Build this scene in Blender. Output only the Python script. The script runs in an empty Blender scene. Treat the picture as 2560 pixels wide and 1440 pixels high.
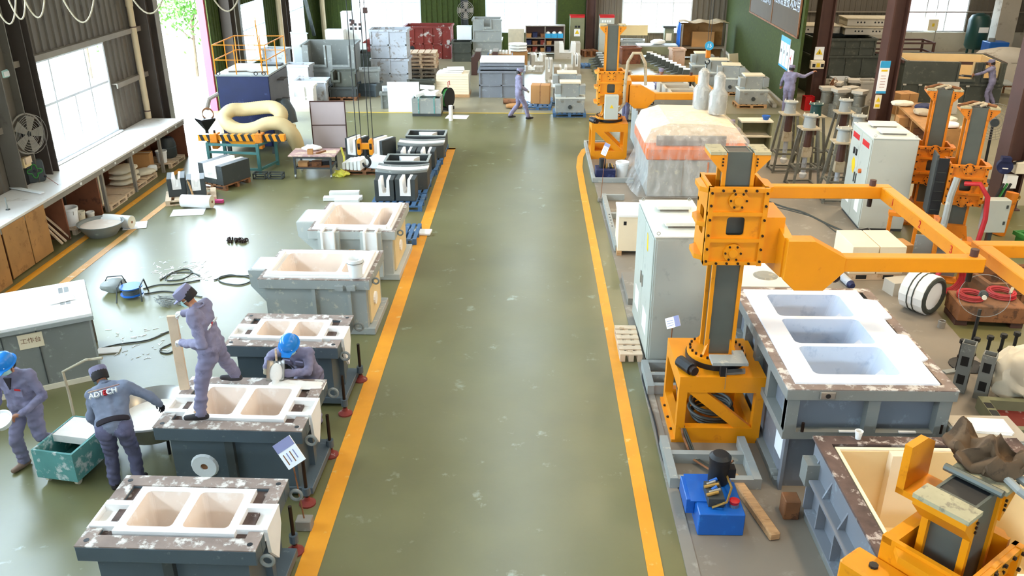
import bpy, bmesh, math, random
import numpy as np
from mathutils import Vector, Matrix, noise as mnoise

sc = bpy.context.scene
COL = sc.collection
random.seed(7)
R = math.radians
PI = math.pi

# ------------------------------------------------------------ camera
FPX, HCAM = 2133.0, 6.5
PSI, PITCH = R(1.2538), R(23.7378)
cd = bpy.data.cameras.new('camera')
cd.sensor_width = 36.0
cd.lens = FPX / 2560.0 * 36.0
cd.clip_end = 400
cam = bpy.data.objects.new('camera', cd)
COL.objects.link(cam)
cam.location = (0, 0, HCAM)
cam.rotation_euler = (R(90) - PITCH, 0, PSI)
sc.camera = cam
FW = Vector((-math.sin(PSI) * math.cos(PITCH), math.cos(PSI) * math.cos(PITCH), -math.sin(PITCH)))
RT = Vector((math.cos(PSI), math.sin(PSI), 0))
UP = RT.cross(FW)


def ray(x, y):
    return FW + RT * ((x - 1280) / FPX) + UP * ((720 - y) / FPX)


def G(x, y, z=0.0):            # point of height z on the ray of a photo pixel
    d = ray(x, y)
    return Vector((0, 0, HCAM)) + d * ((z - HCAM) / d.z)


def AY(x, y, Y):               # point on the ray at hall depth Y
    d = ray(x, y)
    return Vector((0, 0, HCAM)) + d * (Y / d.y)


# ------------------------------------------------------------ sky, light, exposure
SKY = 23.0
w = bpy.data.worlds.new('sky')
sc.world = w
w.use_nodes = True
nt = w.node_tree
bg = nt.nodes['Background']
bg.inputs[0].default_value = (0.72, 0.87, 1.0, 1)
bg.inputs[1].default_value = SKY
sc.view_settings.view_transform = 'Standard'
sc.view_settings.look = 'None'
sc.view_settings.gamma = 1.0
sc.view_settings.exposure = 0.32
sc.view_settings.use_curve_mapping = False


def portal(name, loc, rot, sx, sy):
    l = bpy.data.lights.new(name, 'AREA')
    l.shape = 'RECTANGLE'
    l.size, l.size_y = sx, sy
    l.cycles.is_portal = True
    o = bpy.data.objects.new(name, l)
    o.location = loc
    o.rotation_euler = rot
    COL.objects.link(o)


ROOF = 9.2
ADDED_SKYLIGHTS = [(-0.28, 0.0), (14.5, 14.75)]   # x ranges of unseen roof slots, added as fill light
SKY_Y = (-2.0, 44.0)
for i, (a, b) in enumerate(ADDED_SKYLIGHTS):
    portal('added_skylight_portal', ((a + b) / 2, sum(SKY_Y) / 2, ROOF - 0.02), (0, 0, 0), b - a, SKY_Y[1] - SKY_Y[0])
XW = -11.1       # inner face of the left wall
YB = 45.5        # inner face of the back wall
LEFT_OPEN = [(10.2, 14.6, 1.15, 3.5), (18.85, 22.5, 1.15, 3.48), (26.05, 30.3, 0.0, 5.2), (33.3, 36.7, 1.1, 3.3), (39.5, 43.2, 1.1, 3.3)]
BACK_OPEN = [(-9.2, -5.65, 0.9, 3.2), (-2.35, 1.25, 0.9, 3.2), (4.6, 8.15, 0.9, 3.2), (18.9, 22.0, 0.95, 3.0)]
for (a, b, c, d) in LEFT_OPEN:
    portal('left_portal', (XW + 0.02, (a + b) / 2, (c + d) / 2), (0, R(90), R(180)), d - c, b - a)
ADDED_CLERE = (-2.0, 44.0, 5.4, 7.4)     # unseen high window band, added to brighten the left floor
for (a, b, c, d) in LEFT_OPEN[:0] + [ADDED_CLERE]:
    portal('left_portal', (XW + 0.02, (a + b) / 2, (c + d) / 2), (0, R(90), R(180)), d - c, b - a)
ADDED_FRONT = (-5.0, 19.0, 4.8, 5.7)      # unseen window band, added behind the camera to light front faces
portal('added_front_portal', ((ADDED_FRONT[0] + ADDED_FRONT[1]) / 2, -3.98, (ADDED_FRONT[2] + ADDED_FRONT[3]) / 2), (R(90), 0, 0), ADDED_FRONT[1] - ADDED_FRONT[0], ADDED_FRONT[3] - ADDED_FRONT[2])
for (a, b, c, d) in BACK_OPEN:
    portal('back_portal', ((a + b) / 2, YB - 0.02, (c + d) / 2), (R(-90), 0, 0), b - a, d - c)


# unseen lamps added to warm the light over the right half
ADDED_LAMPS = [(x, y) for x in (4.5, 10.0, 16.5) for y in (7.0, 15.0, 23.0, 31.0, 39.0)]
for (x, y) in ADDED_LAMPS:
    l = bpy.data.lights.new('added_warm_light', 'AREA')
    l.shape = 'DISK'
    l.size = 0.7
    l.energy = 205
    l.color = (1.0, 0.80, 0.54)
    o = bpy.data.objects.new('added_warm_light', l)
    o.location = (x, y, 8.3)
    COL.objects.link(o)


# ------------------------------------------------------------ materials
def lin(c):
    if isinstance(c, str):
        c = tuple(int(c[i:i + 2], 16) / 255 for i in (0, 2, 4))
    return tuple((x / 12.92 if x <= 0.04045 else ((x + 0.055) / 1.055) ** 2.4) for x in c) + (1.0,)


MATS = {}


def mat(name, col, rough=0.55, metal=0.0, var=0.10, scale=2.5, dirt=None, amt=0.5, dscale=6.0, bump=0.0, bscale=60.0,
        alpha=None, trans=0.0, stretch=None, spec=0.5):
    """procedural paint, steel, cloth, wood: colour varied by noise, with an optional second colour in patches"""
    m = bpy.data.materials.new(name)
    m.use_nodes = True
    n = m.node_tree
    L = n.links
    bs = n.nodes['Principled BSDF']
    bs.inputs['Roughness'].default_value = rough
    bs.inputs['Metallic'].default_value = metal
    bs.inputs['Specular IOR Level'].default_value = spec
    tc = n.nodes.new('ShaderNodeTexCoord')
    src = tc.outputs['Object']
    if stretch:
        mp = n.nodes.new('ShaderNodeMapping')
        mp.inputs['Scale'].default_value = stretch
        L.new(src, mp.inputs['Vector'])
        src = mp.outputs['Vector']
    c = lin(col)
    nz = n.nodes.new('ShaderNodeTexNoise')
    nz.inputs['Scale'].default_value = scale
    nz.inputs['Detail'].default_value = 5
    L.new(src, nz.inputs['Vector'])
    rp = n.nodes.new('ShaderNodeValToRGB')
    rp.color_ramp.elements[0].position = 0.3
    rp.color_ramp.elements[1].position = 0.7
    rp.color_ramp.elements[0].color = tuple(max(0, x * (1 - var)) for x in c[:3]) + (1,)
    rp.color_ramp.elements[1].color = tuple(min(1, x * (1 + var)) for x in c[:3]) + (1,)
    L.new(nz.outputs['Fac'], rp.inputs['Fac'])
    out = rp.outputs['Color']
    if dirt:
        n2 = n.nodes.new('ShaderNodeTexNoise')
        n2.inputs['Scale'].default_value = dscale
        n2.inputs['Detail'].default_value = 7
        n2.inputs['Roughness'].default_value = 0.65
        L.new(src, n2.inputs['Vector'])
        r2 = n.nodes.new('ShaderNodeValToRGB')
        r2.color_ramp.elements[0].position = 0.66 - amt * 0.32
        r2.color_ramp.elements[1].position = 0.74 - amt * 0.32
        L.new(n2.outputs['Fac'], r2.inputs['Fac'])
        mx = n.nodes.new('ShaderNodeMix')
        mx.data_type = 'RGBA'
        L.new(r2.outputs['Color'], mx.inputs[0])
        L.new(out, mx.inputs[6])
        mx.inputs[7].default_value = lin(dirt)
        out = mx.outputs[2]
    L.new(out, bs.inputs['Base Color'])
    if bump:
        bp = n.nodes.new('ShaderNodeBump')
        bp.inputs['Strength'].default_value = bump
        bp.inputs['Distance'].default_value = 0.01
        n3 = n.nodes.new('ShaderNodeTexNoise')
        n3.inputs['Scale'].default_value = bscale
        L.new(src, n3.inputs['Vector'])
        L.new(n3.outputs['Fac'], bp.inputs['Height'])
        L.new(bp.outputs['Normal'], bs.inputs['Normal'])
    if alpha is not None:
        bs.inputs['Alpha'].default_value = alpha
    if trans:
        bs.inputs['Transmission Weight'].default_value = trans
    MATS[name] = m
    return m


def glass(name, tint=(0.95, 0.98, 1.0), refl=0.08):
    m = bpy.data.materials.new(name)
    m.use_nodes = True
    n = m.node_tree
    n.nodes.clear()
    o = n.nodes.new('ShaderNodeOutputMaterial')
    mx = n.nodes.new('ShaderNodeMixShader')
    t = n.nodes.new('ShaderNodeBsdfTransparent')
    g = n.nodes.new('ShaderNodeBsdfGlossy')
    t.inputs[0].default_value = tint + (1,)
    g.inputs['Roughness'].default_value = 0.03
    mx.inputs[0].default_value = refl
    n.links.new(t.outputs[0], mx.inputs[1])
    n.links.new(g.outputs[0], mx.inputs[2])
    n.links.new(mx.outputs[0], o.inputs[0])
    MATS[name] = m
    return m


def film(name, col, op=0.45):
    """clear stretch film: part see-through, part milky and shiny in creases"""
    m = bpy.data.materials.new(name)
    m.use_nodes = True
    n = m.node_tree
    L = n.links
    bs = n.nodes['Principled BSDF']
    bs.inputs['Base Color'].default_value = lin(col)
    bs.inputs['Roughness'].default_value = 0.18
    tc = n.nodes.new('ShaderNodeTexCoord')
    mp = n.nodes.new('ShaderNodeMapping')
    mp.inputs['Scale'].default_value = (2.0, 2.0, 0.7)
    mp.inputs['Rotation'].default_value = (0.5, 0.4, 0.2)
    nz = n.nodes.new('ShaderNodeTexNoise')
    nz.inputs['Scale'].default_value = 3.5
    nz.inputs['Detail'].default_value = 6
    rp = n.nodes.new('ShaderNodeValToRGB')
    rp.color_ramp.elements[0].position = 0.35
    rp.color_ramp.elements[1].position = 0.68
    rp.color_ramp.elements[0].color = (op * 0.5,) * 3 + (1,)
    rp.color_ramp.elements[1].color = (min(1, op * 1.8),) * 3 + (1,)
    bp = n.nodes.new('ShaderNodeBump')
    bp.inputs['Strength'].default_value = 0.7
    bp.inputs['Distance'].default_value = 0.05
    L.new(tc.outputs['Object'], mp.inputs['Vector'])
    L.new(mp.outputs[0], nz.inputs['Vector'])
    L.new(nz.outputs['Fac'], rp.inputs['Fac'])
    L.new(rp.outputs['Color'], bs.inputs['Alpha'])
    L.new(nz.outputs['Fac'], bp.inputs['Height'])
    L.new(bp.outputs['Normal'], bs.inputs['Normal'])
    MATS[name] = m
    return m


# ------------------------------------------------------------ mesh builder and scene helpers
def frame_of(d):
    d = d.normalized()
    a = Vector((0, 0, 1)) if abs(d.z) < 0.95 else Vector((1, 0, 0))
    x = a.cross(d).normalized()
    return x, d.cross(x)


class MB:
    def __init__(s):
        s.v, s.f = [], []

    def add(s, vs, fs):
        o = len(s.v)
        s.v += [tuple(p) for p in vs]
        s.f += [tuple(i + o for i in q) for q in fs]
        return s

    def box(s, x0, x1, y0, y1, z0, z1):
        vs = [(x, y, z) for z in (z0, z1) for y in (y0, y1) for x in (x0, x1)]
        return s.add(vs, [(0, 2, 3, 1), (4, 5, 7, 6), (0, 1, 5, 4), (2, 6, 7, 3), (0, 4, 6, 2), (1, 3, 7, 5)])

    def cb(s, c, sz, rz=0.0, rx=0.0, ry=0.0):      # box by centre and size, turned
        m = Matrix.Translation(c) @ Matrix.Rotation(rz, 4, 'Z') @ Matrix.Rotation(ry, 4, 'Y') @ Matrix.Rotation(rx, 4, 'X')
        h = [q / 2 for q in sz]
        vs = [m @ Vector((x * h[0], y * h[1], z * h[2])) for z in (-1, 1) for y in (-1, 1) for x in (-1, 1)]
        return s.add(vs, [(0, 2, 3, 1), (4, 5, 7, 6), (0, 1, 5, 4), (2, 6, 7, 3), (0, 4, 6, 2), (1, 3, 7, 5)])

    def bar(s, a, b, wd, ht):                      # rectangular bar from a to b
        a, b = Vector(a), Vector(b)
        x, y = frame_of(b - a)
        vs = [p + x * (i * wd / 2) + y * (j * ht / 2) for p in (a, b) for i, j in ((-1, -1), (1, -1), (1, 1), (-1, 1))]
        return s.add(vs, [(0, 3, 2, 1), (4, 5, 6, 7)] + [(i, (i + 1) % 4, (i + 1) % 4 + 4, i + 4) for i in range(4)])

    def cyl(s, a, b, r, r2=None, n=12):
        a, b = Vector(a), Vector(b)
        r2 = r if r2 is None else r2
        x, y = frame_of(b - a)
        vs = []
        for p, q in ((a, r), (b, r2)):
            vs += [p + x * (math.cos(t) * q) + y * (math.sin(t) * q) for t in (2 * PI * i / n for i in range(n))]
        fs = [tuple(range(n - 1, -1, -1)), tuple(range(n, 2 * n))]
        fs += [(i, (i + 1) % n, (i + 1) % n + n, i + n) for i in range(n)]
        return s.add(vs, fs)

    def prism(s, pts, axis, a, b):                 # polygon extruded along an axis
        k = len(pts)
        def P(p, t):
            return {'z': (p[0], p[1], t), 'y': (p[0], t, p[1]), 'x': (t, p[0], p[1])}[axis]
        vs = [P(p, a) for p in pts] + [P(p, b) for p in pts]
        fs = [tuple(range(k - 1, -1, -1)), tuple(range(k, 2 * k))]
        fs += [(i, (i + 1) % k, (i + 1) % k + k, i + k) for i in range(k)]
        return s.add(vs, fs)

    def rim(s, o, i, z0, z1):                      # rectangular ring between outer and inner (x0,x1,y0,y1)
        def q(r, z):
            return [(r[0], r[2], z), (r[1], r[2], z), (r[1], r[3], z), (r[0], r[3], z)]
        vs = q(o, z0) + q(o, z1) + q(i, z0) + q(i, z1)
        fs = []
        for k in range(4):
            j = (k + 1) % 4
            fs += [(k, j, j + 4, k + 4), (8 + k, 12 + k, 12 + j, 8 + j), (4 + k, 4 + j, 12 + j, 12 + k), (k, 8 + k, 8 + j, j)]
        return s.add(vs, fs)

    def tube(s, path, r, n=6, closed=False):
        P = [Vector(p) for p in path]
        k = len(P)
        vs, fs = [], []
        up = None
        for i in range(k):
            if closed:
                d = P[(i + 1) % k] - P[i - 1]
            else:
                d = P[min(i + 1, k - 1)] - P[max(i - 1, 0)]
            d.normalize()
            if up is None:
                x, y = frame_of(d)
            else:
                x = (up - d * up.dot(d))
                x = x.normalized() if x.length > 1e-5 else frame_of(d)[0]
                y = d.cross(x)
            up = x
            q = r[i] if isinstance(r, (list, tuple)) else r
            vs += [P[i] + x * (math.cos(t) * q) + y * (math.sin(t) * q) for t in (2 * PI * j / n for j in range(n))]
        for i in range(k if closed else k - 1):
            a, b = i * n, ((i + 1) % k) * n
            fs += [(a + j, a + (j + 1) % n, b + (j + 1) % n, b + j) for j in range(n)]
        if not closed:
            fs += [tuple(range(n - 1, -1, -1)), tuple(range((k - 1) * n, k * n))]
        return s.add(vs, fs)

    def lathe(s, prof, c=(0, 0, 0), n=20, sx=1.0, sy=1.0):
        vs, fs = [], []
        k = len(prof)
        for (r, z) in prof:
            vs += [(c[0] + sx * r * math.cos(2 * PI * j / n), c[1] + sy * r * math.sin(2 * PI * j / n), c[2] + z) for j in range(n)]
        for i in range(k - 1):
            fs += [(i * n + j, i * n + (j + 1) % n, (i + 1) * n + (j + 1) % n, (i + 1) * n + j) for j in range(n)]
        if prof[0][0] > 1e-6:
            fs.append(tuple(range(n - 1, -1, -1)))
        if prof[-1][0] > 1e-6:
            fs.append(tuple(range((k - 1) * n, k * n)))
        return s.add(vs, fs)

    def ell(s, c, r, nu=14, nv=9, m=None):
        vs, fs = [], []
        for i in range(nv + 1):
            ph = PI * i / nv
            for j in range(nu):
                t = 2 * PI * j / nu
                p = Vector((r[0] * math.sin(ph) * math.cos(t), r[1] * math.sin(ph) * math.sin(t), r[2] * math.cos(ph)))
                vs.append((m @ p if m else p) + Vector(c))
        for i in range(nv):
            fs += [(i * nu + j, (i + 1) * nu + j, (i + 1) * nu + (j + 1) % nu, i * nu + (j + 1) % nu) for j in range(nu)]
        return s.add(vs, fs)

    def torus(s, c, R0, r, axis='z', n=24, k=6, a0=0.0, a1=2 * PI):
        pts = []
        full = abs(a1 - a0 - 2 * PI) < 1e-6
        for i in range(n if full else n + 1):
            t = a0 + (a1 - a0) * i / n
            u, v = R0 * math.cos(t), R0 * math.sin(t)
            pts.append(Vector(c) + Vector({'z': (u, v, 0), 'y': (u, 0, v), 'x': (0, u, v)}[axis]))
        return s.tube(pts, r, k, closed=full)

    def grid(s, nx, ny, fn):                       # open sheet
        vs = [fn(i / nx, j / ny) for j in range(ny + 1) for i in range(nx + 1)]
        fs = [(j * (nx + 1) + i, j * (nx + 1) + i + 1, (j + 1) * (nx + 1) + i + 1, (j + 1) * (nx + 1) + i) for j in range(ny) for i in range(nx)]
        return s.add(vs, fs)

    def obj(s, name, m, parent=None, smooth=False, bevel=0.0, loc=None, rz=None, flat=False):
        me = bpy.data.meshes.new(name)
        bm = bmesh.new()
        vs = [bm.verts.new(p) for p in s.v]
        for q in s.f:
            try:
                bm.faces.new([vs[i] for i in q])
            except ValueError:
                pass
        bmesh.ops.remove_doubles(bm, verts=bm.verts, dist=1e-5)
        if not flat:
            bmesh.ops.recalc_face_normals(bm, faces=bm.faces)
        bm.to_mesh(me)
        bm.free()
        if smooth:
            me.shade_smooth()
        me.materials.append(MATS[m] if isinstance(m, str) else m)
        o = bpy.data.objects.new(name, me)
        COL.objects.link(o)
        if parent is not None:
            o.parent = parent
        if loc is not None:
            o.location = loc
        if rz is not None:
            o.rotation_euler = (0, 0, rz)
        if smooth is True or (isinstance(smooth, (int, float)) and smooth):
            me.set_sharp_from_angle(angle=R(38))
        if bevel:
            b = o.modifiers.new('bevel', 'BEVEL')
            b.width = bevel
            b.segments = 1
            b.limit_method = 'ANGLE'
            b.angle_limit = R(50)
        return o


def thing(name, label, cat, loc=(0, 0, 0), rz=0.0, group=None):
    o = bpy.data.objects.new(name, None)
    o.empty_display_size = 0.1
    COL.objects.link(o)
    o.location = loc
    o.rotation_euler = (0, 0, rz)
    return tag(o, label, cat, group)


def tag(o, label, cat, group=None):
    o['label'] = label
    o['category'] = cat
    if group:
        o['group'] = group
    return o


def struct(o):
    o['kind'] = 'structure'
    return o


def dup(root, loc, rz=None, label=None, group=None):
    r = root.copy()
    COL.objects.link(r)
    r.location = loc
    if rz is not None:
        r.rotation_euler = (0, 0, rz)
    if label:
        r['label'] = label
    if group:
        r['group'] = group
    for ch in list(root.children):
        c = ch.copy()
        COL.objects.link(c)
        c.parent = r
        for g in list(ch.children):
            d = g.copy()
            COL.objects.link(d)
            d.parent = c
    return r


def text(body, size, m, parent, loc, rot, name='lettering', ext=0.002, align='CENTER', matrix=None):
    cu = bpy.data.curves.new(name, 'FONT')
    cu.body = body
    cu.size = size
    cu.extrude = ext
    cu.align_x = align
    cu.align_y = 'CENTER'
    t = bpy.data.objects.new(name, cu)
    COL.objects.link(t)
    bpy.context.view_layer.update()
    dg = bpy.context.evaluated_depsgraph_get()
    me = bpy.data.meshes.new_from_object(t.evaluated_get(dg))
    bpy.data.objects.remove(t)
    me.materials.clear()
    me.materials.append(MATS[m])
    o = bpy.data.objects.new(name, me)
    COL.objects.link(o)
    o.parent = parent
    if matrix is not None:
        o.matrix_local = matrix
    else:
        o.location = loc
        o.rotation_euler = rot
    return o


# paints, steel, wood, cloth
mat('slate', '4f5a60', 0.45, 0.0, 0.10, 1.5, '6d7476', 0.12, 9)
mat('steelgrey', '82847f', 0.5, 0.0, 0.08, 1.5, 'a5a79f', 0.2, 7)
mat('lightgrey', 'b5b6ae', 0.55, 0.0, 0.06, 1.5, 'c4c0b2', 0.25, 7)
mat('palegrey', '9a9d98', 0.55, 0.0, 0.08, 1.5, 'bdb9a8', 0.25, 7)
mat('bluegrey', '7b7f86', 0.42, 0.0, 0.07, 1.2, '8d97a0', 0.2, 5)
mat('darkgrey', '3c403f', 0.55, 0.0, 0.15, 2, '55584f', 0.2, 6)
mat('moldgrey', '47493f', 0.6, 0.0, 0.15, 2, '5c5c4e', 0.3, 6)
mat('rimrust', '8d7b70', 0.8, 0.0, 0.25, 4, 'd6cfc6', 0.45, 6, 0.4, 25)
mat('rimdark', '5e4a42', 0.8, 0.0, 0.35, 5, 'b9aba0', 0.35, 7, 0.4, 25)
mat('liner', 'f3ede6', 0.85, 0.0, 0.03, 3)
mat('liner_in', 'ecd9c8', 0.85, 0.0, 0.05, 2, 'f3e6da', 0.4, 3)
mat('bluewhite', 'f2f6fb', 0.7, 0.0, 0.02, 3)
mat('basinblue', 'c9d5e6', 0.75, 0.0, 0.05, 2, 'b4c3d8', 0.3, 4)
mat('cream', 'e3c894', 0.8, 0.0, 0.05, 2)
mat('creamlight', 'f0dfbe', 0.8, 0.0, 0.04, 2)
mat('yellow', 'e48f04', 0.42, 0.0, 0.05, 2.5, 'd27c03', 0.15, 6)
mat('yelworn', 'd4790a', 0.5, 0.0, 0.10, 3, 'a55e12', 0.3, 8)
mat('yelplate', 'b0a684', 0.7, 0.0, 0.12, 4, '8a816a', 0.4, 12)
mat('mastgrey', '5c6058', 0.4, 0.2, 0.10, 3)
mat('black', '17181a', 0.5, 0.0, 0.2, 5)
mat('bolt', '2b1a10', 0.45, 0.4, 0.2, 8)
mat('rubber', '222222', 0.7, 0.0, 0.2, 6)
mat('cable', '3a3d36', 0.6, 0.0, 0.2, 8)
mat('cabinet', 'b9bdb2', 0.42, 0.0, 0.04, 1.5, 'a9ada4', 0.2, 4)
mat('cabtop', 'e4e6dd', 0.4, 0.0, 0.03, 2)
mat('red', 'c8161c', 0.45, 0.0, 0.08, 4)
mat('blue', '1660b8', 0.35, 0.0, 0.08, 3, '1f74cc', 0.2, 6)
mat('navy', '121c48', 0.6, 0.0, 0.15, 2, '4d5480', 0.22, 1.4)
mat('navyside', '55504e', 0.6, 0.0, 0.15, 2, '2f3138', 0.35, 2)
mat('wood', 'c49a6c', 0.75, 0.0, 0.14, 4, 'a87f52', 0.3, 5, 0.2, 40, stretch=(1, 6, 6))
mat('woodlight', 'dcc0a0', 0.75, 0.0, 0.10, 4, 'c7a27c', 0.25, 6, 0.2, 40)
mat('woodpink', 'd7b59c', 0.75, 0.0, 0.10, 3, 'c09b80', 0.25, 6)
mat('ply', 'b07f49', 0.7, 0.0, 0.12, 3, '96683a', 0.3, 5)
mat('plybrown', '7d4a30', 0.7, 0.0, 0.15, 3, '5f3524', 0.3, 4)
mat('cardboard', 'b98650', 0.8, 0.0, 0.06, 3)
mat('white', 'f4f4f1', 0.6, 0.0, 0.03, 3)
mat('foam', 'f1efe9', 0.85, 0.0, 0.03, 3)
mat('paper', 'f5f5f5', 0.8, 0.0, 0.02, 3)
mat('signlilac', '8f8fb4', 0.6, 0.0, 0.05, 5)
mat('signblue', '2f9fd0', 0.5, 0.0, 0.05, 5)
mat('signyellow', 'e9c318', 0.5, 0.0, 0.03, 5)
mat('palletblue', '3f6389', 0.55, 0.0, 0.12, 4, '6d8298', 0.25, 6)
mat('redrust', '7e2b20', 0.75, 0.0, 0.2, 2, 'c3b9b0', 0.28, 3.5)
mat('rustpaint', 'b8bcc2', 0.75, 0.0, 0.1, 2, '8f8781', 0.35, 4)
mat('darkcol', '50332a', 0.6, 0.0, 0.12, 2)
mat('greywall', '8f877c', 0.7, 0.0, 0.08, 1.2)
mat('concrete', '8b8377', 0.75, 0.0, 0.12, 0.8, 'a29a8c', 0.3, 2.5, 0.15, 20)
mat('plaster', 'b9b0a0', 0.8, 0.0, 0.10, 1, '9a8f7f', 0.3, 2)
mat('cloth_lilac', '837d94', 0.85, 0.0, 0.10, 6, '716c83', 0.35, 4)
mat('cloth_grey', '767b8b', 0.85, 0.0, 0.10, 6, '666b7c', 0.35, 4)
mat('trousers', '7d778e', 0.85, 0.0, 0.10, 6, '696379', 0.35, 4)
mat('jeans', '5d5b73', 0.85, 0.0, 0.15, 5, '4c4960', 0.35, 4)
mat('skin', 'b57a58', 0.6, 0.0, 0.06, 8)
mat('hair', '1c1412', 0.7, 0.0, 0.2, 10)
mat('helmet', '1d7fd0', 0.25, 0.0, 0.03, 4)
mat('mask', 'bfe3de', 0.8, 0.0, 0.03, 6)
mat('glove', 'b9a98e', 0.9, 0.0, 0.1, 8)
mat('glovewhite', 'e6e0d8', 0.9, 0.0, 0.08, 8)
mat('shoe', '2a2424', 0.7, 0.0, 0.2, 8)
mat('shoetan', '8a6f5c', 0.8, 0.0, 0.15, 8)
mat('shirt', '2a2228', 0.9, 0.0, 0.1, 8)
mat('powder', 'efe6da', 0.95, 0.0, 0.04, 9, bump=0.3)
mat('steel', 'a9a6a0', 0.3, 0.8, 0.1, 4)
mat('tarp', 'b8a98e', 0.9, 0.0, 0.12, 4, '9c8a6c', 0.3, 5)
mat('hose', 'd8bf8d', 0.7, 0.0, 0.06, 3)
mat('green', '2f7d33', 0.5, 0.0, 0.15, 5)
mat('greencart', '5f9a93', 0.6, 0.0, 0.12, 4, 'cfd6cf', 0.35, 6)
mat('tank', '16413c', 0.4, 0.0, 0.08, 3)
mat('girt', '8d8274', 0.6, 0.0, 0.10, 2)
mat('pipe', 'd8c19a', 0.55, 0.0, 0.08, 2)
mat('winframe', 'dfe4ea', 0.4, 0.0, 0.02, 2)
mat('olive', '7d7d5e', 0.6, 0.0, 0.12, 3)
mat('stand', '6f6d62', 0.5, 0.2, 0.12, 4, '8d897a', 0.3, 8)
mat('bag', 'e6dcc4', 0.8, 0.0, 0.08, 5)
mat('pink', 'b08a84', 0.7, 0.0, 0.15, 4, 'd2b49c', 0.5, 5)
mat('pinkboard', 'cdbbb8', 0.7, 0.0, 0.04, 2)
mat('bench', 'e9e2da', 0.5, 0.0, 0.04, 1.5, 'd8cdc2', 0.3, 3)
mat('orange', 'd2691e', 0.6, 0.0, 0.1, 4)
mat('brass', 'b18d4a', 0.4, 0.6, 0.1, 6)
mat('dulled', '8a5a36', 0.75, 0.0, 0.2, 4, '5e3b24', 0.4, 5)
mat('sackcloth', '5f4a34', 0.95, 0.0, 0.2, 5, '4c3a28', 0.4, 7)
mat('redhose', 'b8232a', 0.5, 0.0, 0.1, 6)
mat('leaf', '4f7d2e', 0.8, 0.0, 0.25, 3)
mat('bark', '6a5a48', 0.9, 0.0, 0.2, 4)
mat('outground', 'b8b4aa', 0.9, 0.0, 0.08, 0.5)
glass('pane')
film('film', 'f4efe8', 0.2)
film('bagfilm', 'e9e7e2', 0.3)

# ------------------------------------------------------------ the hall
def floor_mat(name, col, col2, rough, sc1, light, amt):
    m = mat(name, col, rough, 0.0, 0.10, sc1, light, amt, 2.2, 0.06, 14, spec=0.85)
    n = m.node_tree
    L = n.links
    bs = n.nodes['Principled BSDF']
    nz = n.nodes.new('ShaderNodeTexNoise')
    nz.inputs['Scale'].default_value = 0.35
    nz.inputs['Detail'].default_value = 4
    tc = n.nodes.new('ShaderNodeTexCoord')
    L.new(tc.outputs['Object'], nz.inputs['Vector'])
    mx = n.nodes.new('ShaderNodeMix')
    mx.data_type = 'RGBA'
    rp = n.nodes.new('ShaderNodeMapRange')
    rp.inputs[1].default_value = 0.38
    rp.inputs[2].default_value = 0.62
    L.new(nz.outputs['Fac'], rp.inputs[0])
    L.new(rp.outputs[0], mx.inputs[0])
    prev = bs.inputs['Base Color'].links[0].from_socket
    L.new(prev, mx.inputs[6])
    mx.inputs[7].default_value = lin(col2)
    mx2 = n.nodes.new('ShaderNodeMix')
    mx2.data_type = 'RGBA'
    mx2.inputs[0].default_value = 0.5
    L.new(prev, mx2.inputs[6])
    L.new(mx.outputs[2], mx2.inputs[7])
    L.new(mx2.outputs[2], bs.inputs['Base Color'])
    r2 = n.nodes.new('ShaderNodeMapRange')
    r2.inputs[3].default_value = rough - 0.08
    r2.inputs[4].default_value = rough + 0.12
    L.new(nz.outputs['Fac'], r2.inputs[0])
    L.new(r2.outputs[0], bs.inputs['Roughness'])
    return m


floor_mat('floorgreen', '6c6840', '77734e', 0.32, 1.2, '9aa08c', 0.12)
floor_mat('floorbeige', '8d8468', '988f75', 0.40, 1.2, 'aaa48e', 0.15)
floor_mat('floorconc', '7d7263', '8b8071', 0.55, 1.0, '9a9182', 0.25)
mat('linepaint', 'e79a1e', 0.5, 0.0, 0.06, 3, 'e8b868', 0.16, 5)
mat('lineold', 'd9a05a', 0.5, 0.0, 0.06, 3, 'e0c4a0', 0.3, 5)
mat('linethin', 'c9a93f', 0.5, 0.0, 0.06, 3)
mat('cladding', '6a6154', 0.6, 0.0, 0.08, 1.5, '5a5146', 0.2, 2)
mat('claddark', '4c4138', 0.65, 0.0, 0.10, 1.5)
mat('greenwall', '36420f', 0.9, 0.0, 0.15, 6, '424f16', 0.35, 9, 0.3, 80)
mat('reddoor', 'd0405a', 0.6, 0.0, 0.05, 2)

struct(MB().box(-14, 26, -4, 47, -0.2, 0.0).obj('floor', 'floorgreen'))
o = MB().box(-11.1, 25, 30.2, 45.5, 0.0, 0.004).obj('floor_beige', 'floorbeige'); struct(o)
o = MB().prism([(1.84, 4), (3.3, 4), (3.3, 8.2), (7.0, 8.8), (7.3, 15), (9.2, 22.5), (4.2, 27.2), (1.66, 25.0), (1.72, 18)], 'z', 0.0, 0.005).obj('floor_concrete', 'floorconc'); struct(o)
o = MB().box(9.4, 25, 20, 30.2, 0.0, 0.004).obj('floor_beige', 'floorbeige'); struct(o)


def trim(i, pts, z=0.006, m='linepaint', zb=0.0):
    struct(MB().prism(pts, 'z', zb, z).obj('trim_%d' % i, m))


def strip(a, b, wd):
    a, b = Vector(a), Vector(b)
    d = (b - a).normalized()
    n_ = Vector((-d.y, d.x)) * wd / 2
    return [tuple(a + n_), tuple(b + n_), tuple(b - n_), tuple(a - n_)]


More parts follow.
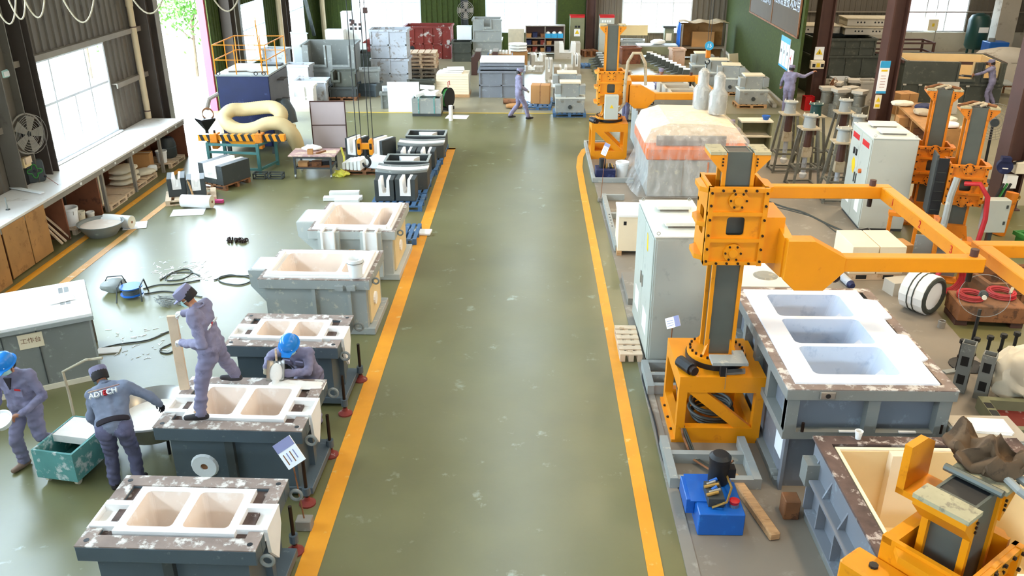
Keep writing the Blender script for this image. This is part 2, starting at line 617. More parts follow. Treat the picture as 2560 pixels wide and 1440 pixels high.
trim(1, strip((-2.36, 4.5), (-2.37, 25.2), 0.24))
trim(2, [(-2.7, 25.05), (-2.25, 25.05), (-2.25, 25.22), (-2.7, 25.22)])
rl = [(1.39, 4.5), (1.38, 15), (1.36, 21), (1.37, 23.2), (1.46, 24.3), (1.62, 25.1), (1.86, 25.5)]
v2 = []
for k in range(len(rl)):
    a, b = Vector(rl[max(k - 1, 0)]), Vector(rl[min(k + 1, len(rl) - 1)])
    d = (b - a).normalized()
    v2.append((Vector(rl[k]), Vector((-d.y, d.x)) * 0.085))
trim(3, [tuple(p + q) for p, q in v2] + [tuple(p - q) for p, q in reversed(v2)], 0.007)
trim(4, strip((-9.72, 13), (-9.68, 22.8), 0.16))
trim(5, strip((-8.93, 14.2), (-8.88, 20.6), 0.16), m='lineold')
trim(6, strip((-6.5, 30.15), (2.3, 30.15), 0.09), 0.008, 'linethin')
# a low kerb beside the machines
struct(MB().box(1.72, 1.86, 4, 15.0, 0, 0.012).obj('trim_7', 'concrete'))


# walls: corrugated sheets, one object each, hung on the wall that carries them
def sheet_mesh(length, z0, z1, ribs=3, depth=0.035):
    b = MB()
    pts = []
    p = length / ribs
    for k in range(ribs):
        a = k * p
        pts += [(a, 0), (a + p * 0.62, 0), (a + p * 0.68, depth), (a + p * 0.94, depth)]
    pts.append((length, 0))
    poly = pts + [(length, -0.03), (0, -0.03)]
    b.prism(poly, 'z', z0, z1)
    return b


def wall_run(parent, a, b, z0, z1, place, m, ribs=3, wd=0.84):
    n = max(1, round((b - a) / wd))
    L_ = (b - a) / n
    me = None
    for i in range(n):
        if me is None:
            o = sheet_mesh(L_, z0, z1, ribs).obj('cladding_sheet', m, parent)
            me = o.data
        else:
            o = bpy.data.objects.new('cladding_sheet', me)
            COL.objects.link(o)
            o.parent = parent
        place(o, a + i * L_)


def place_left(o, t):          # runs along +Y, ribs face +X
    o.matrix_local = Matrix(((0, 1, 0, 0), (1, 0, 0, t), (0, 0, 1, 0), (0, 0, 0, 1)))


def place_back(o, t):          # runs along +X, ribs face -Y
    o.matrix_local = Matrix(((1, 0, 0, t), (0, -1, 0, 0), (0, 0, 1, 0), (0, 0, 0, 1)))


def wall_with_openings(name, origin, rng, opens, place, mfor, ztop=ROOF):
    e = bpy.data.objects.new(name, None)
    COL.objects.link(e)
    e.location = origin
    struct(e)
    t = rng[0]
    for (a, b, z0, z1) in opens:
        if a > t:
            wall_run(e, t, a, 0, ztop, place, mfor(t, a))
        if z0 > 0.01:
            wall_run(e, a, b, 0, z0, place, mfor(a, b))
        wall_run(e, a, b, z1, ztop, place, mfor(a, b))
        t = b
    if t < rng[1]:
        wall_run(e, t, rng[1], 0, ztop, place, mfor(t, rng[1]))
    return e


wl = wall_with_openings('wall_left', (XW, 0, 0), (-4, YB), LEFT_OPEN, place_left, lambda a, b: 'cladding' if b < 31 else 'greenwall', 5.4)
struct(MB().box(XW - 0.05, XW, -4, YB, ADDED_CLERE[3], ROOF).box(XW - 0.05, XW, -4, ADDED_CLERE[0], 5.4, ADDED_CLERE[3]).box(XW - 0.05, XW, ADDED_CLERE[1], YB, 5.4, ADDED_CLERE[3]).obj('wall_left_top', 'cladding'))
wb = wall_with_openings('wall_back', (0, YB, 0), (-11.1, 25), BACK_OPEN, place_back, lambda a, b: 'greenwall' if b <= 2.6 else 'cladding')
struct(MB().box(1.32, 2.75, YB - 0.06, YB - 0.04, 0, 6).obj('wall_back_sheet', 'greenwall'))
struct(MB().box(25, 25.2, -4, 46, 0, ROOF).obj('wall_right', 'plaster'))
struct(MB().box(-11.2, 25.2, -4.2, -4, 0, ADDED_FRONT[2]).box(-11.2, 25.2, -4.2, -4, ADDED_FRONT[3], ROOF).box(-11.2, ADDED_FRONT[0], -4.2, -4, ADDED_FRONT[2], ADDED_FRONT[3]).box(ADDED_FRONT[1], 25.2, -4.2, -4, ADDED_FRONT[2], ADDED_FRONT[3]).obj('wall_front', 'greywall'))
c = MB()
xs = [-11.3]
for a, b in ADDED_SKYLIGHTS:
    xs += [a, b]
xs.append(25.2)
for i in range(0, len(xs), 2):
    c.box(xs[i], xs[i + 1], -4.2, 45.8, ROOF, ROOF + 0.1)
c.box(-11.3, 25.2, -4.2, SKY_Y[0], ROOF, ROOF + 0.1).box(-11.3, 25.2, SKY_Y[1], 45.8, ROOF, ROOF + 0.1)
mat('roofsheet', 'b4b1a8', 0.7, 0.0, 0.05, 1)
struct(c.obj('ceiling', 'roofsheet'))
# plaster dado right of the partition
struct(MB().box(10.2, 25, YB - 0.16, YB, 0, 0.95).obj('wall_back_dado', 'plaster'))
# slab of outside ground and the daylight scene beyond the door
struct(MB().box(-60, -11.2, 5, 75, -0.25, -0.05).obj('outside_ground', 'outground'))
struct(MB().box(-11.1, 40, 45.8, 75, -0.25, -0.05).obj('outside_ground', 'outground'))


# girts and columns of the left wall
def girt(i, y0, y1, z, x=XW):
    o = MB().box(x, x + 0.16, y0, y1, z, z + 0.03).box(x + 0.13, x + 0.16, y0, y1, z - 0.10, z).obj('wall_girt', 'girt')
    struct(o)


girt(1, 14.7, 24.6, 3.58)
girt(2, 22.6, 24.6, 2.33)
girt(3, 15.0, 18.8, 2.40)
girt(4, 22.6, 24.6, 4.9)


def hcol(name, x, y, wx, wy, z1, m, rot=0.0, t=0.03):
    b = MB().box(-wx / 2, wx / 2, -wy / 2, -wy / 2 + t, 0, z1).box(-wx / 2, wx / 2, wy / 2 - t, wy / 2, 0, z1).box(-t / 2, t / 2, -wy / 2 + t, wy / 2 - t, 0, z1)
    return struct(b.obj(name, m, loc=(x, y, 0), rz=rot))


hcol('wall_column', XW + 0.2, 24.85, 0.36, 0.55, ROOF, 'claddark')  # dark colour stands for the column's shadow side
hcol('wall_column', XW + 0.2, 17.55, 0.36, 0.55, ROOF, 'cladding')
hcol('wall_column', XW + 0.2, 18.55, 0.30, 0.30, ROOF, 'claddark')
struct(MB().box(XW - 0.15, XW + 0.12, 25.3, 26.05, 0, ROOF).obj('wall_door_jamb', 'greywall'))
struct(MB().box(XW - 0.35, XW - 0.1, 30.3, 30.6, 0, 5.2).obj('wall_door_post', 'reddoor'))
hcol('wall_column', XW + 0.25, 31.55, 0.36, 0.5, ROOF, 'claddark')
struct(MB().box(XW, XW + 0.22, 32.15, 32.5, 0, ROOF).obj('wall_column_cover', 'plaster'))
struct(MB().box(XW, XW + 0.2, 33.0, 33.25, 0, ROOF).obj('wall_column_cover', 'cladding'))
hcol('wall_column', XW + 0.25, 38.9, 0.36, 0.55, ROOF, 'claddark')
hcol('wall_column', -3.4, YB - 0.22, 0.3, 0.36, ROOF, 'darkgrey', R(90))
hcol('wall_column', 3.0, YB - 0.3, 0.45, 0.45, ROOF, 'darkcol', R(90))
struct(MB().cyl((-10.6, 45.1, 0), (-10.6, 45.1, 6), 0.13, n=10).obj('wall_pipe', 'pipe'))
struct(MB().cyl((XW + 0.3, 37.95, 0), (XW + 0.3, 37.95, 6), 0.12, n=10).obj('wall_pipe', 'pipe'))
struct(MB().bar((XW + 0.25, 40.6, 6), (XW + 0.25, 43.9, 0.9), 0.14, 0.14).obj('wall_brace', 'darkgrey'))
# cream downpipe on the bench
dp = thing('downpipe', 'tall cream downpipe with clip bands rising from the white bench', 'pipe', (-10.93, 24.08, 1.12))
MB().cyl((0, 0, 0), (0, 0, 6), 0.085, n=14).obj('pipe', 'pipe', dp, smooth=True)
for z in (0.2, 2.5):
    MB().cyl((0, 0, z), (0, 0, z + 0.03), 0.092, n=14).obj('clip_band', 'darkcol', dp)
MB().cyl((0, 0, 3.05), (0, 0, 3.25), 0.1, n=14).obj('coupling', 'pipe', dp, smooth=True)


# windows: frame, mullions, sashes and a pane in every light
def window(i, place, wid, z0, z1, cols, tr, sash=None):
    e = bpy.data.objects.new('window_%d' % i, None)
    COL.objects.link(e)
    struct(e)
    place(e)
    f = MB().box(0, wid, -0.05, 0.05, z0, z0 + 0.07).box(0, wid, -0.05, 0.05, z1 - 0.07, z1)
    f.box(0, 0.07, -0.05, 0.05, z0 + 0.07, z1 - 0.07).box(wid - 0.07, wid, -0.05, 0.05, z0 + 0.07, z1 - 0.07)
    f.obj('window_frame', 'winframe', e)
    xs_ = [0.0] + [wid * q for q in cols] + [wid]
    for q in cols:
        MB().box(wid * q - 0.03, wid * q + 0.03, -0.04, 0.04, z0 + 0.07, z1 - 0.07).obj('mullion', 'winframe', e)
    zt = z0 + (z1 - z0) * tr
    zs = [z0 + 0.07, zt, z1 - 0.07]
    for k in range(len(xs_) - 1):
        a, b = xs_[k] + (0.07 if k == 0 else 0.03), xs_[k + 1] - (0.07 if k == len(xs_) - 2 else 0.03)
        MB().box(a, b, -0.035, 0.035, zt - 0.03, zt + 0.03).obj('transom', 'winframe', e)
        for (p, q) in ((zs[0], zt - 0.03), (zt + 0.03, zs[2])):
            MB().box(a, b, -0.004, 0.004, p, q).obj('pane', 'pane', e)
        if sash and k in sash:
            m_ = (a + b) / 2
            MB().box(m_ - 0.025, m_ + 0.025, -0.05, -0.01, zs[0], zt - 0.03).obj('sash_bar', 'winframe', e)
    MB().box(-0.05, wid + 0.05, -0.14, 0.06, z0 - 0.04, z0).obj('window_sill', 'winframe', e)
    return e


def wp_left(y):
    return lambda e: setattr(e, 'matrix_local', Matrix(((0, -1, 0, XW - 0.02), (1, 0, 0, y), (0, 0, 1, 0), (0, 0, 0, 1))))


def wp_back(x):
    return lambda e: setattr(e, 'matrix_local', Matrix.Translation((x, YB + 0.02, 0)))


for i, (a, b, z0, z1) in enumerate([q for q in LEFT_OPEN if q[2] > 0.1]):
    window(i + 1, wp_left(a), b - a, z0, z1, (0.26, 0.72), 0.56, (1,))
window(10, lambda e: setattr(e, 'matrix_local', Matrix.Translation((ADDED_FRONT[0], -4.05, 0))), ADDED_FRONT[1] - ADDED_FRONT[0], ADDED_FRONT[2], ADDED_FRONT[3], [k / 10 for k in range(1, 10)], 0.5)  # frame and panes of the light band added behind the camera
window(9, wp_left(ADDED_CLERE[0]), ADDED_CLERE[1] - ADDED_CLERE[0], ADDED_CLERE[2], ADDED_CLERE[3], [k / 12 for k in range(1, 12)], 0.5)  # frame and panes of the added high band
for i, (a, b, z0, z1) in enumerate(BACK_OPEN):
    window(i + 5, wp_back(a), b - a, z0, z1, (0.27, 0.73) if i < 3 else (0.33, 0.66), 0.62 if i < 3 else 0.9, (1,))
# outside building glimpsed through the right-hand window and pale panels by the back windows
mat('outpink', 'c9b3b8', 0.8, 0.0, 0.05, 1)
struct(MB().box(17, 24, 49, 49.3, -0.1, 2.6).obj('outside_wall', 'outpink'))
# green partition on the right
gwdir = Vector((0.8, 15.7, 0)).normalized()
gw = thing('wall_partition', 'x', 'x', (9.25, 30.4, 0), math.atan2(15.1, 0.65))
for k in ('label', 'category'):
    del gw[k]
struct(gw)
gl = Vector((0.65, 15.1)).length
MB().box(0, gl, -0.1, 0, 0, 6.5).obj('green_sheet', 'greenwall', gw)
MB().box(0, gl, 0.0, 0.05, 0, 0.12).obj('skirting', 'plaster', gw)


# wall columns on the right: brown steel
def steelcol(x, y, wx, wy, z1, rz=0.0, m='darkcol'):
    b = MB().box(-wx / 2, wx / 2, -wy / 2, -wy / 2 + 0.05, 0, z1).box(-wx / 2, wx / 2, wy / 2 - 0.05, wy / 2, 0, z1).box(-0.04, 0.04, -wy / 2 + 0.05, wy / 2 - 0.05, 0, z1)
    b.box(-wx / 2 - 0.06, wx / 2 + 0.06, -wy / 2 - 0.06, wy / 2 + 0.06, 0, 0.03)
    return struct(b.obj('wall_column', m, loc=(x, y, 0), rz=rz))


steelcol(10.35, 31.6, 0.55, 0.5, ROOF, R(90))
steelcol(11.75, 28.9, 0.62, 0.5, ROOF, R(90))
steelcol(11.35, 19.9, 0.5, 0.5, ROOF, R(90))
struct(MB().box(22.6, 23.5, 43.5, 44.2, 0, ROOF).obj('wall_column', 'plaster'))
for z in (1.9, 3.3):
    struct(MB().box(10.5, 24.8, YB - 0.2, YB - 0.05, z, z + 0.06).obj('wall_girt', 'girt'))


# housings for the added lamps, above the view
for k, (x, y) in enumerate(ADDED_LAMPS):
    if k == 0:
        hb = thing('added_warm_lamp', 'added round lamp under the roof, out of view', 'lamp', (x, y, 8.32), 0, 'added warm lamps')
        MB().lathe([(0.4, 0.0), (0.38, 0.05), (0.16, 0.3), (0.0, 0.32)], n=20).obj('reflector', 'steel', hb, smooth=True)
        MB().cyl((0, 0, 0.3), (0, 0, 0.88), 0.02, n=6).obj('stem', 'darkgrey', hb)
    else:
        dup(hb, (x, y, 8.32))


# trees outside the big door
def tree(x, y, h, seed, label):
    rr = random.Random(seed)
    t = thing('tree', label, 'tree', (x, y, -0.05), 0, 'trees outside the door')
    tr = MB().cyl((0, 0, 0), (0.1, 0.05, h * 0.6), 0.09, 0.05, 8)
    for k in range(6):
        a = rr.uniform(0, 6.28)
        z = h * rr.uniform(0.35, 0.6)
        tr.cyl((0.05, 0, z), (math.cos(a) * h * 0.25, math.sin(a) * h * 0.25, z + h * 0.25), 0.035, 0.012, 6)
    tr.obj('trunk', 'bark', t)
    lf = MB()
    for k in range(900):
        a, b, c_ = rr.gauss(0, 1), rr.gauss(0, 1), rr.gauss(0, 1)
        p = Vector((a * h * 0.17, b * h * 0.17, h * 0.72 + c_ * h * 0.13))
        u = Vector((rr.uniform(-1, 1), rr.uniform(-1, 1), rr.uniform(-1, 1))).normalized()
        v = u.orthogonal().normalized()
        s_ = rr.uniform(0.07, 0.14)
        lf.add([p - u * s_, p + v * s_ * 0.5, p + u * s_, p - v * s_ * 0.5], [(0, 1, 2, 3)])
    o = lf.obj('foliage', 'leaf', t, flat=True)
    o['kind'] = 'stuff'


tree(-15.5, 33.0, 5.2, 1, 'slim leafy young tree just outside the bright door opening')
tree(-19.0, 37.0, 6.5, 2, 'taller sunlit tree farther off outside the door opening')
tree(-14.6, 37.6, 4.2, 3, 'small sunlit tree seen beside the pink door post')

# ------------------------------------------------------------ refractory launder boxes left of the aisle
def rrect(x0, x1, y0, y1, r, n=4):
    pts = []
    for cx, cy, a in ((x1 - r, y1 - r, 0), (x0 + r, y1 - r, 90), (x0 + r, y0 + r, 180), (x1 - r, y0 + r, 270)):
        for k in range(n + 1):
            t = R(a + 90 * k / n)
            pts.append((cx + r * math.cos(t), cy + r * math.sin(t)))
    return pts


def plate_with_holes(outer, holes, z0, z1):
    """flat slab with holes, filled as triangles"""
    bm = bmesh.new()
    loops = [outer] + holes
    es = []
    for lp in loops:
        vs = [bm.verts.new((p[0], p[1], z1)) for p in lp]
        es += [bm.edges.new((vs[i], vs[(i + 1) % len(vs)])) for i in range(len(vs))]
    bmesh.ops.triangle_fill(bm, use_beauty=True, use_dissolve=False, edges=es)
    b = MB()
    bm.verts.index_update()
    vt = [tuple(v.co) for v in bm.verts]
    fs = [tuple(v.index for v in f.verts) for f in bm.faces]
    bm.free()
    b.add(vt, fs)
    b.add([(x, y, z0) for x, y, z in vt], fs)
    for lp in loops:
        k = len(lp)
        b.add([(p[0], p[1], z0) for p in lp] + [(p[0], p[1], z1) for p in lp], [(i, (i + 1) % k, (i + 1) % k + k, i + k) for i in range(k)])
    return b


def basin(top, bot, z1, z0):
    k = len(top)
    b = MB()
    b.add([(p[0], p[1], z1) for p in top] + [(p[0], p[1], z0) for p in bot], [(i, (i + 1) % k, (i + 1) % k + k, i + k) for i in range(k)] + [tuple(range(k, 2 * k))])
    return b


def shrink(pts, f, g=None, dx=0, dy=0):
    g = f if g is None else g
    cx = sum(p[0] for p in pts) / len(pts)
    cy = sum(p[1] for p in pts) / len(pts)
    return [(cx + (p[0] - cx) * f + dx, cy + (p[1] - cy) * g + dy) for p in pts]


def jack(parent, x, y, m='darkcol', h=0.62):
    MB().cyl((x, y, 0.04), (x, y, h), 0.022, n=8).obj('jack_screw', 'bolt', parent)
    MB().cyl((x, y, 0.14), (x, y, 0.24), 0.05, n=12).obj('jack_collar', 'slate', parent)
    MB().lathe([(0.1, 0), (0.1, 0.02), (0.04, 0.06), (0.03, 0.1)], (x, y, 0), 14).obj('jack_foot', 'redrust', parent, smooth=True)


def launder_box(label, loc, W, D, H, paint, rz=0.0, cy=-0.08, drain=False, jacks=(), ring=True):
    t = thing('launder_box', label, 'mold box', loc, rz, 'refractory launder boxes along the aisle')
    w, d = W / 2, D / 2
    bw, bd = w - 0.13, d - 0.10
    z0, z1 = 0.16, H - 0.15
    MB().rim((-bw, bw, -bd, bd), (-bw + 0.05, bw - 0.05, -bd + 0.05, bd - 0.05), z0, z1).obj('body', paint, t)
    MB().box(-bw - 0.02, bw + 0.16, -bd - 0.02, bd + 0.02, 0.06, z0).obj('base_frame', paint, t, bevel=0.008)
    for sy in (-1, 1):
        MB().box(-w, w, min(sy * d, sy * (d - 0.17)), max(sy * d, sy * (d - 0.17)), H - 0.17, H).obj('collar', paint, t, bevel=0.008)
        MB().box(-w, w, min(sy * d, sy * (d - 0.17)), max(sy * d, sy * (d - 0.17)), H, H + 0.012).obj('flange_plate', 'rimrust', t)
    g = 0.21
    for sx in (-1, 1):
        for (ya, yb) in ((-d + 0.17, cy - g), (cy + g, d - 0.17)):
            xa, xb = sorted((sx * w, sx * (w - 0.15)))
            MB().box(xa, xb, ya, yb, H - 0.17, H).obj('collar', paint, t, bevel=0.006)
            MB().box(xa, xb, ya, yb, H, H + 0.012).obj('flange_plate', 'rimrust', t)
        for sy in (-1, 1):
            MB().cyl((sx * (w - 0.08), sy * (d - 0.09), H + 0.004), (sx * (w - 0.08), sy * (d - 0.09), H + 0.014), 0.028, n=10).obj('bolt_hole', 'black', t)
    MB().rim((-w + 0.15, w - 0.15, -d + 0.17, d - 0.17), (-w + 0.33, w - 0.33, -d + 0.27, d - 0.27), H - 0.09, H - 0.03).obj('packing', 'rimdark', t)
    # liner: top with two hopper basins, a channel to each side
    lw, ld = w - 0.27, d - 0.21
    top = H + 0.03
    ba = rrect(-lw + 0.09, -0.05, -ld + 0.08, ld - 0.07, 0.05)
    bb = rrect(0.05, lw - 0.09, -ld + 0.08, ld - 0.07, 0.05)
    # packing must not fill the basins: it is a ring plate
    outer = [(-lw, -ld), (lw, -ld), (lw, ld), (-lw, ld)]
    ln = plate_with_holes(outer, [ba, bb], top - 0.07, top).obj('liner', 'liner', t)
    for q in (ba, bb):
        basin(q, shrink(q, 0.62, 0.42), top - 0.005, H - 0.62).obj('basin', 'liner_in', t, flat=True)
    for sx in (-1, 1):
        for sy in (-1, 1):
            ya, yb = sorted((cy + sy * 0.13, cy + sy * 0.20))
            xa, xb = sorted((sx * (lw - 0.02), sx * (w + 0.0)))
            MB().box(xa, xb, ya, yb, H - 0.12, H + 0.035).obj('channel_wall', 'liner', t, bevel=0.01)
        xa, xb = sorted((sx * (lw - 0.02), sx * w))
        MB().box(xa, xb, cy - 0.13, cy + 0.13, H - 0.14, H - 0.06).obj('channel_floor', 'liner', t)
    MB().prism([(cy - 0.2, H + 0.03), (cy + 0.2, H + 0.03), (cy + 0.19, H - 0.2), (cy + 0.02, H - 0.5), (cy - 0.16, H - 0.28)], 'x', w - 0.005, w + 0.03).obj('spout_shield', 'liner', t)
    MB().prism([(cy - 0.2, H - 0.0), (cy + 0.2, H - 0.0), (cy + 0.19, H - 0.2), (cy - 0.16, H - 0.28)], 'x', -w - 0.02, -w + 0.005).obj('spout_shield', 'liner', t)
    for x in (-0.02,):
        MB().box(x - 0.05, x + 0.05, -bd - 0.07, -bd, z0, z1).obj('stiffener', 'darkgrey', t)
        MB().box(x - 0.05, x + 0.05, bd, bd + 0.07, z0, z1).obj('stiffener', 'darkgrey', t)
    MB().box(bw, bw + 0.07, cy + 0.02, cy + 0.12, z0, z1).obj('stiffener', paint, t)
    if ring:
        for y in (-d + 0.06, d - 0.06):
            MB().torus((w + 0.08, y, H - 0.15), 0.06, 0.018, 'y', 16, 8).obj('lifting_eye', 'steelgrey', t, smooth=True)
    if drain:
        MB().lathe([(0.045, 0.0), (0.045, 0.03), (0.15, 0.03), (0.17, 0.0)], n=18).obj('drain_collar', 'white', t).matrix_local = Matrix.Translation((-0.38, -bd, 0.42)) @ Matrix.Rotation(R(90), 4, 'X')
        MB().cyl((-0.38, -bd - 0.012, 0.42), (-0.38, -bd + 0.01, 0.42), 0.07, n=16).obj('drain_hole', 'dulled', t)
    for (x, y) in jacks:
        jack(t, x, y)
    return t


launder_box('nearest dark grey launder box with two white hopper basins, cut off by frame bottom', (-3.41, 6.86, 0), 1.74, 1.12, 1.0, 'slate', R(-1), jacks=((0.83, 0.6),))
launder_box('dark launder box with white round drain collar, worker standing on its rim', (-3.48, 8.93, 0), 1.76, 1.2, 1.0, 'slate', R(-1.5), drain=True, jacks=((0.86, -0.62), (0.9, 0.38)))
launder_box('dark launder box in front of the two pale boxes, behind the pouring worker', (-3.42, 10.92, 0), 1.6, 1.04, 1.0, 'slate', R(-1.5), jacks=((0.85, -0.6), (0.87, 0.35), (-0.7, -0.55)))


# the two boxes behind, window glare put into their paler paint: a left wing, a big basin and a small one
def winged_box(label, loc, W, D, H, paint, wing, channels, rz=0.0):
    t = thing('launder_box', label, 'mold box', loc, rz, 'refractory launder boxes along the aisle')
    w, d = W / 2, D / 2
    bw, bd = w - 0.08, d - 0.07
    MB().rim((-bw, bw, -bd, bd), (-bw + 0.05, bw - 0.05, -bd + 0.05, bd - 0.05), 0.12, H - 0.12).obj('body', paint, t)
    MB().box(-bw - 0.02, bw + 0.12, -bd - 0.03, bd + 0.02, 0.0, 0.12).obj('base_frame', paint, t, bevel=0.008)
    MB().rim((-w, w, -d, d), (-w + 0.07, w - 0.07, -d + 0.07, d - 0.07), H - 0.16, H).obj('collar', paint, t, bevel=0.006)
    MB().rim((-w, w, -d, d), (-w + 0.06, w - 0.06, -d + 0.06, d - 0.06), H, H + 0.012).obj('flange_plate', 'rimrust', t)
    # left wing, tapering below
    MB().prism([(-w - wing, H), (-w + 0.01, H), (-w + 0.01, H - 0.62), (-w - wing + 0.02, H - 0.28)], 'y', -d * 0.45, d * 0.42).obj('wing', paint, t)
    MB().box(-w - wing + 0.05, -w + 0.08, -d * 0.38, d * 0.36, H, H + 0.03).obj('wing_liner', 'liner', t)
    lw, ld = w - 0.07, d - 0.07
    top = H + 0.03
    big = rrect(-lw + 0.16, lw * 0.38, -ld + 0.2, ld - 0.16, 0.09)
    small = rrect(lw * 0.46, lw - 0.14, -ld + 0.2, ld - 0.3, 0.12)
    plate_with_holes([(-lw, -ld), (lw, -ld), (lw, ld), (-lw, ld)], [big, small], top - 0.06, top).obj('liner', 'liner', t)
    for q in (big, small):
        basin(q, shrink(q, 0.8, 0.75), top - 0.004, H - 0.6).obj('basin', 'liner_in', t, flat=True)
    MB().box(-lw + 0.05, lw - 0.1, -ld + 0.03, -ld + 0.12, top, top + 0.05).obj('liner_kerb', 'liner', t, bevel=0.01)
    MB().box(lw - 0.11, lw - 0.03, -ld + 0.05, ld - 0.1, top, top + 0.05).obj('liner_kerb', 'liner', t, bevel=0.01)
    MB().box(-lw + 0.02, -lw + 0.11, -ld + 0.1, ld - 0.2, top, top + 0.05).obj('liner_kerb', 'liner', t, bevel=0.01)
    for (x, lift) in channels:
        MB().box(x - 0.2, x + 0.2, -d - 0.1, -d + 0.01, 0.12, H + 0.01).obj('channel_plate', paint, t)
        MB().box(x - 0.11, x + 0.11, -d - 0.125, -d - 0.095, H - 0.62, H + 0.02).obj('channel_liner', 'liner', t)
        for sx in (-1, 1):
            MB().box(x + sx * 0.11 - 0.02, x + sx * 0.11 + 0.02, -d - 0.16, -d + 0.2, H - 0.6, H + 0.05).obj('channel_wall', 'liner', t)
    if not channels:
        for x in (-0.02, w - 0.35):
            MB().box(x - 0.03, x + 0.03, -bd - 0.06, -bd, 0.12, H - 0.12).obj('stiffener', paint, t)
        for x in (0.42, 0.62):
            MB().box(x - 0.07, x + 0.07, -d - 0.05, -d, H - 0.16, H - 0.08).obj('lug', 'palegrey', t)
    else:
        MB().box(-0.06, 0.06, -bd - 0.14, -bd - 0.08, 0.0, H - 0.35).obj('prop_board', 'wood', t)
    MB().box(bw, bw + 0.03, -bd + 0.15, bd - 0.2, 0.14, H - 0.2).obj('side_panel', 'cream', t)
    MB().cyl((bw + 0.02, -0.1, 0.45), (bw + 0.06, -0.1, 0.45), 0.11, n=14).obj('drain_collar', 'liner', t)
    MB().torus((w + 0.06, -d + 0.25, H - 0.1), 0.05, 0.016, 'y', 14, 6).obj('lifting_eye', 'steelgrey', t)
    return t


winged_box('pale grey launder box with left wing, white bucket standing on it', (-3.52, 13.42, 0), 1.84, 1.36, 1.0, 'palegrey', 0.28, [], R(-1))
winged_box('pale grey launder box with two white channels in its front face', (-3.35, 15.95, 0), 1.66, 1.75, 1.0, 'lightgrey', 0.35, [(-0.42, 0), (0.38, 0)], R(-1))
bk = thing('bucket', 'white plastic bucket standing on the pale winged launder box', 'bucket', G(890, 690, 1.05))
MB().lathe([(0.0, 0.0), (0.105, 0.0), (0.13, 0.28), (0.14, 0.28), (0.14, 0.31), (0.115, 0.31), (0.10, 0.02), (0, 0.02)], n=20).obj('shell', 'white', bk, smooth=True)
MB().torus((0, 0, 0.25), 0.14, 0.006, 'z', 20, 5).obj('handle', 'steel', bk)

# wooden plank held upright, powder heaps, scoop
pk = G(462, 972, 1.05)
o = MB().cb((0, 0, 0.51), (0.115, 0.05, 1.02), R(10)).obj('wooden_plank', 'woodlight', loc=(pk.x, pk.y, 1.045), bevel=0.004)
tag(o, 'upright pine plank held by the worker standing on the box', 'plank')
ph = MB()
ph.grid(14, 8, lambda u, v: (-2.95 + (u - 0.5) * 0.75, 9.36 + (v - 0.5) * 0.2, 1.005 + 0.08 * max(0, 1 - (2 * u - 1) ** 2) * max(0, 1 - (2 * v - 1) ** 2) * (0.7 + 0.6 * mnoise.noise((u * 6, v * 4, 0.3)))))
o = ph.obj('powder_heap', 'powder', smooth=True)
tag(o, 'heap of white powder poured along the rear rim of the box', 'powder')
o['kind'] = 'stuff'

# sign on a rod by the aisle
sg = thing('sign_stand', 'small white sign on a rusty rod in a concrete block by the yellow line', 'sign', (-2.56, 7.85, 0))
MB().box(-0.09, 0.09, -0.07, 0.07, 0, 0.14).obj('base_block', 'concrete', sg, bevel=0.01)
MB().cyl((0, 0, 0.14), (-0.06, 0, 1.02), 0.009, n=6).obj('rod', 'dulled', sg)
sp = MB().box(-0.16, 0.16, -0.008, 0.008, -0.12, 0.12).obj('sign_plate', 'paper', sg)
sp.matrix_local = Matrix.Translation((-0.07, -0.02, 1.05)) @ Matrix.Rotation(R(-28), 4, 'Z') @ Matrix.Rotation(R(50), 4, 'Y') @ Matrix.Rotation(R(-25), 4, 'X')
MB().box(-0.16, -0.05, -0.011, -0.008, -0.12, 0.12).obj('sign_band', 'signlilac', sp)
for k in range(4):
    MB().box(-0.01 + 0.0, 0.12 - 0.02 * (k % 2), -0.011, -0.008, -0.08 + k * 0.045, -0.068 + k * 0.045).obj('print_line', 'signlilac' if k % 2 else 'dulled', sp)

# ------------------------------------------------------------ people
def capsule(b, a, c, ra, rc, n=12, m=5):
    a, c = Vector(a), Vector(c)
    d = c - a
    if d.length < 1e-4:
        d = Vector((0, 0, 1e-3))
    dn = d.normalized()
    x, y = frame_of(dn)
    rings = []
    for i in range(m):
        t = -PI / 2 + (PI / 2) * i / m
        rings.append((a + dn * (math.sin(t) * ra), math.cos(t) * ra))
    rings.append((a, ra))
    rings.append((c, rc))
    for i in range(1, m + 1):
        t = (PI / 2) * i / m
        rings.append((c + dn * (math.sin(t) * rc), math.cos(t) * rc))
    vs, fs = [], []
    for p, q in rings:
        q = max(q, 1e-4)
        vs += [p + x * (math.cos(2 * PI * j / n) * q) + y * (math.sin(2 * PI * j / n) * q) for j in range(n)]
    k = len(rings)
    for i in range(k - 1):
        fs += [(i * n + j, i * n + (j + 1) % n, (i + 1) * n + (j + 1) % n, (i + 1) * n + j) for j in range(n)]
    fs += [tuple(range(n - 1, -1, -1)), tuple(range((k - 1) * n, k * n))]
    b.add(vs, fs)


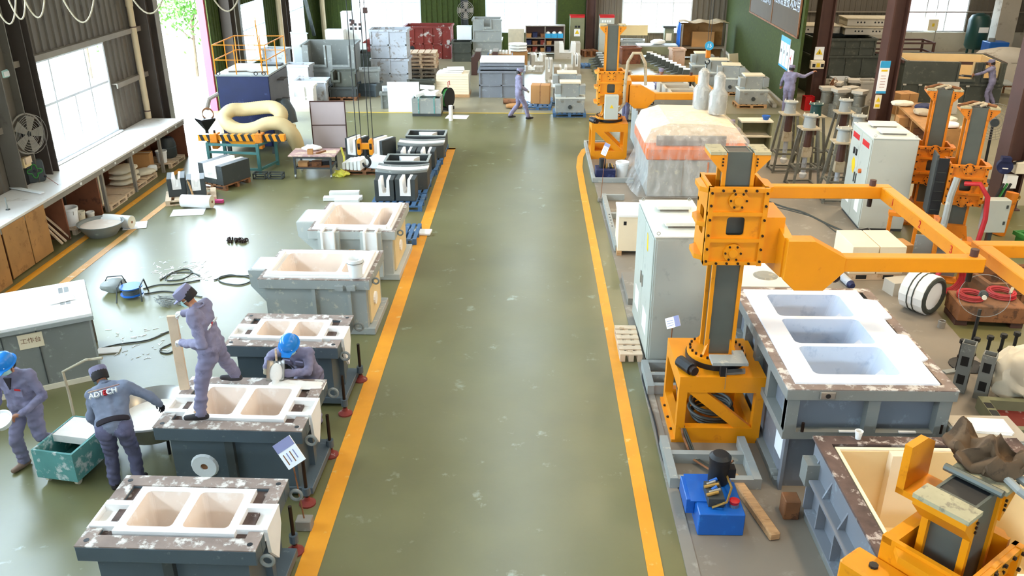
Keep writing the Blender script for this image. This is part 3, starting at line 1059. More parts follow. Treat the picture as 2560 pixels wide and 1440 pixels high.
def person(label, loc, rz, J, jacket='cloth_lilac', trousers='trousers', shoe='shoe', hand='skin', headgear='cap', mask=True,
           voxel=0.017, head_yaw=0.0, head_pitch=0.0, head_roll=0.0, grip=(0.5, 0.5), hand_dir=(None, None), hem=None, folds=0.019):
    """J: joints in metres, x to the person's right, y forward, z up, origin on the ground between the feet"""
    J = {k: Vector(v) for k, v in J.items()}
    caps = []

    def C(a, b, ra, rb, tagname):
        caps.append((Vector(a), Vector(b), ra, rb, tagname))
    pel, ch, nk, hd = J['pelvis'], J['chest'], J['neck'], J['head']
    rt = (J['sR'] - J['sL']).normalized()
    spine = (ch - pel).normalized()
    fwd = spine.cross(rt) * -1
    fwd = rt.cross(spine) * -1 if fwd.length < 0.1 else fwd
    # trunk
    for s_, S, Hh in ((1, J['sR'], J['hR']), (-1, J['sL'], J['hL'])):
        C(S - rt * s_ * 0.06 - spine * 0.05, ch * 0.4 + pel * 0.6 + rt * s_ * 0.085, 0.098, 0.098, 'J')
        C(ch * 0.4 + pel * 0.6 + rt * s_ * 0.085, Hh + spine * 0.05, 0.098, 0.108, 'J')
        C(Hh + spine * 0.04, Hh - spine * 0.04, 0.112, 0.108, 'T')
        C(nk - spine * 0.04, S, 0.07, 0.075, 'J')
    C(pel + spine * 0.05, ch, 0.115, 0.125, 'J')
    C(ch, nk, 0.11, 0.06, 'J')
    C(pel, pel + spine * 0.06, 0.12, 0.12, 'J')
    C(nk - spine * 0.01, hd * 0.75 + nk * 0.25, 0.052, 0.05, 'S')
    # legs
    for s_ in 'RL':
        C(J['h' + s_], J['k' + s_], 0.105, 0.078, 'T')
        C(J['k' + s_], J['a' + s_] + Vector((0, 0, 0.03)), 0.078, 0.066, 'T')
        a, t_ = J['a' + s_], J['t' + s_]
        C(a, a + Vector((0, 0, 0.02)), 0.045, 0.045, 'F')
        f = (t_ - a)
        f.z = 0
        f = f.normalized() if f.length > 1e-3 else Vector((0, 1, 0))
        lo = Vector((a.x, a.y, a.z - 0.045))
        C(lo - f * 0.05, lo + f * 0.06, 0.042, 0.045, 'F')
        C(lo + f * 0.06, lo + f * 0.17, 0.045, 0.036, 'F')
    # arms and palms
    palms = []
    for i, s_ in enumerate('RL'):
        S, E_, W = J['s' + s_], J['e' + s_], J['w' + s_]
        C(S, E_, 0.066, 0.054, 'J')
        C(E_, W - (W - E_).normalized() * 0.02, 0.054, 0.046, 'J')
        fd = (W - E_).normalized()
        hdv = Vector(hand_dir[i]).normalized() if hand_dir[i] else fd
        C(W - fd * 0.03, W + hdv * 0.02, 0.032, 0.032, 'H')
        side = hdv.cross(Vector((0, 0, 1)))
        side = side.normalized() if side.length > 0.2 else Vector((1, 0, 0))
        p1 = W + hdv * 0.085
        for k in (-1, 0, 1):
            C(W + hdv * 0.02 + side * k * 0.016, p1 + side * k * 0.026, 0.021, 0.018, 'H')
        palms.append((W, hdv, side, s_, grip[i]))
    # head
    hm = Matrix.Rotation(head_yaw, 3, 'Z') @ Matrix.Rotation(head_pitch, 3, 'X') @ Matrix.Rotation(head_roll, 3, 'Y')
    hf, hu, hs = hm @ Vector((0, 1, 0)), hm @ Vector((0, 0, 1)), hm @ Vector((1, 0, 0))
    hc = hd
    C(hc + hu * 0.025 - hf * 0.015, hc + hu * 0.03 + hf * 0.01, 0.092, 0.088, 'S')
    C(hc - hu * 0.02 + hf * 0.02, hc - hu * 0.065 + hf * 0.045, 0.068, 0.045, 'S')
    C(hc + hu * 0.005 + hf * 0.095, hc - hu * 0.022 + hf * 0.108, 0.012, 0.017, 'S')
    for k in (-1, 1):
        C(hc + hs * k * 0.083 + hu * 0.015, hc + hs * k * 0.088 - hu * 0.025, 0.016, 0.013, 'S')
    b = MB()
    for (p, q, r0, r1, _) in caps:
        capsule(b, p, q, r0, r1)
    me = bpy.data.meshes.new('person')
    me.from_pydata([tuple(v) for v in b.v], [], b.f)
    ob = bpy.data.objects.new('person', me)
    COL.objects.link(ob)
    md = ob.modifiers.new('remesh', 'REMESH')
    md.mode = 'VOXEL'
    md.voxel_size = voxel
    sm = ob.modifiers.new('smooth', 'SMOOTH')
    sm.factor = 0.5
    sm.iterations = 3
    bpy.context.view_layer.update()
    dg = bpy.context.evaluated_depsgraph_get()
    m2 = bpy.data.meshes.new_from_object(ob.evaluated_get(dg))
    ob.modifiers.clear()
    ob.data = m2
    bpy.data.meshes.remove(me)
    # which garment each vertex belongs to
    n = len(m2.vertices)
    co = np.empty(n * 3, dtype=np.float32)
    m2.vertices.foreach_get('co', co)
    co = co.reshape(-1, 3)
    best = np.full(n, 1e9)
    who = np.zeros(n, dtype=int)
    keys = ['J', 'T', 'S', 'H', 'F']
    for (p, q, r0, r1, tg) in caps:
        p_, q_ = np.array(p), np.array(q)
        d = q_ - p_
        L2 = max(float(d @ d), 1e-8)
        t = np.clip(((co - p_) @ d) / L2, 0, 1)
        dist = np.linalg.norm(co - (p_ + t[:, None] * d), axis=1) - (r0 + (r1 - r0) * t)
        if tg == 'J':
            dist = dist - 0.004
        k = dist < best
        best[k] = dist[k]
        who[k] = keys.index(tg)
    nor = np.empty(n * 3, dtype=np.float32)
    m2.vertices.foreach_get('normal', nor)
    nor = nor.reshape(-1, 3)
    cloth = (who == 0) | (who == 1)
    amp = np.zeros(n)
    for i in np.nonzero(cloth)[0]:
        x, y, z = co[i]
        amp[i] = mnoise.noise((x * 9 + z * 3, y * 9, z * 17 + x * 4)) * folds + mnoise.noise((x * 22, y * 22, z * 30)) * folds * 0.35 + 0.004
    co2 = co + nor * amp[:, None]
    m2.vertices.foreach_set('co', co2.astype(np.float32).ravel())
    m2.materials.clear()
    mt = [jacket, trousers, 'skin', hand, shoe]
    for q in mt:
        m2.materials.append(MATS[q])
    nl = len(m2.polygons)
    idx = np.zeros(nl, dtype=np.int32)
    lv = np.empty(len(m2.loops), dtype=np.int32)
    m2.loops.foreach_get('vertex_index', lv)
    ls = np.empty(nl, dtype=np.int32)
    m2.polygons.foreach_get('loop_start', ls)
    idx[:] = who[lv[ls]]
    m2.polygons.foreach_set('material_index', idx)
    m2.shade_smooth()
    # fingers join the body mesh, rooted inside the palms
    fb = MB()
    for (W, hv, sd, s_, gp) in palms:
        curl = hv.cross(sd).normalized()
        if curl.z > 0:
            curl = -curl
        for k, ln in ((-1.5, 0.062), (-0.5, 0.075), (0.5, 0.07), (1.5, 0.055)):
            p0 = W + hv * 0.07 + sd * k * 0.019
            d1 = (hv * (1 - gp * 0.4) + curl * gp).normalized()
            d2 = (hv * (0.6 - gp) + curl * (0.3 + gp)).normalized()
            p1 = p0 + d1 * ln * 0.6
            p2 = p1 + d2 * ln * 0.5
            capsule(fb, p0, p1, 0.0105, 0.0095, 8, 3)
            capsule(fb, p1, p2, 0.0095, 0.008, 8, 3)
        ts = 1 if s_ == 'L' else -1
        p0 = W + hv * 0.02 + sd * ts * 0.028
        p1 = p0 + (hv + sd * ts * 0.9 + curl * 0.4).normalized() * 0.042
        capsule(fb, p0, p1, 0.013, 0.011, 8, 3)
        capsule(fb, p1, p1 + (hv + curl * 0.6).normalized() * 0.032, 0.011, 0.009, 8, 3)
    bm = bmesh.new()
    bm.from_mesh(m2)
    nv0 = len(bm.verts)
    nvs = [bm.verts.new(p) for p in fb.v]
    for q in fb.f:
        f = bm.faces.new([nvs[i] for i in q])
        f.material_index = 3
        f.smooth = True
    bm.to_mesh(m2)
    bm.free()
    ob.location = loc
    ob.rotation_euler = (0, 0, rz)
    tag(ob, label, 'person')
    HM = Matrix.Translation(hc) @ hm.to_4x4()

    def part(bb, nm, m_, smooth=True):
        o = bb.obj(nm, m_, ob, smooth=smooth)
        o.matrix_local = HM
        return o
    for k in (-1, 1):
        part(MB().ell((k * 0.033, 0.089, 0.022), (0.013, 0.008, 0.008), 8, 6), 'eye', 'hair')
    part(MB().box(-0.024, 0.024, 0.092, 0.1, -0.052, -0.044), 'mouth', 'pink')
    hb = MB()
    hb.lathe([(0.097, -0.05), (0.101, 0.0), (0.1, 0.05), (0.07, 0.1), (0.0, 0.125)], (0, -0.02, 0.0), 18, 0.98, 1.0)
    hb.v = [(x, min(y, 0.06 if z > 0.03 else 0.0), z) for x, y, z in hb.v]
    part(hb, 'hair', 'hair')
    if mask:
        part(MB().grid(10, 6, lambda u, v: (math.sin((u - 0.5) * 2.4) * 0.085, math.cos((u - 0.5) * 2.4) * 0.1 + 0.018 - 0.02 * abs(v - 0.5), -0.075 + 0.085 * v)), 'face_mask', 'mask')
        part(MB().torus((0, 0.0, -0.02), 0.092, 0.003, 'z', 20, 4), 'mask_strap', 'mask')
    if headgear == 'helmet':
        h = MB().lathe([(0.152, 0.028), (0.155, 0.034), (0.128, 0.04), (0.126, 0.075), (0.112, 0.125), (0.08, 0.16), (0.035, 0.176), (0, 0.178)], (0, 0.0, 0.0), 24, 0.9, 1.05)
        ho = part(h, 'helmet', 'helmet')
        MB().prism([(-0.07, 0.14), (0.07, 0.14), (0.055, 0.2), (-0.055, 0.2)], 'z', 0.026, 0.034).obj('brim', 'helmet', ho)
        for k in (-1, 0, 1):
            MB().ell((k * 0.065, 0.118 - abs(k) * 0.012, 0.06), (0.008, 0.006, 0.006), 8, 5).obj('vent', 'white', ho)
        for k in (-1, 1):
            MB().tube([(k * 0.1, 0.03, 0.03), (k * 0.085, 0.05, -0.06), (0, 0.06, -0.115)], 0.004, 5).obj('chin_strap', 'shirt', ho)
    elif headgear:
        cm = {'cap': 'cloth_lilac', 'whitecap': 'plaster'}[headgear]
        h = MB().lathe([(0.104, 0.02), (0.108, 0.05), (0.108, 0.09), (0.098, 0.118), (0.05, 0.13), (0, 0.132)], (0, -0.005, 0.0), 20, 0.96, 1.06)
        ho = part(h, 'cap', cm)
        MB().prism([(-0.085, 0.07), (-0.06, 0.15), (0, 0.175), (0.06, 0.15), (0.085, 0.07)], 'z', 0.022, 0.03).obj('peak', cm, ho)
        MB().torus((0, -0.1, 0.045), 0.03, 0.006, 'y', 10, 5, 0, PI).obj('cap_opening', 'hair', ho)
    if hem:
        hb = MB().lathe([(0.175, -0.03), (0.185, 0.0), (0.18, 0.03)], n=20, sx=1.08, sy=0.8).obj('jacket_hem', hem, ob, smooth=True)
        z_ = spine
        x_ = rt
        y_ = z_.cross(x_)
        p = pel + spine * 0.02
        hb.matrix_local = Matrix(((x_.x, y_.x, z_.x, p.x), (x_.y, y_.y, z_.y, p.y), (x_.z, y_.z, z_.z, p.z), (0, 0, 0, 1)))
    return ob, dict(rt=rt, spine=spine, fwd=fwd, ch=ch, HM=HM, pel=pel)


def collar(ob, info, m='cloth_lilac', open_front=True):
    ch, sp_, rt = info['ch'], info['spine'], info['rt']
    nk = ch + sp_ * 0.2
    y_ = sp_.cross(rt)
    c = MB().torus((0, 0, 0), 0.072, 0.014, 'z', 18, 6).obj('collar', m, ob, smooth=True)
    c.matrix_local = Matrix(((rt.x, y_.x, sp_.x, nk.x), (rt.y, y_.y, sp_.y, nk.y), (rt.z, y_.z, sp_.z, nk.z), (0, 0, 0, 1)))


STAND = dict(pelvis=(0, 0, 0.93), chest=(0, 0.0, 1.25), neck=(0, 0.0, 1.45), head=(0, 0.03, 1.58), sR=(0.185, 0, 1.40), sL=(-0.185, 0, 1.40),
             eR=(0.24, -0.02, 1.12), eL=(-0.24, -0.02, 1.12), wR=(0.24, 0.08, 0.90), wL=(-0.24, 0.08, 0.90),
             hR=(0.095, 0, 0.88), hL=(-0.095, 0, 0.88), kR=(0.1, 0.02, 0.48), kL=(-0.1, 0.02, 0.48), aR=(0.1, 0, 0.09), aL=(-0.1, 0, 0.09),
             tR=(0.1, 0.15, 0.04), tL=(-0.1, 0.15, 0.04))


def pose(**k):
    d = dict(STAND)
    d.update(k)
    return d


# worker standing astride on the rim of the launder box, plank in his hands (faces left)
fa, fb_ = G(505, 1048, 1.06), G(590, 950, 1.06)
w1 = Vector((fa.x, fa.y, 1.055))
# local axes with rz = 90deg: forward (+y) = world -X, right (+x) = world +Y
dxb, dyb = fb_.y - fa.y, -(fb_.x - fa.x)
pl = (pk.y - fa.y, -(pk.x - fa.x))
ob, inf = person('worker in lilac overalls and cap standing on the launder box holding a plank', w1, R(90),
    pose(pelvis=(0.26, -0.14, 0.84), chest=(0.28, -0.08, 1.14), neck=(0.28, -0.02, 1.33), head=(0.30, 0.07, 1.45),
         sR=(0.47, -0.05, 1.28), sL=(0.10, -0.04, 1.29), hR=(0.35, -0.15, 0.80), hL=(0.16, -0.13, 0.80),
         kL=(0.07, -0.03, 0.44), aL=(0.0, 0.0, 0.085), tL=(-0.03, 0.17, 0.04), kR=(0.62, -0.12, 0.46), aR=(dxb, dyb, 0.085), tR=(dxb, dyb + 0.15, 0.04),
         eR=(0.64, 0.1, 1.06), wR=(pl[0] + 0.02, pl[1] - 0.14, 1.04), eL=(-0.02, -0.16, 1.0), wL=(pl[0] - 0.3, pl[1] - 0.2, 0.8)),
    hand='glovewhite', headgear='cap', mask=True, voxel=0.016, head_yaw=R(8), head_pitch=R(-38), grip=(0.9, 0.7), hand_dir=((0, 1, -0.1), (0.7, 0.8, -0.1)))
collar(ob, inf)
bk_m = Matrix.Translation((0.26, -0.225, 1.17)) @ Matrix.Rotation(R(180), 4, 'Z') @ Matrix.Rotation(R(70), 4, 'X')
text('ADT', 0.07, 'white', ob, None, None, 'back_lettering', 0.006, matrix=bk_m)
text('E', 0.07, 'red', ob, None, None, 'back_lettering', 0.006, matrix=bk_m @ Matrix.Translation((0.1, 0, 0)))
text('CH', 0.07, 'white', ob, None, None, 'back_lettering', 0.006, matrix=bk_m @ Matrix.Translation((0.17, 0, 0)))

# worker with blue helmet pouring powder over the rear rim (faces the camera, a little left)
w2 = G(765, 1065)
w2 = Vector((-3.0, 9.97, 0))
ob, inf = person('worker in blue helmet and gloves leaning over the box pouring powder from scoop', w2, R(165),
    pose(pelvis=(0, -0.08, 0.84), chest=(0, 0.10, 1.13), neck=(0, 0.22, 1.29), head=(0.0, 0.29, 1.40), sR=(0.19, 0.16, 1.25), sL=(-0.19, 0.16, 1.25),
         hR=(0.095, -0.09, 0.8), hL=(-0.095, -0.09, 0.8), kR=(0.1, 0.05, 0.45), kL=(-0.1, 0.05, 0.45), aR=(0.1, -0.03, 0.085), aL=(-0.1, -0.03, 0.085), tR=(0.1, 0.12, .04), tL=(-0.1, 0.12, .04),
         eR=(0.36, 0.22, 1.16), wR=(0.30, 0.42, 1.10), eL=(-0.26, 0.34, 1.08), wL=(0.02, 0.50, 1.10)),
    hand='glove', headgear='helmet', mask=True, voxel=0.016, head_yaw=R(12), head_pitch=R(-30), grip=(0.9, 0.6), hand_dir=((0.05, 0.3, -1), (0.8, 0.5, -0.1)))
collar(ob, inf)
for k in (-1, 1):
    MB().box(-0.055, 0.055, -0.01, 0.012, -0.05, 0.05).obj('chest_pocket', 'cloth_lilac', ob).matrix_local = Matrix.Translation((k * 0.095, 0.235, 1.12)) @ Matrix.Rotation(R(-32), 4, 'X')
sc_ = thing('powder_scoop', 'steel scoop full of white powder in the helmeted worker\'s hand', 'scoop', G(692, 922, 1.16), R(10))
pts = []
b = MB()
b.grid(10, 8, lambda u, v: ((u - 0.5) * 0.22, -0.16 + v * 0.26, 0.0 + 0.07 * (2 * u - 1) ** 2 + (0.04 if v < 0.01 else 0)))
b.grid(10, 8, lambda u, v: ((u - 0.5) * 0.226, -0.16 + v * 0.263, -0.004 + 0.07 * (2 * u - 1) ** 2))
b.obj('blade', 'steel', sc_, smooth=True)
MB().cyl((0, 0.1, 0.03), (0, 0.24, 0.1), 0.014, n=8).obj('handle', 'woodlight', sc_)
b = MB().ell((0, -0.06, 0.03), (0.085, 0.13, 0.03), 16, 10)
b.cyl((0, -0.14, 0.02), (0, -0.3, -0.02), 0.05, 0.075, 12)
b.obj('powder', 'powder', sc_, smooth=True)
sc_.rotation_euler = (R(52), 0, R(5))

# walking worker with blue helmet and a white bowl (faces the camera)
w3 = G(103, 1160)
ob, inf = person('worker in blue helmet walking past the grey bench carrying a white bowl', w3, R(172),
    pose(pelvis=(0, 0.0, 0.90), chest=(0, 0.04, 1.20), neck=(0, 0.08, 1.40), head=(0, 0.14, 1.53), sR=(0.2, 0.04, 1.35), sL=(-0.2, 0.04, 1.35),
         hR=(0.1, 0, 0.86), hL=(-0.1, 0, 0.86), kR=(0.14, 0.14, 0.47), aR=(0.17, 0.07, 0.085), tR=(0.2, 0.22, 0.04), kL=(-0.13, 0.05, 0.48), aL=(-0.15, -0.24, 0.11), tL=(-0.17, -0.1, 0.04),
         eR=(0.32, 0.02, 1.07), wR=(0.26, 0.2, 0.88), eL=(-0.31, 0.04, 1.07), wL=(-0.14, 0.26, 0.92)),
    jacket='cloth_lilac', trousers='trousers', shoe='shoetan', hand='skin', headgear='helmet', mask=True, voxel=0.016, head_yaw=R(4), head_pitch=R(-22), grip=(0.7, 0.8), hand_dir=((-0.5, 0.6, -0.5), (0.9, 0.5, -0.1)))
collar(ob, inf)
MB().prism([(-0.05, 1.36), (0.05, 1.36), (0.0, 1.2)], 'y', 0.155, 0.175).obj('undershirt', 'shirt', ob)
MB().box(-0.16, -0.06, 0.165, 0.18, 1.12, 1.22).obj('chest_pocket', 'cloth_lilac', ob)
MB().box(-0.15, -0.07, 0.18, 0.184, 1.2, 1.225).obj('chest_badge', 'redhose', ob)
bp_ = ob.matrix_basis @ Vector((0.0, 0.40, 0.86))
bw_ = thing('bowl', 'round white bowl held in both hands of the walking worker', 'bowl', bp_)
MB().lathe([(0, 0.0), (0.1, 0.0), (0.135, 0.09), (0.14, 0.1), (0.125, 0.1), (0.09, 0.02), (0, 0.02)], n=22).obj('shell', 'white', bw_, smooth=True)
MB().lathe([(0, 0.075), (0.115, 0.075), (0.115, 0.06), (0, 0.06)], n=18).obj('powder', 'powder', bw_)
bw_.rotation_euler = (R(25), 0, 0)

# bending worker, jacket with lettering on the back (faces away, to the tub)
w4 = Vector((-4.95, 8.6, 0))
ob, inf = person('worker in grey jacket with lettering on the back bending over the mixing tub', w4, R(12),
    pose(pelvis=(0, -0.05, 0.92), chest=(-0.06, 0.2, 1.13), neck=(-0.14, 0.36, 1.25), head=(-0.2, 0.46, 1.31), sR=(0.12, 0.28, 1.24), sL=(-0.27, 0.27, 1.17),
         hR=(0.1, -0.06, 0.87), hL=(-0.1, -0.06, 0.87), kR=(0.13, 0.03, 0.47), kL=(-0.12, 0.03, 0.47), aR=(0.16, -0.04, 0.085), aL=(-0.14, -0.02, 0.085), tR=(0.18, 0.12, 0.04), tL=(-0.15, 0.13, 0.04),
         eR=(0.38, 0.30, 1.05), wR=(0.42, 0.46, 0.84), eL=(-0.30, 0.16, 0.9), wL=(-0.18, 0.22, 0.66)),
    jacket='cloth_grey', trousers='jeans', shoe='shoe', hand='shirt', headgear='cap', mask=True, voxel=0.016, head_yaw=R(28), head_pitch=R(-42), grip=(0.7, 0.5), hem='shirt', hand_dir=(None, None))
collar(ob, inf, 'cloth_grey')
sp_, rt_ = inf['spine'], inf['rt']
nb = rt_.cross(sp_)          # points out of the back
nb = -nb if nb.y > 0 else nb
pb = inf['pel'] * 0.12 + inf['ch'] * 0.88 + nb * 0.155 + sp_ * 0.06
bm_ = Matrix(((rt_.x, sp_.x, nb.x, pb.x), (rt_.y, sp_.y, nb.y, pb.y), (rt_.z, sp_.z, nb.z, pb.z), (0, 0, 0, 1)))
for tx, x, c_ in (('ADT', -0.085, 'white'), ('E', 0.012, 'red'), ('CH', 0.09, 'white')):
    text(tx, 0.088, c_, ob, None, None, 'back_lettering', 0.02, matrix=bm_ @ Matrix.Translation((x, 0, 0)))
MB().box(-0.18, 0.18, 0.06, 0.068, -0.02, 0.006).obj('yoke_stripe', 'pink', ob).matrix_local = bm_

# ------------------------------------------------------------ yellow slewing manipulators
def bolts(parent, pts, axis, r=0.016, h=0.02, m='bolt'):
    me = None
    for p in pts:
        if me is None:
            o = MB().cyl((0, 0, 0), {'x': (h, 0, 0), 'y': (0, -h, 0), 'z': (0, 0, h), '-x': (-h, 0, 0)}[axis], r, n=8).obj('bolt', m, parent)
            me = o.data
        else:
            o = bpy.data.objects.new('bolt', me)
            COL.objects.link(o)
            o.parent = parent
        o.location = p


def mast_and_carriage(t, z0, ztop, cz, ch, yel='yellow', shade='mastgrey', guard=False):
    """grey square mast with yellow guide rails, capped, and the bolted carriage that rides on it"""
    MB().box(-0.15, 0.15, -0.15, 0.15, z0, ztop).obj('mast', shade, t)
    for sx in (-1, 1):
        for sy in (-1, 1):
            MB().box(sx * 0.15 - 0.0 if sx > 0 else -0.195, 0.195 if sx > 0 else -0.15, sy * 0.15 - 0.025, sy * 0.15 + 0.025, z0, ztop).obj('guide_rail', yel, t)
    for sx in (-1, 1):
        xa, xb = sorted((sx * 0.17, sx * 0.36))
        MB().box(xa, xb, -0.2, 0.2, ztop - 0.01, ztop + 0.025).obj('cap_plate', 'yelplate', t)
        MB().prism([(sx * 0.196, ztop - 0.01), (sx * 0.36, ztop - 0.01), (sx * 0.36, ztop - 0.06), (sx * 0.196, ztop - 0.24)], 'y', -0.19, 0.19).obj('cap_bracket', yel, t)
        bolts(t, [(sx * 0.205, -0.192, ztop - 0.06 - 0.04 * k) for k in range(3)], 'y', 0.012, 0.012)
    MB().rim((-0.15, 0.15, -0.15, 0.15), (-0.13, 0.13, -0.13, 0.13), ztop, ztop + 0.012).obj('mast_lip', shade, t)
    MB().box(-0.13, 0.13, -0.13, 0.13, ztop - 0.002, ztop + 0.004).obj('mast_hollow', 'black', t)
    # carriage
    hw = 0.36
    z1, z2 = cz - ch / 2, cz + ch / 2
    for sy in (-1, 1):
        ya, yb = sorted((sy * 0.24, sy * 0.30))
        win = rrect(-0.11, 0.11, -0.12, 0.12, 0.04)
        pl = plate_with_holes([(-hw, -ch / 2), (hw, -ch / 2), (hw, ch / 2), (-hw, ch / 2)], [win], 0, 0.03)
        o = pl.obj('carriage_plate', yel, t)
        o.matrix_local = Matrix.Translation((0, sy * 0.27, cz)) @ Matrix.Rotation(R(90), 4, 'X')
        for zz in (z1 + 0.03, z2 - 0.03, cz - 0.17, cz + 0.17):
            MB().box(-hw, hw, min(sy * 0.27, sy * 0.34), max(sy * 0.27, sy * 0.34), zz - 0.025, zz + 0.025).obj('carriage_rib', yel, t)
        for sx in (-1, 1):
            xa, xb = sorted((sx * hw, sx * (hw - 0.06)))
            MB().box(xa, xb, min(sy * 0.27, sy * 0.345), max(sy * 0.27, sy * 0.345), z1, z2).obj('carriage_rib', yel, t)
    for sx in (-1, 1):
        xa, xb = sorted((sx * (hw - 0.04), sx * hw))
        win = rrect(-0.12, 0.12, -0.17, 0.17, 0.05)
        o = plate_with_holes([(-0.24, -ch / 2), (0.24, -ch / 2), (0.24, ch / 2), (-0.24, ch / 2)], [win], 0, 0.04).obj('carriage_side', yel, t)
        o.matrix_local = Matrix.Translation((sx * hw - (0.04 if sx > 0 else 0), 0, cz)) @ Matrix.Rotation(R(90), 4, 'Z') @ Matrix.Rotation(R(90), 4, 'X')
        for zz in (z1 + 0.06, cz, z2 - 0.06):
            MB().prism([(sx * hw, -0.24), (sx * hw, 0.24), (sx * (hw + 0.09), 0.16), (sx * (hw + 0.09), -0.16)], 'z', zz - 0.03, zz + 0.03).obj('carriage_rib', yel, t)
    for zz in (cz - 0.34, cz + 0.34):
        if abs(zz - cz) < ch / 2 - 0.05:
            MB().lathe([(0.0, 0.05), (0.055, 0.05), (0.06, 0.03), (0.12, 0.03), (0.125, 0.0)], n=16).obj('roller_cover', yel, t, smooth=True).matrix_local = Matrix.Translation((0, -0.3, zz)) @ Matrix.Rotation(R(90), 4, 'X')
            bolts(t, [(0.095 * math.cos(a), -0.33, zz + 0.095 * math.sin(a)) for a in (2 * PI * k / 6 for k in range(6))], 'y', 0.014, 0.015)
    bolts(t, [(sx * (hw - 0.03), -0.345, cz + q * ch) for sx in (-1, 1) for q in (-0.44, -0.28, -0.1, 0.1, 0.28, 0.44)], 'y')
    bolts(t, [(x, -0.34, zz) for x in (-0.2, -0.07, 0.07, 0.2) for zz in (z1 + 0.03, z2 - 0.03)], 'y')
    if guard:
        for sx in (-1,):
            MB().box(-0.62, -0.58, -0.25, 0.2, z1 - 0.25, z2 + 0.15).obj('guard_plate', 'darkgrey', t)
            MB().box(-0.58, -0.38, -0.28, -0.25, z1 - 0.25, z2 + 0.1).obj('guard_plate', 'black', t)
            for k in range(5):
                MB().box(-0.57, -0.4, -0.29, -0.28, z1 - 0.15 + k * 0.2, z1 - 0.14 + k * 0.2).obj('guard_slot', 'cable', t)


def base_frame(t, hw, h, yel='yellow'):
    e = 0.055
    MB().box(-hw - 0.1, hw + 0.02, -hw - 0.05, hw + 0.05, 0.0, 0.05).obj('base_plate', yel, t)
    for sx in (-1, 1):
        for sy in (-1, 1):
            MB().box(sx * hw - e, sx * hw + e, sy * hw - e, sy * hw + e, 0.05, h).obj('leg', yel, t)
    for sy in (-1, 1):
        MB().box(-hw + e, hw - e, sy * hw - e, sy * hw + e, 0.05, 0.24).obj('rail', yel, t)
        MB().box(-hw + e, hw - e, sy * hw - e, sy * hw + e, h - 0.2, h).obj('rail', yel, t)
        MB().prism([(-hw + 0.06, h - 0.2), (-hw + 0.3, h - 0.2), (hw - e, 0.24), (hw - 0.29, 0.24)], 'y', sy * hw - 0.045, sy * hw + 0.045).obj('brace', yel, t)
    for sx in (-1, 1):
        MB().box(sx * hw - e, sx * hw + e, -hw + e, hw - e, 0.05, 0.2).obj('rail', yel, t)
        MB().box(sx * hw - e, sx * hw + e, -hw + e, hw - e, h - 0.2, h).obj('rail', yel, t)
    MB().box(-hw - e, hw + e, -hw - e, hw + e, h, h + 0.03).obj('top_plate', yel, t)
    bolts(t, [(x, -hw - 0.03, 0.05) for x in (-hw, 0, hw)] + [(-hw - 0.07, y, 0.05) for y in (-0.3, 0.0, 0.3)], 'z', 0.018, 0.02)


def slew_ring(t, h, white=True):
    MB().lathe([(0.40, 0), (0.40, 0.07), (0.34, 0.07), (0.34, 0.0)], (0, 0, h + 0.03), 28).obj('slew_bearing', 'black', t, smooth=True)
    MB().lathe([(0.0, 0), (0.385, 0), (0.385, 0.06), (0.30, 0.06), (0.0, 0.06)], (0, 0, h + 0.1), 28).obj('slew_ring', 'yellow', t, smooth=True)
    bolts(t, [(0.345 * math.cos(a), 0.345 * math.sin(a), h + 0.16) for a in (2 * PI * k / 24 for k in range(24))], 'z', 0.016, 0.03)
    for a in (45, 135, 225, 315):
        MB().prism([(0.2, 0), (0.33, 0), (0.2, 0.22)], 'y', -0.015, 0.015).obj('gusset', 'yellow', t).matrix_local = Matrix.Translation((0, 0, h + 0.16)) @ Matrix.Rotation(R(a), 4, 'Z')
    MB().cyl((-0.52, -0.25, h + 0.1), (-0.4, -0.48, h + 0.1), 0.08, n=12).obj('slew_motor', 'black', t)
    MB().cyl((-0.4, -0.48, h + 0.1), (-0.37, -0.54, h + 0.1), 0.06, n=12).obj('motor_cap', 'bolt', t)
    if white:
        MB().box(-0.16, 0.3, -0.56, -0.32, h + 0.2, h + 0.24).obj('tray', 'palegrey', t)
        MB().box(0.16, 0.3, -0.32, -0.2, h + 0.2, h + 0.24).obj('tray', 'palegrey', t)
        MB().prism([(0.0, -0.5), (0.3, -0.46), (0.32, -0.36), (0.05, -0.4)], 'z', h + 0.03, h + 0.06).obj('loose_plate', 'steelgrey', t)
        MB().box(-0.04, 0.04, -0.54, -0.46, h + 0.03, h + 0.2).obj('tray_support', 'black', t)


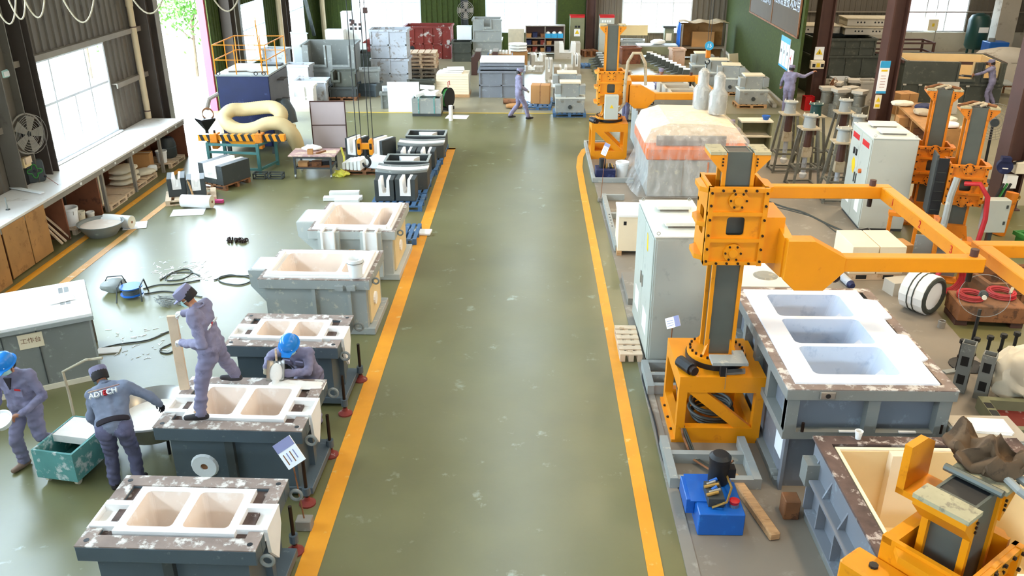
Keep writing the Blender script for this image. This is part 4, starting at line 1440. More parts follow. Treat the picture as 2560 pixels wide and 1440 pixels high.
def arm_ring(t, x0, x1, y0, y1, z, digits=True, wd=0.17, ht=0.19, side=1):
    """closed rectangular arm of square tube with a gusset where it meets the carriage"""
    b = ht / 2
    MB().box(x0, x1, y0 - wd / 2, y0 + wd / 2, z - b, z + b).obj('arm_beam', 'yellow', t, bevel=0.012)
    MB().box(x1 - wd, x1, y0 + wd / 2, y1 - wd / 2, z - b, z + b).obj('arm_beam', 'yellow', t, bevel=0.012)
    MB().box(x0 - 0.1, x1, y1 - wd / 2, y1 + wd / 2, z - b, z + b).obj('arm_beam', 'yellow', t, bevel=0.012)
    MB().box(x0 - 0.1, x0 + 0.07, y0 + wd / 2, y1 - wd / 2, z - b, z + b).obj('arm_beam', 'yellow', t, bevel=0.012)
    MB().prism([(x0 + 0.62, z - b), (x0 + 0.62, z + b), (x0 + 0.22, z + 0.31), (x0 - 0.1, z + 0.31), (x0 - 0.1, z - 0.2), (x0 + 0.05, z - 0.34), (x0 + 0.4, z - 0.34)], 'y', y0 - wd / 2 - 0.015, y0 + wd / 2 + 0.015).obj('gusset_box', 'yellow', t, bevel=0.01)
    MB().prism([(y0, z + 0.31), (y0 + 0.75, z + 0.42), (y0 + 0.75, z - 0.3), (y0, z - 0.2)], 'x', x0 - 0.12, x0 - 0.02).obj('side_web', 'yellow', t)
    for (px, py) in ((x0 + 0.15, y1), (x1 - 0.28, y1), (x1 - 0.12, y0)):
        MB().cyl((px, py, z - b - 0.14), (px, py, z - b), 0.035, n=10).obj('pin', 'bolt', t)
        MB().cyl((px, py, z + b), (px, py, z + b + 0.09), 0.048, n=10).obj('pin_head', 'darkcol', t)
    for px in (x0 + 0.55,):
        MB().torus((px, y0 - 0.02, z - b - 0.1), 0.045, 0.018, 'y', 14, 6).obj('shackle', 'bolt', t)
    if digits:
        for k, d in enumerate('123'):
            y = y1 - 0.55 - k * (y1 - y0 - 1.0) / 2
            text(d, 0.15, 'red', t, (x1 - wd - 0.004, y, z), (R(90), 0, R(-90)), 'digit', 0.002)


CRX, CRY = 2.52, 10.23
t = thing('yellow_manipulator', 'nearest yellow manipulator: braced base, grey mast, big ring arm numbered 1 2 3', 'manipulator', (CRX, CRY, 0))
base_frame(t, 0.5, 0.98)
slew_ring(t, 0.98)
mast_and_carriage(t, 1.14, 3.86, 2.98, 1.0)
arm_ring(t, 0.66, 2.95, -0.55, 2.35, 2.62)
MB().box(0.34, 0.6, -0.3, 0.3, 2.5, 3.1).obj('arm_bracket', 'yellow', t)
MB().cyl((0.02, -0.58, 1.16), (0.02, -0.6, 0.86), 0.004, n=5).obj('plumb_line', 'steel', t)
# cable coil under the base
for k in range(5):
    rr = 0.26 + 0.02 * (k % 3)
    MB().torus((0.02 + 0.02 * (k % 2), 0.0 + 0.015 * k, 0.1 + 0.045 * k), rr, 0.022, 'z', 28, 6).obj('cable_coil', 'cable', t, smooth=True)
for k in range(3):
    MB().tube([(-0.5, 0.1, 0.9), (-0.52, -0.2, 0.7), (-0.5, -0.42, 0.35), (-0.46 + k * 0.03, -0.62, 0.15), (-0.4 + k * 0.03, -1.0, 0.06), (-0.2 + 0.04 * k, -1.3, 0.08), (0.0, -1.45, 0.35)], 0.016, 6).obj('hydraulic_hose', 'cable' if k else 'dulled', t, smooth=True)

t = thing('yellow_manipulator', 'yellow manipulator far down the aisle with white control box on its base', 'manipulator', (2.25, 24.55, 0))
base_frame(t, 0.46, 1.0)
slew_ring(t, 1.0, False)
mast_and_carriage(t, 1.16, 3.66, 1.98, 0.95)
arm_ring(t, 0.62, 3.0, -0.3, 2.5, 1.78, False)
MB().box(0.34, 0.56, -0.3, 0.3, 1.6, 2.2).obj('arm_bracket', 'yellow', t)
MB().box(-0.18, 0.2, -0.66, -0.42, 1.18, 1.85).obj('control_box', 'cabinet', t, bevel=0.01)
MB().prism([(-0.05, 1.5), (0.07, 1.5), (0.01, 1.6)], 'y', -0.668, -0.66).obj('warning_label', 'signyellow', t)
MB().tube([(0.2, -0.5, 1.4), (0.36, -0.5, 1.6), (0.37, -0.5, 2.2), (0.42, -0.5, 2.75), (0.55, -0.5, 2.98), (0.75, -0.5, 2.98), (0.9, -0.45, 2.7), (0.95, -0.4, 2.1)], 0.045, 8).obj('cable_conduit', 'tarp', t, smooth=True)

# two worn masts beside the tall cabinet, right
for i, (x, y, zt, lab) in enumerate(((8.95, 18.85, 3.0, 'worn yellow lifting mast next to the tall control cabinet, slightly taller in view'), (9.0, 17.35, 2.93, 'worn yellow lifting mast with grey and red hoses hanging in front'))):
    t = thing('lifting_mast', lab, 'mast', (x, y, 0), R(-14), 'worn lifting masts on the right')
    mast_and_carriage(t, 0.06, zt, 1.38, 0.85, 'yelworn', 'mastgrey', guard=True)
    MB().box(-0.5, 0.5, -0.4, 0.4, 0, 0.06).obj('base_plate', 'yelworn', t)
    MB().prism([(-0.3, 0.06), (0.3, 0.06), (0.2, 0.5), (-0.2, 0.5)], 'y', -0.25, 0.25).obj('pedestal', 'yelworn', t)
    for k in range(3):
        MB().tube([(-0.4 + k * 0.2, -0.1, zt + 0.03), (-0.1 + k * 0.1, 0.1 - 0.1 * k, zt + 0.08), (0.3 - 0.1 * k, 0.15 * k - 0.1, zt + 0.05)], 0.03, 6).obj('rope_end', 'tarp' if k else 'dulled', t)
    if i == 1:
        MB().tube([(-0.2, -0.38, 1.55), (-0.28, -0.5, 1.2), (-0.3, -0.55, 0.7), (-0.34, -0.6, 0.12)], 0.07, 8).obj('grey_hose', 'palegrey', t, smooth=True)
        MB().tube([(-0.05, -0.42, 1.45), (0.2, -0.55, 1.5), (0.38, -0.6, 1.25), (0.42, -0.62, 0.8), (0.36, -0.64, 0.1)], 0.05, 8).obj('red_hose', 'redhose', t, smooth=True)

# foreground manipulator at the lower right, seen from above
t = thing('yellow_manipulator', 'foreground yellow manipulator head at lower right, seen from above with sacking', 'manipulator', (3.12, 5.04, 0), R(38))
base_frame(t, 0.46, 0.6)
slew_ring(t, 0.6, False)
mast_and_carriage(t, 0.76, 2.74, 1.85, 0.9)
MB().box(-0.62, -0.36, -0.5, 0.5, 1.3, 2.1).obj('carriage_wing', 'yellow', t, bevel=0.02)
MB().prism([(-0.02, 2.45), (0.33, 2.45), (0.33, 2.8), (0.2, 2.88), (-0.02, 2.88)], 'y', 0.42, 0.48).obj('rear_bracket', 'yellow', t)
MB().box(-0.02, 0.33, 0.2, 0.48, 2.45, 2.5).obj('rear_bracket', 'yellow', t)
bolts(t, [(-0.49, y, 2.1) for y in (-0.4, -0.2, 0.0, 0.3)], 'z', 0.035, 0.02, 'black')
sk = MB()
sk.ell((0.42, 0.08, 2.84), (0.2, 0.3, 0.1), 40, 28)
sk.v = [(x + 0.1 * mnoise.noise((x * 9, y * 9, z * 9)), y + 0.1 * mnoise.noise((y * 9, z * 9, x * 7)), z + 0.13 * mnoise.noise((z * 6, x * 11, y * 11)) - 0.5 * max(0, x - 0.5)) for x, y, z in sk.v]
sk.obj('sacking', 'sackcloth', t, smooth=True)
for k in range(3):
    MB().tube([(0.3 + k * 0.1, -0.1, 2.8), (0.22 + k * 0.12, -0.25, 2.79), (0.26 + 0.1 * k, -0.4, 2.72)], 0.03, 7).obj('rope_end', 'palegrey', t, smooth=True)
MB().cyl((0.1, -0.2, 2.78), (0.1, 0.22, 2.78), 0.03, n=8).obj('crossbar', 'mastgrey', t)

# second arm ring entering from the right edge
t = thing('arm_frame', 'yellow square tube arm frame cut off by the right edge of the picture', 'manipulator arm', (5.75, 10.45, 0))
MB().box(0, 1.9, -0.09, 0.09, 2.42, 2.6).obj('arm_beam', 'yellow', t, bevel=0.012)
MB().box(0, 0.18, -2.4, -0.09, 2.42, 2.6).obj('arm_beam', 'yellow', t, bevel=0.012)
MB().box(0, 1.9, -2.58, -2.4, 2.42, 2.6).obj('arm_beam', 'yellow', t, bevel=0.012)
MB().box(1.9, 2.2, -2.58, 0.09, 2.35, 2.7).obj('arm_beam', 'yellow', t, bevel=0.012)
MB().box(1.95, 2.15, -1.2, -0.9, 0, 2.35).obj('mast', 'mastgrey', t)
MB().box(1.7, 2.4, -1.4, -0.7, 0, 0.05).obj('base_plate', 'yellow', t)


# ------------------------------------------------------------ control cabinets
def cabinet(name, label, loc, rz, W, D, H, m='cabinet', top='cabtop', vents=True, red=False, doors=1, cat='cabinet', eyes=True, face='y', plinth=0.06, grp=None):
    t = thing(name, label, cat, loc, rz, grp)
    w, d = W / 2, D / 2
    MB().box(-w + 0.02, w - 0.02, -d + 0.02, d - 0.02, 0, plinth).obj('plinth', 'darkgrey', t)
    MB().box(-w, w, -d, d, plinth, H - 0.02).obj('body', m, t, bevel=0.008)
    MB().box(-w - 0.012, w + 0.012, -d - 0.012, d + 0.012, H - 0.02, H).obj('roof_plate', top, t)
    if vents:
        for q in (-1, 1):
            MB().box(-w * 0.5 + 0.03, w * 0.62, q * d * 0.45 - 0.11, q * d * 0.45 + 0.11, H, H + 0.06).obj('vent_neck', 'greywall', t)
            MB().box(-w * 0.55, w * 0.68, q * d * 0.45 - 0.16, q * d * 0.45 + 0.16, H + 0.045, H + 0.1).obj('vent_cowl', top, t, bevel=0.005)
    if eyes:
        for sx in (-1, 1):
            for sy in (-1, 1):
                MB().torus((sx * (w - 0.05), sy * (d - 0.05), H + 0.03), 0.024, 0.006, 'y', 12, 5).obj('lifting_eye', 'palegrey', t)
    return t, w, d


# near cabinet: doors face the aisle (-X)
t, w, d = cabinet('control_cabinet', 'tall pale grey control cabinet near the aisle with two roof vents', (2.27, 12.72, 0), R(1), 0.86, 1.75, 2.14)
for k, (ya, yb) in enumerate(((-d + 0.02, -0.01), (0.01, d - 0.02))):
    dr = MB().box(-w - 0.018, -w, ya, yb, 0.1, 2.08).obj('door', 'cabinet', t, bevel=0.005)
    MB().box(-w - 0.035, -w - 0.018, yb - 0.1 if k == 0 else ya + 0.05, yb - 0.05 if k == 0 else ya + 0.1, 1.0, 1.2).obj('door_handle', 'steel', dr)
    MB().box(-w - 0.022, -w - 0.018, ya + 0.2, yb - 0.25, 0.4, 0.75).obj('louvre', 'white', dr)
MB().box(-w + 0.03, w - 0.03, -d - 0.012, -d, 0.1, 2.08).obj('end_panel', 'cabinet', t, bevel=0.004)
MB().box(w - 0.03, w - 0.01, -d - 0.016, -d, 0.06, 2.1).obj('edge_strip', 'palegrey', t)
MB().prism([(-0.3, 1.72), (-0.26, 1.98), (-0.34, 1.95), (-0.4, 1.72)], 'x', -w - 0.024, -w - 0.018).obj('yellow_tag', 'signyellow', t)

t, w, d = cabinet('control_cabinet', 'tall white control cabinet with two red strips right of the stands', (7.86, 18.85, 0), R(-4), 0.95, 1.5, 2.1, face='x')
for k, (ya, yb) in enumerate(((-d + 0.02, -0.01), (0.01, d - 0.02))):
    dr = MB().box(-w - 0.02, -w, ya, yb, 0.1, 2.04).obj('door', 'cabinet', t, bevel=0.005)
    MB().box(-w - 0.026, -w - 0.02, ya + 0.12, yb - 0.12, 1.82, 1.94).obj('red_strip', 'red', dr)
    MB().box(-w - 0.026, -w - 0.02, ya + 0.2, yb - 0.25, 0.35, 0.68).obj('louvre', 'white', dr)
    MB().box(-w - 0.04, -w - 0.02, -0.08 if k == 0 else 0.05, -0.05 if k == 0 else 0.08, 0.9, 1.12).obj('door_handle', 'darkgrey', dr)
    if k == 1:
        for q in (0.12, 0.3):
            MB().box(-w - 0.04, -w - 0.02, ya + q, ya + q + 0.08, 1.48, 1.62).obj('meter', 'black', dr)
MB().cyl((-w - 0.02, -0.32, 1.25), (-w - 0.07, -0.32, 1.25), 0.05, n=10).obj('rotary_switch', 'orange', t)
MB().prism([(0.2, 1.05), (0.34, 1.1), (0.42, 1.28), (0.32, 1.42), (0.2, 1.36), (0.14, 1.2)], 'x', -w - 0.024, -w - 0.02).obj('yellow_mark', 'signyellow', t)

# ------------------------------------------------------------ big grey crucible boxes right of the aisle
def eye_lug(t, p, axis='y'):
    MB().box(p[0] - 0.09, p[0] + 0.09, p[1] - 0.03, p[1] + 0.02, p[2] - 0.05, p[2] + 0.05).obj('lug', 'steel', t, bevel=0.01)
    MB().cyl((p[0], p[1] - 0.035, p[2]), (p[0], p[1] - 0.028, p[2]), 0.03, n=10).obj('lug_hole', 'black', t)


zr = 1.45
c0, c1, c2, c3 = G(1975, 978, zr), G(2395, 975, zr), G(1848, 722, zr), G(2130, 722, zr)
xa, xb, ya, yb = 3.0, 4.97, 8.62, 11.55
t = thing('crucible_box', 'big grey steel box with white rim and three blue-white basins', 'mold box', ((xa + xb) / 2, (ya + yb) / 2, 0))
w, d = (xb - xa) / 2, (yb - ya) / 2
bw, bd = w - 0.14, d - 0.14
MB().rim((-bw, bw, -bd, bd), (-bw + 0.05, bw - 0.05, -bd + 0.05, bd - 0.05), 0.0, zr - 0.1).obj('body', 'bluegrey', t)
MB().rim((-w, w, -d, d), (-w + 0.12, w - 0.12, -d + 0.12, d - 0.12), zr - 0.14, zr).obj('collar', 'steelgrey', t, bevel=0.008)
MB().rim((-w, w, -d, d), (-w + 0.14, w - 0.14, -d + 0.14, d - 0.14), zr, zr + 0.012).obj('flange_plate', 'rimrust', t)
MB().rim((-w + 0.02, w - 0.02, -d + 0.02, d - 0.02), (-bw, bw, -bd, bd), zr - 0.68, zr - 0.58).obj('waist_flange', 'steelgrey', t)
for sy in (-1, 1):
    for x in (-w + 0.1, 0.05, w - 0.12):
        MB().box(x - 0.07, x + 0.07, min(sy * bd, sy * (d - 0.02)), max(sy * bd, sy * (d - 0.02)), zr - 0.58, zr - 0.14).obj('stiffener', 'steelgrey', t)
        MB().box(x - 0.02, x + 0.02, min(sy * bd, sy * (d - 0.05)), max(sy * bd, sy * (d - 0.05)), 0.0, zr - 0.68).obj('stiffener', 'bluegrey', t)
for sx in (-1, 1):
    for y in (-d + 0.1, -0.6, 0.1, 0.7, d - 0.1):
        MB().box(min(sx * bw, sx * (w - 0.03)), max(sx * bw, sx * (w - 0.03)), y - 0.06, y + 0.06, zr - 0.58, zr - 0.14).obj('stiffener', 'steelgrey', t)
    MB().box(min(sx * bw, sx * (bw + 0.09)), max(sx * bw, sx * (bw + 0.09)), -bd, bd, 0.0, 0.09).obj('base_rail', 'steelgrey', t)
    MB().box(min(sx * bw, sx * (bw + 0.012)), max(sx * bw, sx * (bw + 0.012)), -bd + 0.12, -bd + 0.42, 0.3, 0.66).obj('inspection_plate', 'bluewhite', t)
eye_lug(t, (-0.52, -d, zr - 0.06))
for x in (-w + 0.25, w - 0.1):
    MB().cyl((x, -d + 0.03, zr - 0.58), (x, -d + 0.03, zr - 0.46), 0.02, n=8).obj('stud', 'bolt', t)
for x in (-0.2, 0.5):
    MB().box(x - 0.1, x + 0.1, -d + 0.015, -d + 0.05, zr - 0.58, zr - 0.565).obj('weld_pad', 'white', t)
MB().cyl((-bw - 0.02, -bd + 0.15, 0.07), (-bw - 0.1, -bd + 0.15, 0.07), 0.07, n=14).obj('pipe_stub', 'steelgrey', t)
top = zr + 0.035
ow, od = w - 0.12, d - 0.12
outer = [(-ow, -od), (ow - 0.06, -od), (ow - 0.05, -od + 0.55), (ow + 0.06, -od + 0.62), (ow + 0.06, -od + 1.25), (ow - 0.06, -od + 1.3), (ow - 0.06, od - 0.95), (ow + 0.07, od - 0.9), (ow + 0.07, od - 0.35), (ow - 0.1, od - 0.3), (ow - 0.1, od), (-ow, od)]
bs_ = []
x0_, x1_ = -ow + 0.28, ow - 0.42
for k in range(3):
    y0 = -od + 0.2 + k * 0.8
    bs_.append(rrect(x0_, x1_, y0, y0 + 0.72, 0.08))
plate_with_holes(outer, bs_, top - 0.05, top).obj('liner', 'bluewhite', t)
for k, q in enumerate(bs_):
    basin(q, shrink(q, 0.66, 0.7, -0.12), top - 0.004, zr - 0.85).obj('basin', 'basinblue', t, flat=True)
    cx = sum(p[0] for p in q) / len(q)
    cy_ = sum(p[1] for p in q) / len(q)
    MB().prism([(x1_ - 0.3, cy_ - 0.2), (x1_ - 0.02, cy_ - 0.3), (x1_ - 0.02, cy_ + 0.1)], 'z', zr - 0.8, zr - 0.12).obj('basin_spur', 'basinblue', t)
    MB().prism([(cx - 0.13, zr - 0.45), (cx + 0.03, zr - 0.45), (cx, zr - 0.62), (cx - 0.1, zr - 0.62)], 'y', cy_ - 0.3, cy_ - 0.24).obj('notch', 'bluewhite', t)

zr = 1.1
xa, xb, ya, yb = 3.24, 5.45, 5.82, 8.17
t = thing('crucible_box', 'grey steel box lined with cream board at the lower right corner', 'mold box', ((xa + xb) / 2, (ya + yb) / 2, 0))
w, d = (xb - xa) / 2, (yb - ya) / 2
MB().rim((-w, w, -d, d), (-w + 0.06, w - 0.06, -d + 0.06, d - 0.06), 0.08, zr - 0.02).obj('body', 'bluegrey', t)
MB().box(-w, w, -d, d, 0.0, 0.08).obj('base', 'steelgrey', t)
MB().rim((-w - 0.03, w + 0.03, -d - 0.03, d + 0.03), (-w + 0.13, w - 0.13, -d + 0.13, d - 0.13), zr - 0.02, zr + 0.01).obj('flange_plate', 'rimdark', t)
MB().rim((-w + 0.13, w - 0.13, -d + 0.13, d - 0.13), (-w + 0.15, w - 0.15, -d + 0.17, d - 0.17), 0.08, zr - 0.03).obj('gasket', 'black', t)
MB().rim((-w + 0.15, w - 0.15, -d + 0.17, d - 0.17), (-w + 0.19, w - 0.19, -d + 0.22, d - 0.22), 0.08, zr).obj('lining_board', 'creamlight', t)
MB().rim((-w + 0.191, w - 0.191, -d + 0.221, d - 0.221), (-w + 0.2, w - 0.2, -d + 0.23, d - 0.23), 0.081, zr - 0.02).obj('lining_face', 'cream', t)
MB().box(-w + 0.2, w - 0.2, -d + 0.23, d - 0.23, 0.08, 0.14).obj('lining_floor', 'cream', t)
MB().box(-0.38, 0.02, d - 0.34, d - 0.23, 0.14, zr - 0.0).obj('loose_board', 'creamlight', t)
for z in (0.32, 0.72):
    MB().box(-w - 0.12, -w, -d, d - 0.3 + (z > 0.5) * 0.0, z, z + 0.025).obj('side_shelf', 'bluegrey', t)
for y in (-1.05, -0.5, 0.05, 0.55, d - 0.2):
    MB().prism([(-w, 0.2), (-w - 0.1, 0.3), (-w - 0.1, 0.68), (-w, 0.95)], 'y', y - 0.012, y + 0.012).obj('stiffener', 'bluegrey', t)
MB().box(-w - 0.14, -w, d - 0.25, d - 0.05, 0.62, 0.9).obj('side_bracket', 'steelgrey', t)
cp = G(2145, 1095, 1.12)
o = thing('paper_cup', 'translucent paper cup standing on the rusty rim of the cream-lined box', 'cup', (cp.x, cp.y, 1.112))
MB().lathe([(0, 0), (0.03, 0), (0.042, 0.1), (0.045, 0.1), (0.04, 0.1), (0.028, 0.006), (0, 0.006)], n=16).obj('wall', 'foam', o, smooth=True)
MB().torus((0, 0, 0.1), 0.043, 0.004, 'z', 16, 5).obj('rolled_lip', 'white', o)
kp = G(2450, 1085, 0.98)
t = thing('metal_box', 'pale metal box with a sheaf of paper on it beside the cream-lined box', 'box', (5.35, 8.6, 0))
MB().box(-0.38, 0.42, -0.28, 0.3, 0.0, 0.96).obj('body', 'palegrey', t, bevel=0.01)
MB().box(-0.36, 0.40, -0.26, 0.28, 0.96, 0.975).obj('lid', 'plaster', t)
t = thing('paper_sheaf', 'sheaf of white papers lying on the pale metal box', 'papers', (5.4, 8.62, 0.976), R(-8))
for k in range(3):
    MB().cb((0.01 * k, 0.01 * k, 0.004 + 0.008 * k), (0.42, 0.3, 0.006), R(k * 2)).obj('sheet', 'paper', t)
cp = G(2425, 1100, 1.12)
t = thing('box_cutter', 'red and black cutter lying on the rusty box rim', 'cutter', (cp.x - 0.02, 8.1, 1.112), R(-35))
MB().box(-0.12, 0.12, -0.016, 0.016, 0, 0.02).obj('handle', 'redhose', t)
MB().box(-0.06, 0.06, -0.018, 0.018, 0.002, 0.024).obj('grip', 'black', t)

# frame of the manipulator platform on the floor, and the hydraulic unit
t = thing('floor_frame', 'pale steel channel frame on the floor under the nearest manipulator', 'frame', (2.35, 9.95, 0))
for (a, b_) in (((-0.52, -1.3), (-0.4, 1.7)), ((0.42, -1.3), (0.54, 1.7))):
    pass
MB().box(-0.6, -0.5, -1.28, -0.34, 0.006, 0.16).obj('side_channel', 'palegrey', t)
MB().box(-0.6, -0.5, 0.95, 1.75, 0.006, 0.16).obj('side_channel', 'palegrey', t)
MB().box(0.42, 0.52, -1.28, -0.34, 0.006, 0.16).obj('side_channel', 'palegrey', t)
for y in (-1.28, -0.75, 0.98, 1.3, 1.68):
    MB().box(-0.5, 0.42, y, y + 0.09, 0.006, 0.15).obj('cross_channel', 'palegrey', t)

t = thing('hydraulic_unit', 'blue hydraulic power unit with black motor and red cap beside the kerb', 'hydraulic unit', (2.2, 8.13, 0), R(0))
MB().box(-0.26, 0.26, -0.32, 0.3, 0.006, 0.3).obj('oil_tank', 'blue', t, bevel=0.01)
MB().box(-0.32, 0.22, -0.1, 0.42, 0.3, 0.315).obj('tank_lid', 'blue', t)
MB().box(-0.36, -0.26, -0.05, 0.4, 0.1, 0.3).obj('side_step', 'blue', t, bevel=0.006)
MB().cyl((0.06, 0.28, 0.33), (0.06, 0.28, 0.62), 0.12, n=16).obj('motor', 'black', t, smooth=True)
MB().lathe([(0.125, 0.0), (0.13, 0.05), (0.09, 0.09), (0, 0.1)], (0.06, 0.28, 0.62), 16).obj('motor_cowl', 'black', t, smooth=True)
MB().box(0.14, 0.24, 0.2, 0.32, 0.42, 0.54).obj('terminal_box', 'black', t)
MB().box(-0.14, 0.04, -0.2, 0.14, 0.315, 0.42).obj('valve_block', 'darkgrey', t)
for k in range(6):
    MB().cyl((-0.16 + 0.04 * (k % 3), -0.14 + 0.05 * k, 0.43), (-0.02 + 0.03 * (k % 2), -0.12 + 0.05 * k, 0.46), 0.02, n=8).obj('valve', ('brass', 'steel', 'blue')[k % 3], t)
MB().cyl((0.16, -0.16, 0.3), (0.16, -0.16, 0.34), 0.055, n=14).obj('filler_neck', 'steel', t)
MB().lathe([(0.05, 0), (0.06, 0.04), (0.03, 0.055), (0, 0.055)], (0.16, -0.16, 0.34), 14).obj('filler_cap', 'red', t, smooth=True)
MB().tube([(-0.1, -0.22, 0.32), (0.05, -0.25, 0.42), (0.16, 0.02, 0.42), (0.14, 0.2, 0.45)], 0.014, 6).obj('hose', 'brass', t)
o = MB().cb((0, 0, 0.05), (0.13, 1.15, 0.1), R(12)).obj('timber_baulk', 'wood', loc=(2.68, 8.3, 0.007), bevel=0.015)
tag(o, 'rough timber baulk lying beside the blue hydraulic unit', 'timber')
o = MB().box(-0.09, 0.09, -0.1, 0.1, 0, 0.26).obj('wood_block', 'dulled', loc=(3.08, 8.2, 0.006), bevel=0.01)
tag(o, 'dark wooden block between the two big grey boxes', 'block')


# small lettered sign leaning by the near cabinet
def rod_sign(label, loc, h, tilt, sz=(0.22, 0.16), yaw=-25, lean=0.0):
    t = thing('sign_stand', label, 'sign', loc)
    MB().box(-0.07, 0.07, -0.06, 0.06, 0, 0.1).obj('base_block', 'concrete', t, bevel=0.01)
    MB().cyl((0, 0, 0.1), (lean, 0, h), 0.008, n=6).obj('rod', 'dulled', t)
    p = MB().box(-sz[0] / 2, sz[0] / 2, -0.006, 0.006, -sz[1] / 2, sz[1] / 2).obj('sign_plate', 'paper', t)
    p.matrix_local = Matrix.Translation((lean, -0.015, h + 0.03)) @ Matrix.Rotation(R(yaw), 4, 'Z') @ Matrix.Rotation(R(tilt), 4, 'Y') @ Matrix.Rotation(R(-30), 4, 'X')
    MB().box(sz[0] / 2 - 0.08, sz[0] / 2, -0.009, -0.006, -sz[1] / 2, sz[1] / 2).obj('sign_band', 'signlilac', p)
    for k in range(3):
        MB().box(-sz[0] / 2 + 0.02, sz[0] / 2 - 0.1, -0.009, -0.006, -0.045 + 0.035 * k, -0.038 + 0.035 * k).obj('print_line', 'signlilac', p)
    return t


rod_sign('small white sign with lilac band on a rod before the near control cabinet', (2.1, 11.25, 0.006), 1.0, -28)
rod_sign('white sign on a rod standing by the far blue hydraulic unit', (1.74, 20.1, 0.006), 1.28, -70, (0.3, 0.14), 0, 0.06)
rod_sign('lilac-banded sign on a rod beside the wooden crate', (2.02, 14.6, 0.006), 1.1, 70, (0.22, 0.12), 10)

# ------------------------------------------------------------ long work bench under the left window
BX0, BX1, BZ = -11.06, -9.95, 1.1
t = thing('work_bench', 'long white-topped work bench along the left wall under the window', 'bench', (0, 0, 0))
MB().box(BX0, BX1, 13.2, 24.15, BZ - 0.05, BZ).obj('worktop', 'bench', t, bevel=0.006)
MB().box(BX1 - 0.05, BX1 - 0.01, 13.2, 24.15, BZ - 0.16, BZ - 0.05).obj('apron', 'greywall', t)
for y in (18.0, 19.1, 19.7, 20.7, 21.4, 22.1, 22.9, 23.5):
    MB().box(BX1 - 0.012, BX1 + 0.005, y, y + 0.06, BZ - 0.12, BZ - 0.07).obj('apron_clip', 'white', t)
for y in (19.05, 20.65, 22.4):
    MB().box(BX1 - 0.09, BX1 - 0.02, y - 0.04, y + 0.04, 0, BZ - 0.05).obj('leg', 'greywall', t)
    MB().box(BX0 + 0.05, BX0 + 0.12, y - 0.04, y + 0.04, 0, BZ - 0.05).obj('leg', 'greywall', t)
for y in (15.0, 17.2, 18.75, 24.1):
    MB().box(BX0 + 0.02, BX1 - 0.02, y - 0.025, y + 0.025, 0, BZ - 0.05).obj('partition', 'plybrown', t)
MB().box(BX1 - 0.02, BX1 + 0.0, 14.95, 15.72, 0.02, BZ - 0.06).obj('door', 'ply', t, bevel=0.004)
MB().box(BX1 - 0.02, BX1 + 0.0, 15.75, 16.45, 0.02, BZ - 0.06).obj('door', 'ply', t, bevel=0.004)
MB().box(BX0 + 0.0, BX0 + 0.04, 15, 24.1, 0, BZ - 0.05).obj('back_panel', 'plybrown', t)
t = thing('ply_cabinet', 'reddish plywood cabinet end at the left frame edge below the bench', 'cabinet', (-9.95, 14.3, 0))
MB().box(-0.9, 0.02, -0.5, 0.45, 0, 1.05).obj('carcass', 'plybrown', t)
MB().box(0.02, 0.06, -0.5, 0.5, 0, 1.1).obj('edge_board', 'ply', t)


def pallet(label, loc, rz, W=1.0, D=0.8, m='woodlight', n=6, h=0.13, grp=None, top_gap=0.35):
    t = thing('pallet', label, 'pallet', loc, rz, grp)
    s_ = W / n
    for k in range(n):
        MB().box(-W / 2 + k * s_, -W / 2 + k * s_ + s_ * (1 - top_gap), -D / 2, D / 2, h - 0.02, h).obj('deck_board', m, t)
    for y in (-D / 2 + 0.04, 0, D / 2 - 0.04):
        MB().box(-W / 2, W / 2 - s_ * top_gap, y - 0.04, y + 0.04, h - 0.04, h - 0.02).obj('stringer', m, t)
        for x in (-W / 2 + 0.05, -s_ * top_gap / 2, W / 2 - s_ * top_gap - 0.05):
            MB().box(x - 0.05, x + 0.05, y - 0.04, y + 0.04, 0.02, h - 0.04).obj('block', m, t)
        MB().box(-W / 2, W / 2 - s_ * top_gap, y - 0.04, y + 0.04, 0, 0.02).obj('runner', m, t)
    return t


def bucket(label, loc, r=0.16, h=0.32, m='white', grp=None, handle=True):
    t = thing('bucket', label, 'bucket', loc, random.uniform(0, 3), grp)
    MB().lathe([(0, 0), (r * 0.82, 0), (r, h * 0.93), (r * 1.06, h * 0.93), (r * 1.06, h), (r * 0.92, h), (r * 0.76, 0.02), (0, 0.02)], n=20).obj('shell', m, t, smooth=True)
    if handle:
        MB().torus((0, 0, h * 0.86), r * 1.02, 0.006, 'z', 20, 4).obj('rim_band', m, t)
        MB().torus((0, 0, h * 0.86), r * 1.04, 0.005, 'x', 14, 4, 0, -PI).obj('handle', 'steel', t)
    return t


pallet('wooden pallet under the bench behind the steel basin', (-10.35, 17.85, 0), R(90), 0.8, 0.75)
bucket('big pale bucket on the pallet under the bench', (-10.22, 17.78, 0.132), 0.19, 0.4)
bucket('small pale pail just right of the big bucket under the bench', (-10.15, 18.12, 0.132), 0.09, 0.2, 'bag')
bucket('smallest pail by the bench leg on the pallet', (-10.1, 18.42, 0.0), 0.09, 0.22, 'foam')
pallet('low wooden pallet with an upright foam block under the bench', (-10.3, 19.55, 0), R(90), 0.9, 0.7, n=1, top_gap=0.0)
o = MB().box(-0.05, 0.05, -0.09, 0.09, 0, 0.78).obj('foam_block', 'bag', loc=(-10.2, 19.25, 0.132), bevel=0.01)
tag(o, 'upright cream foam block leaning by the bench leg', 'foam block')
t = pallet('low board platform under the sacks below the bench', (-10.4, 20.25, 0), R(90), 0.55, 0.8, n=1, top_gap=0.0)
pallet('wooden pallet carrying sacks and cartons below the bench', (-10.42, 21.35, 0), R(90), 1.5, 0.8)


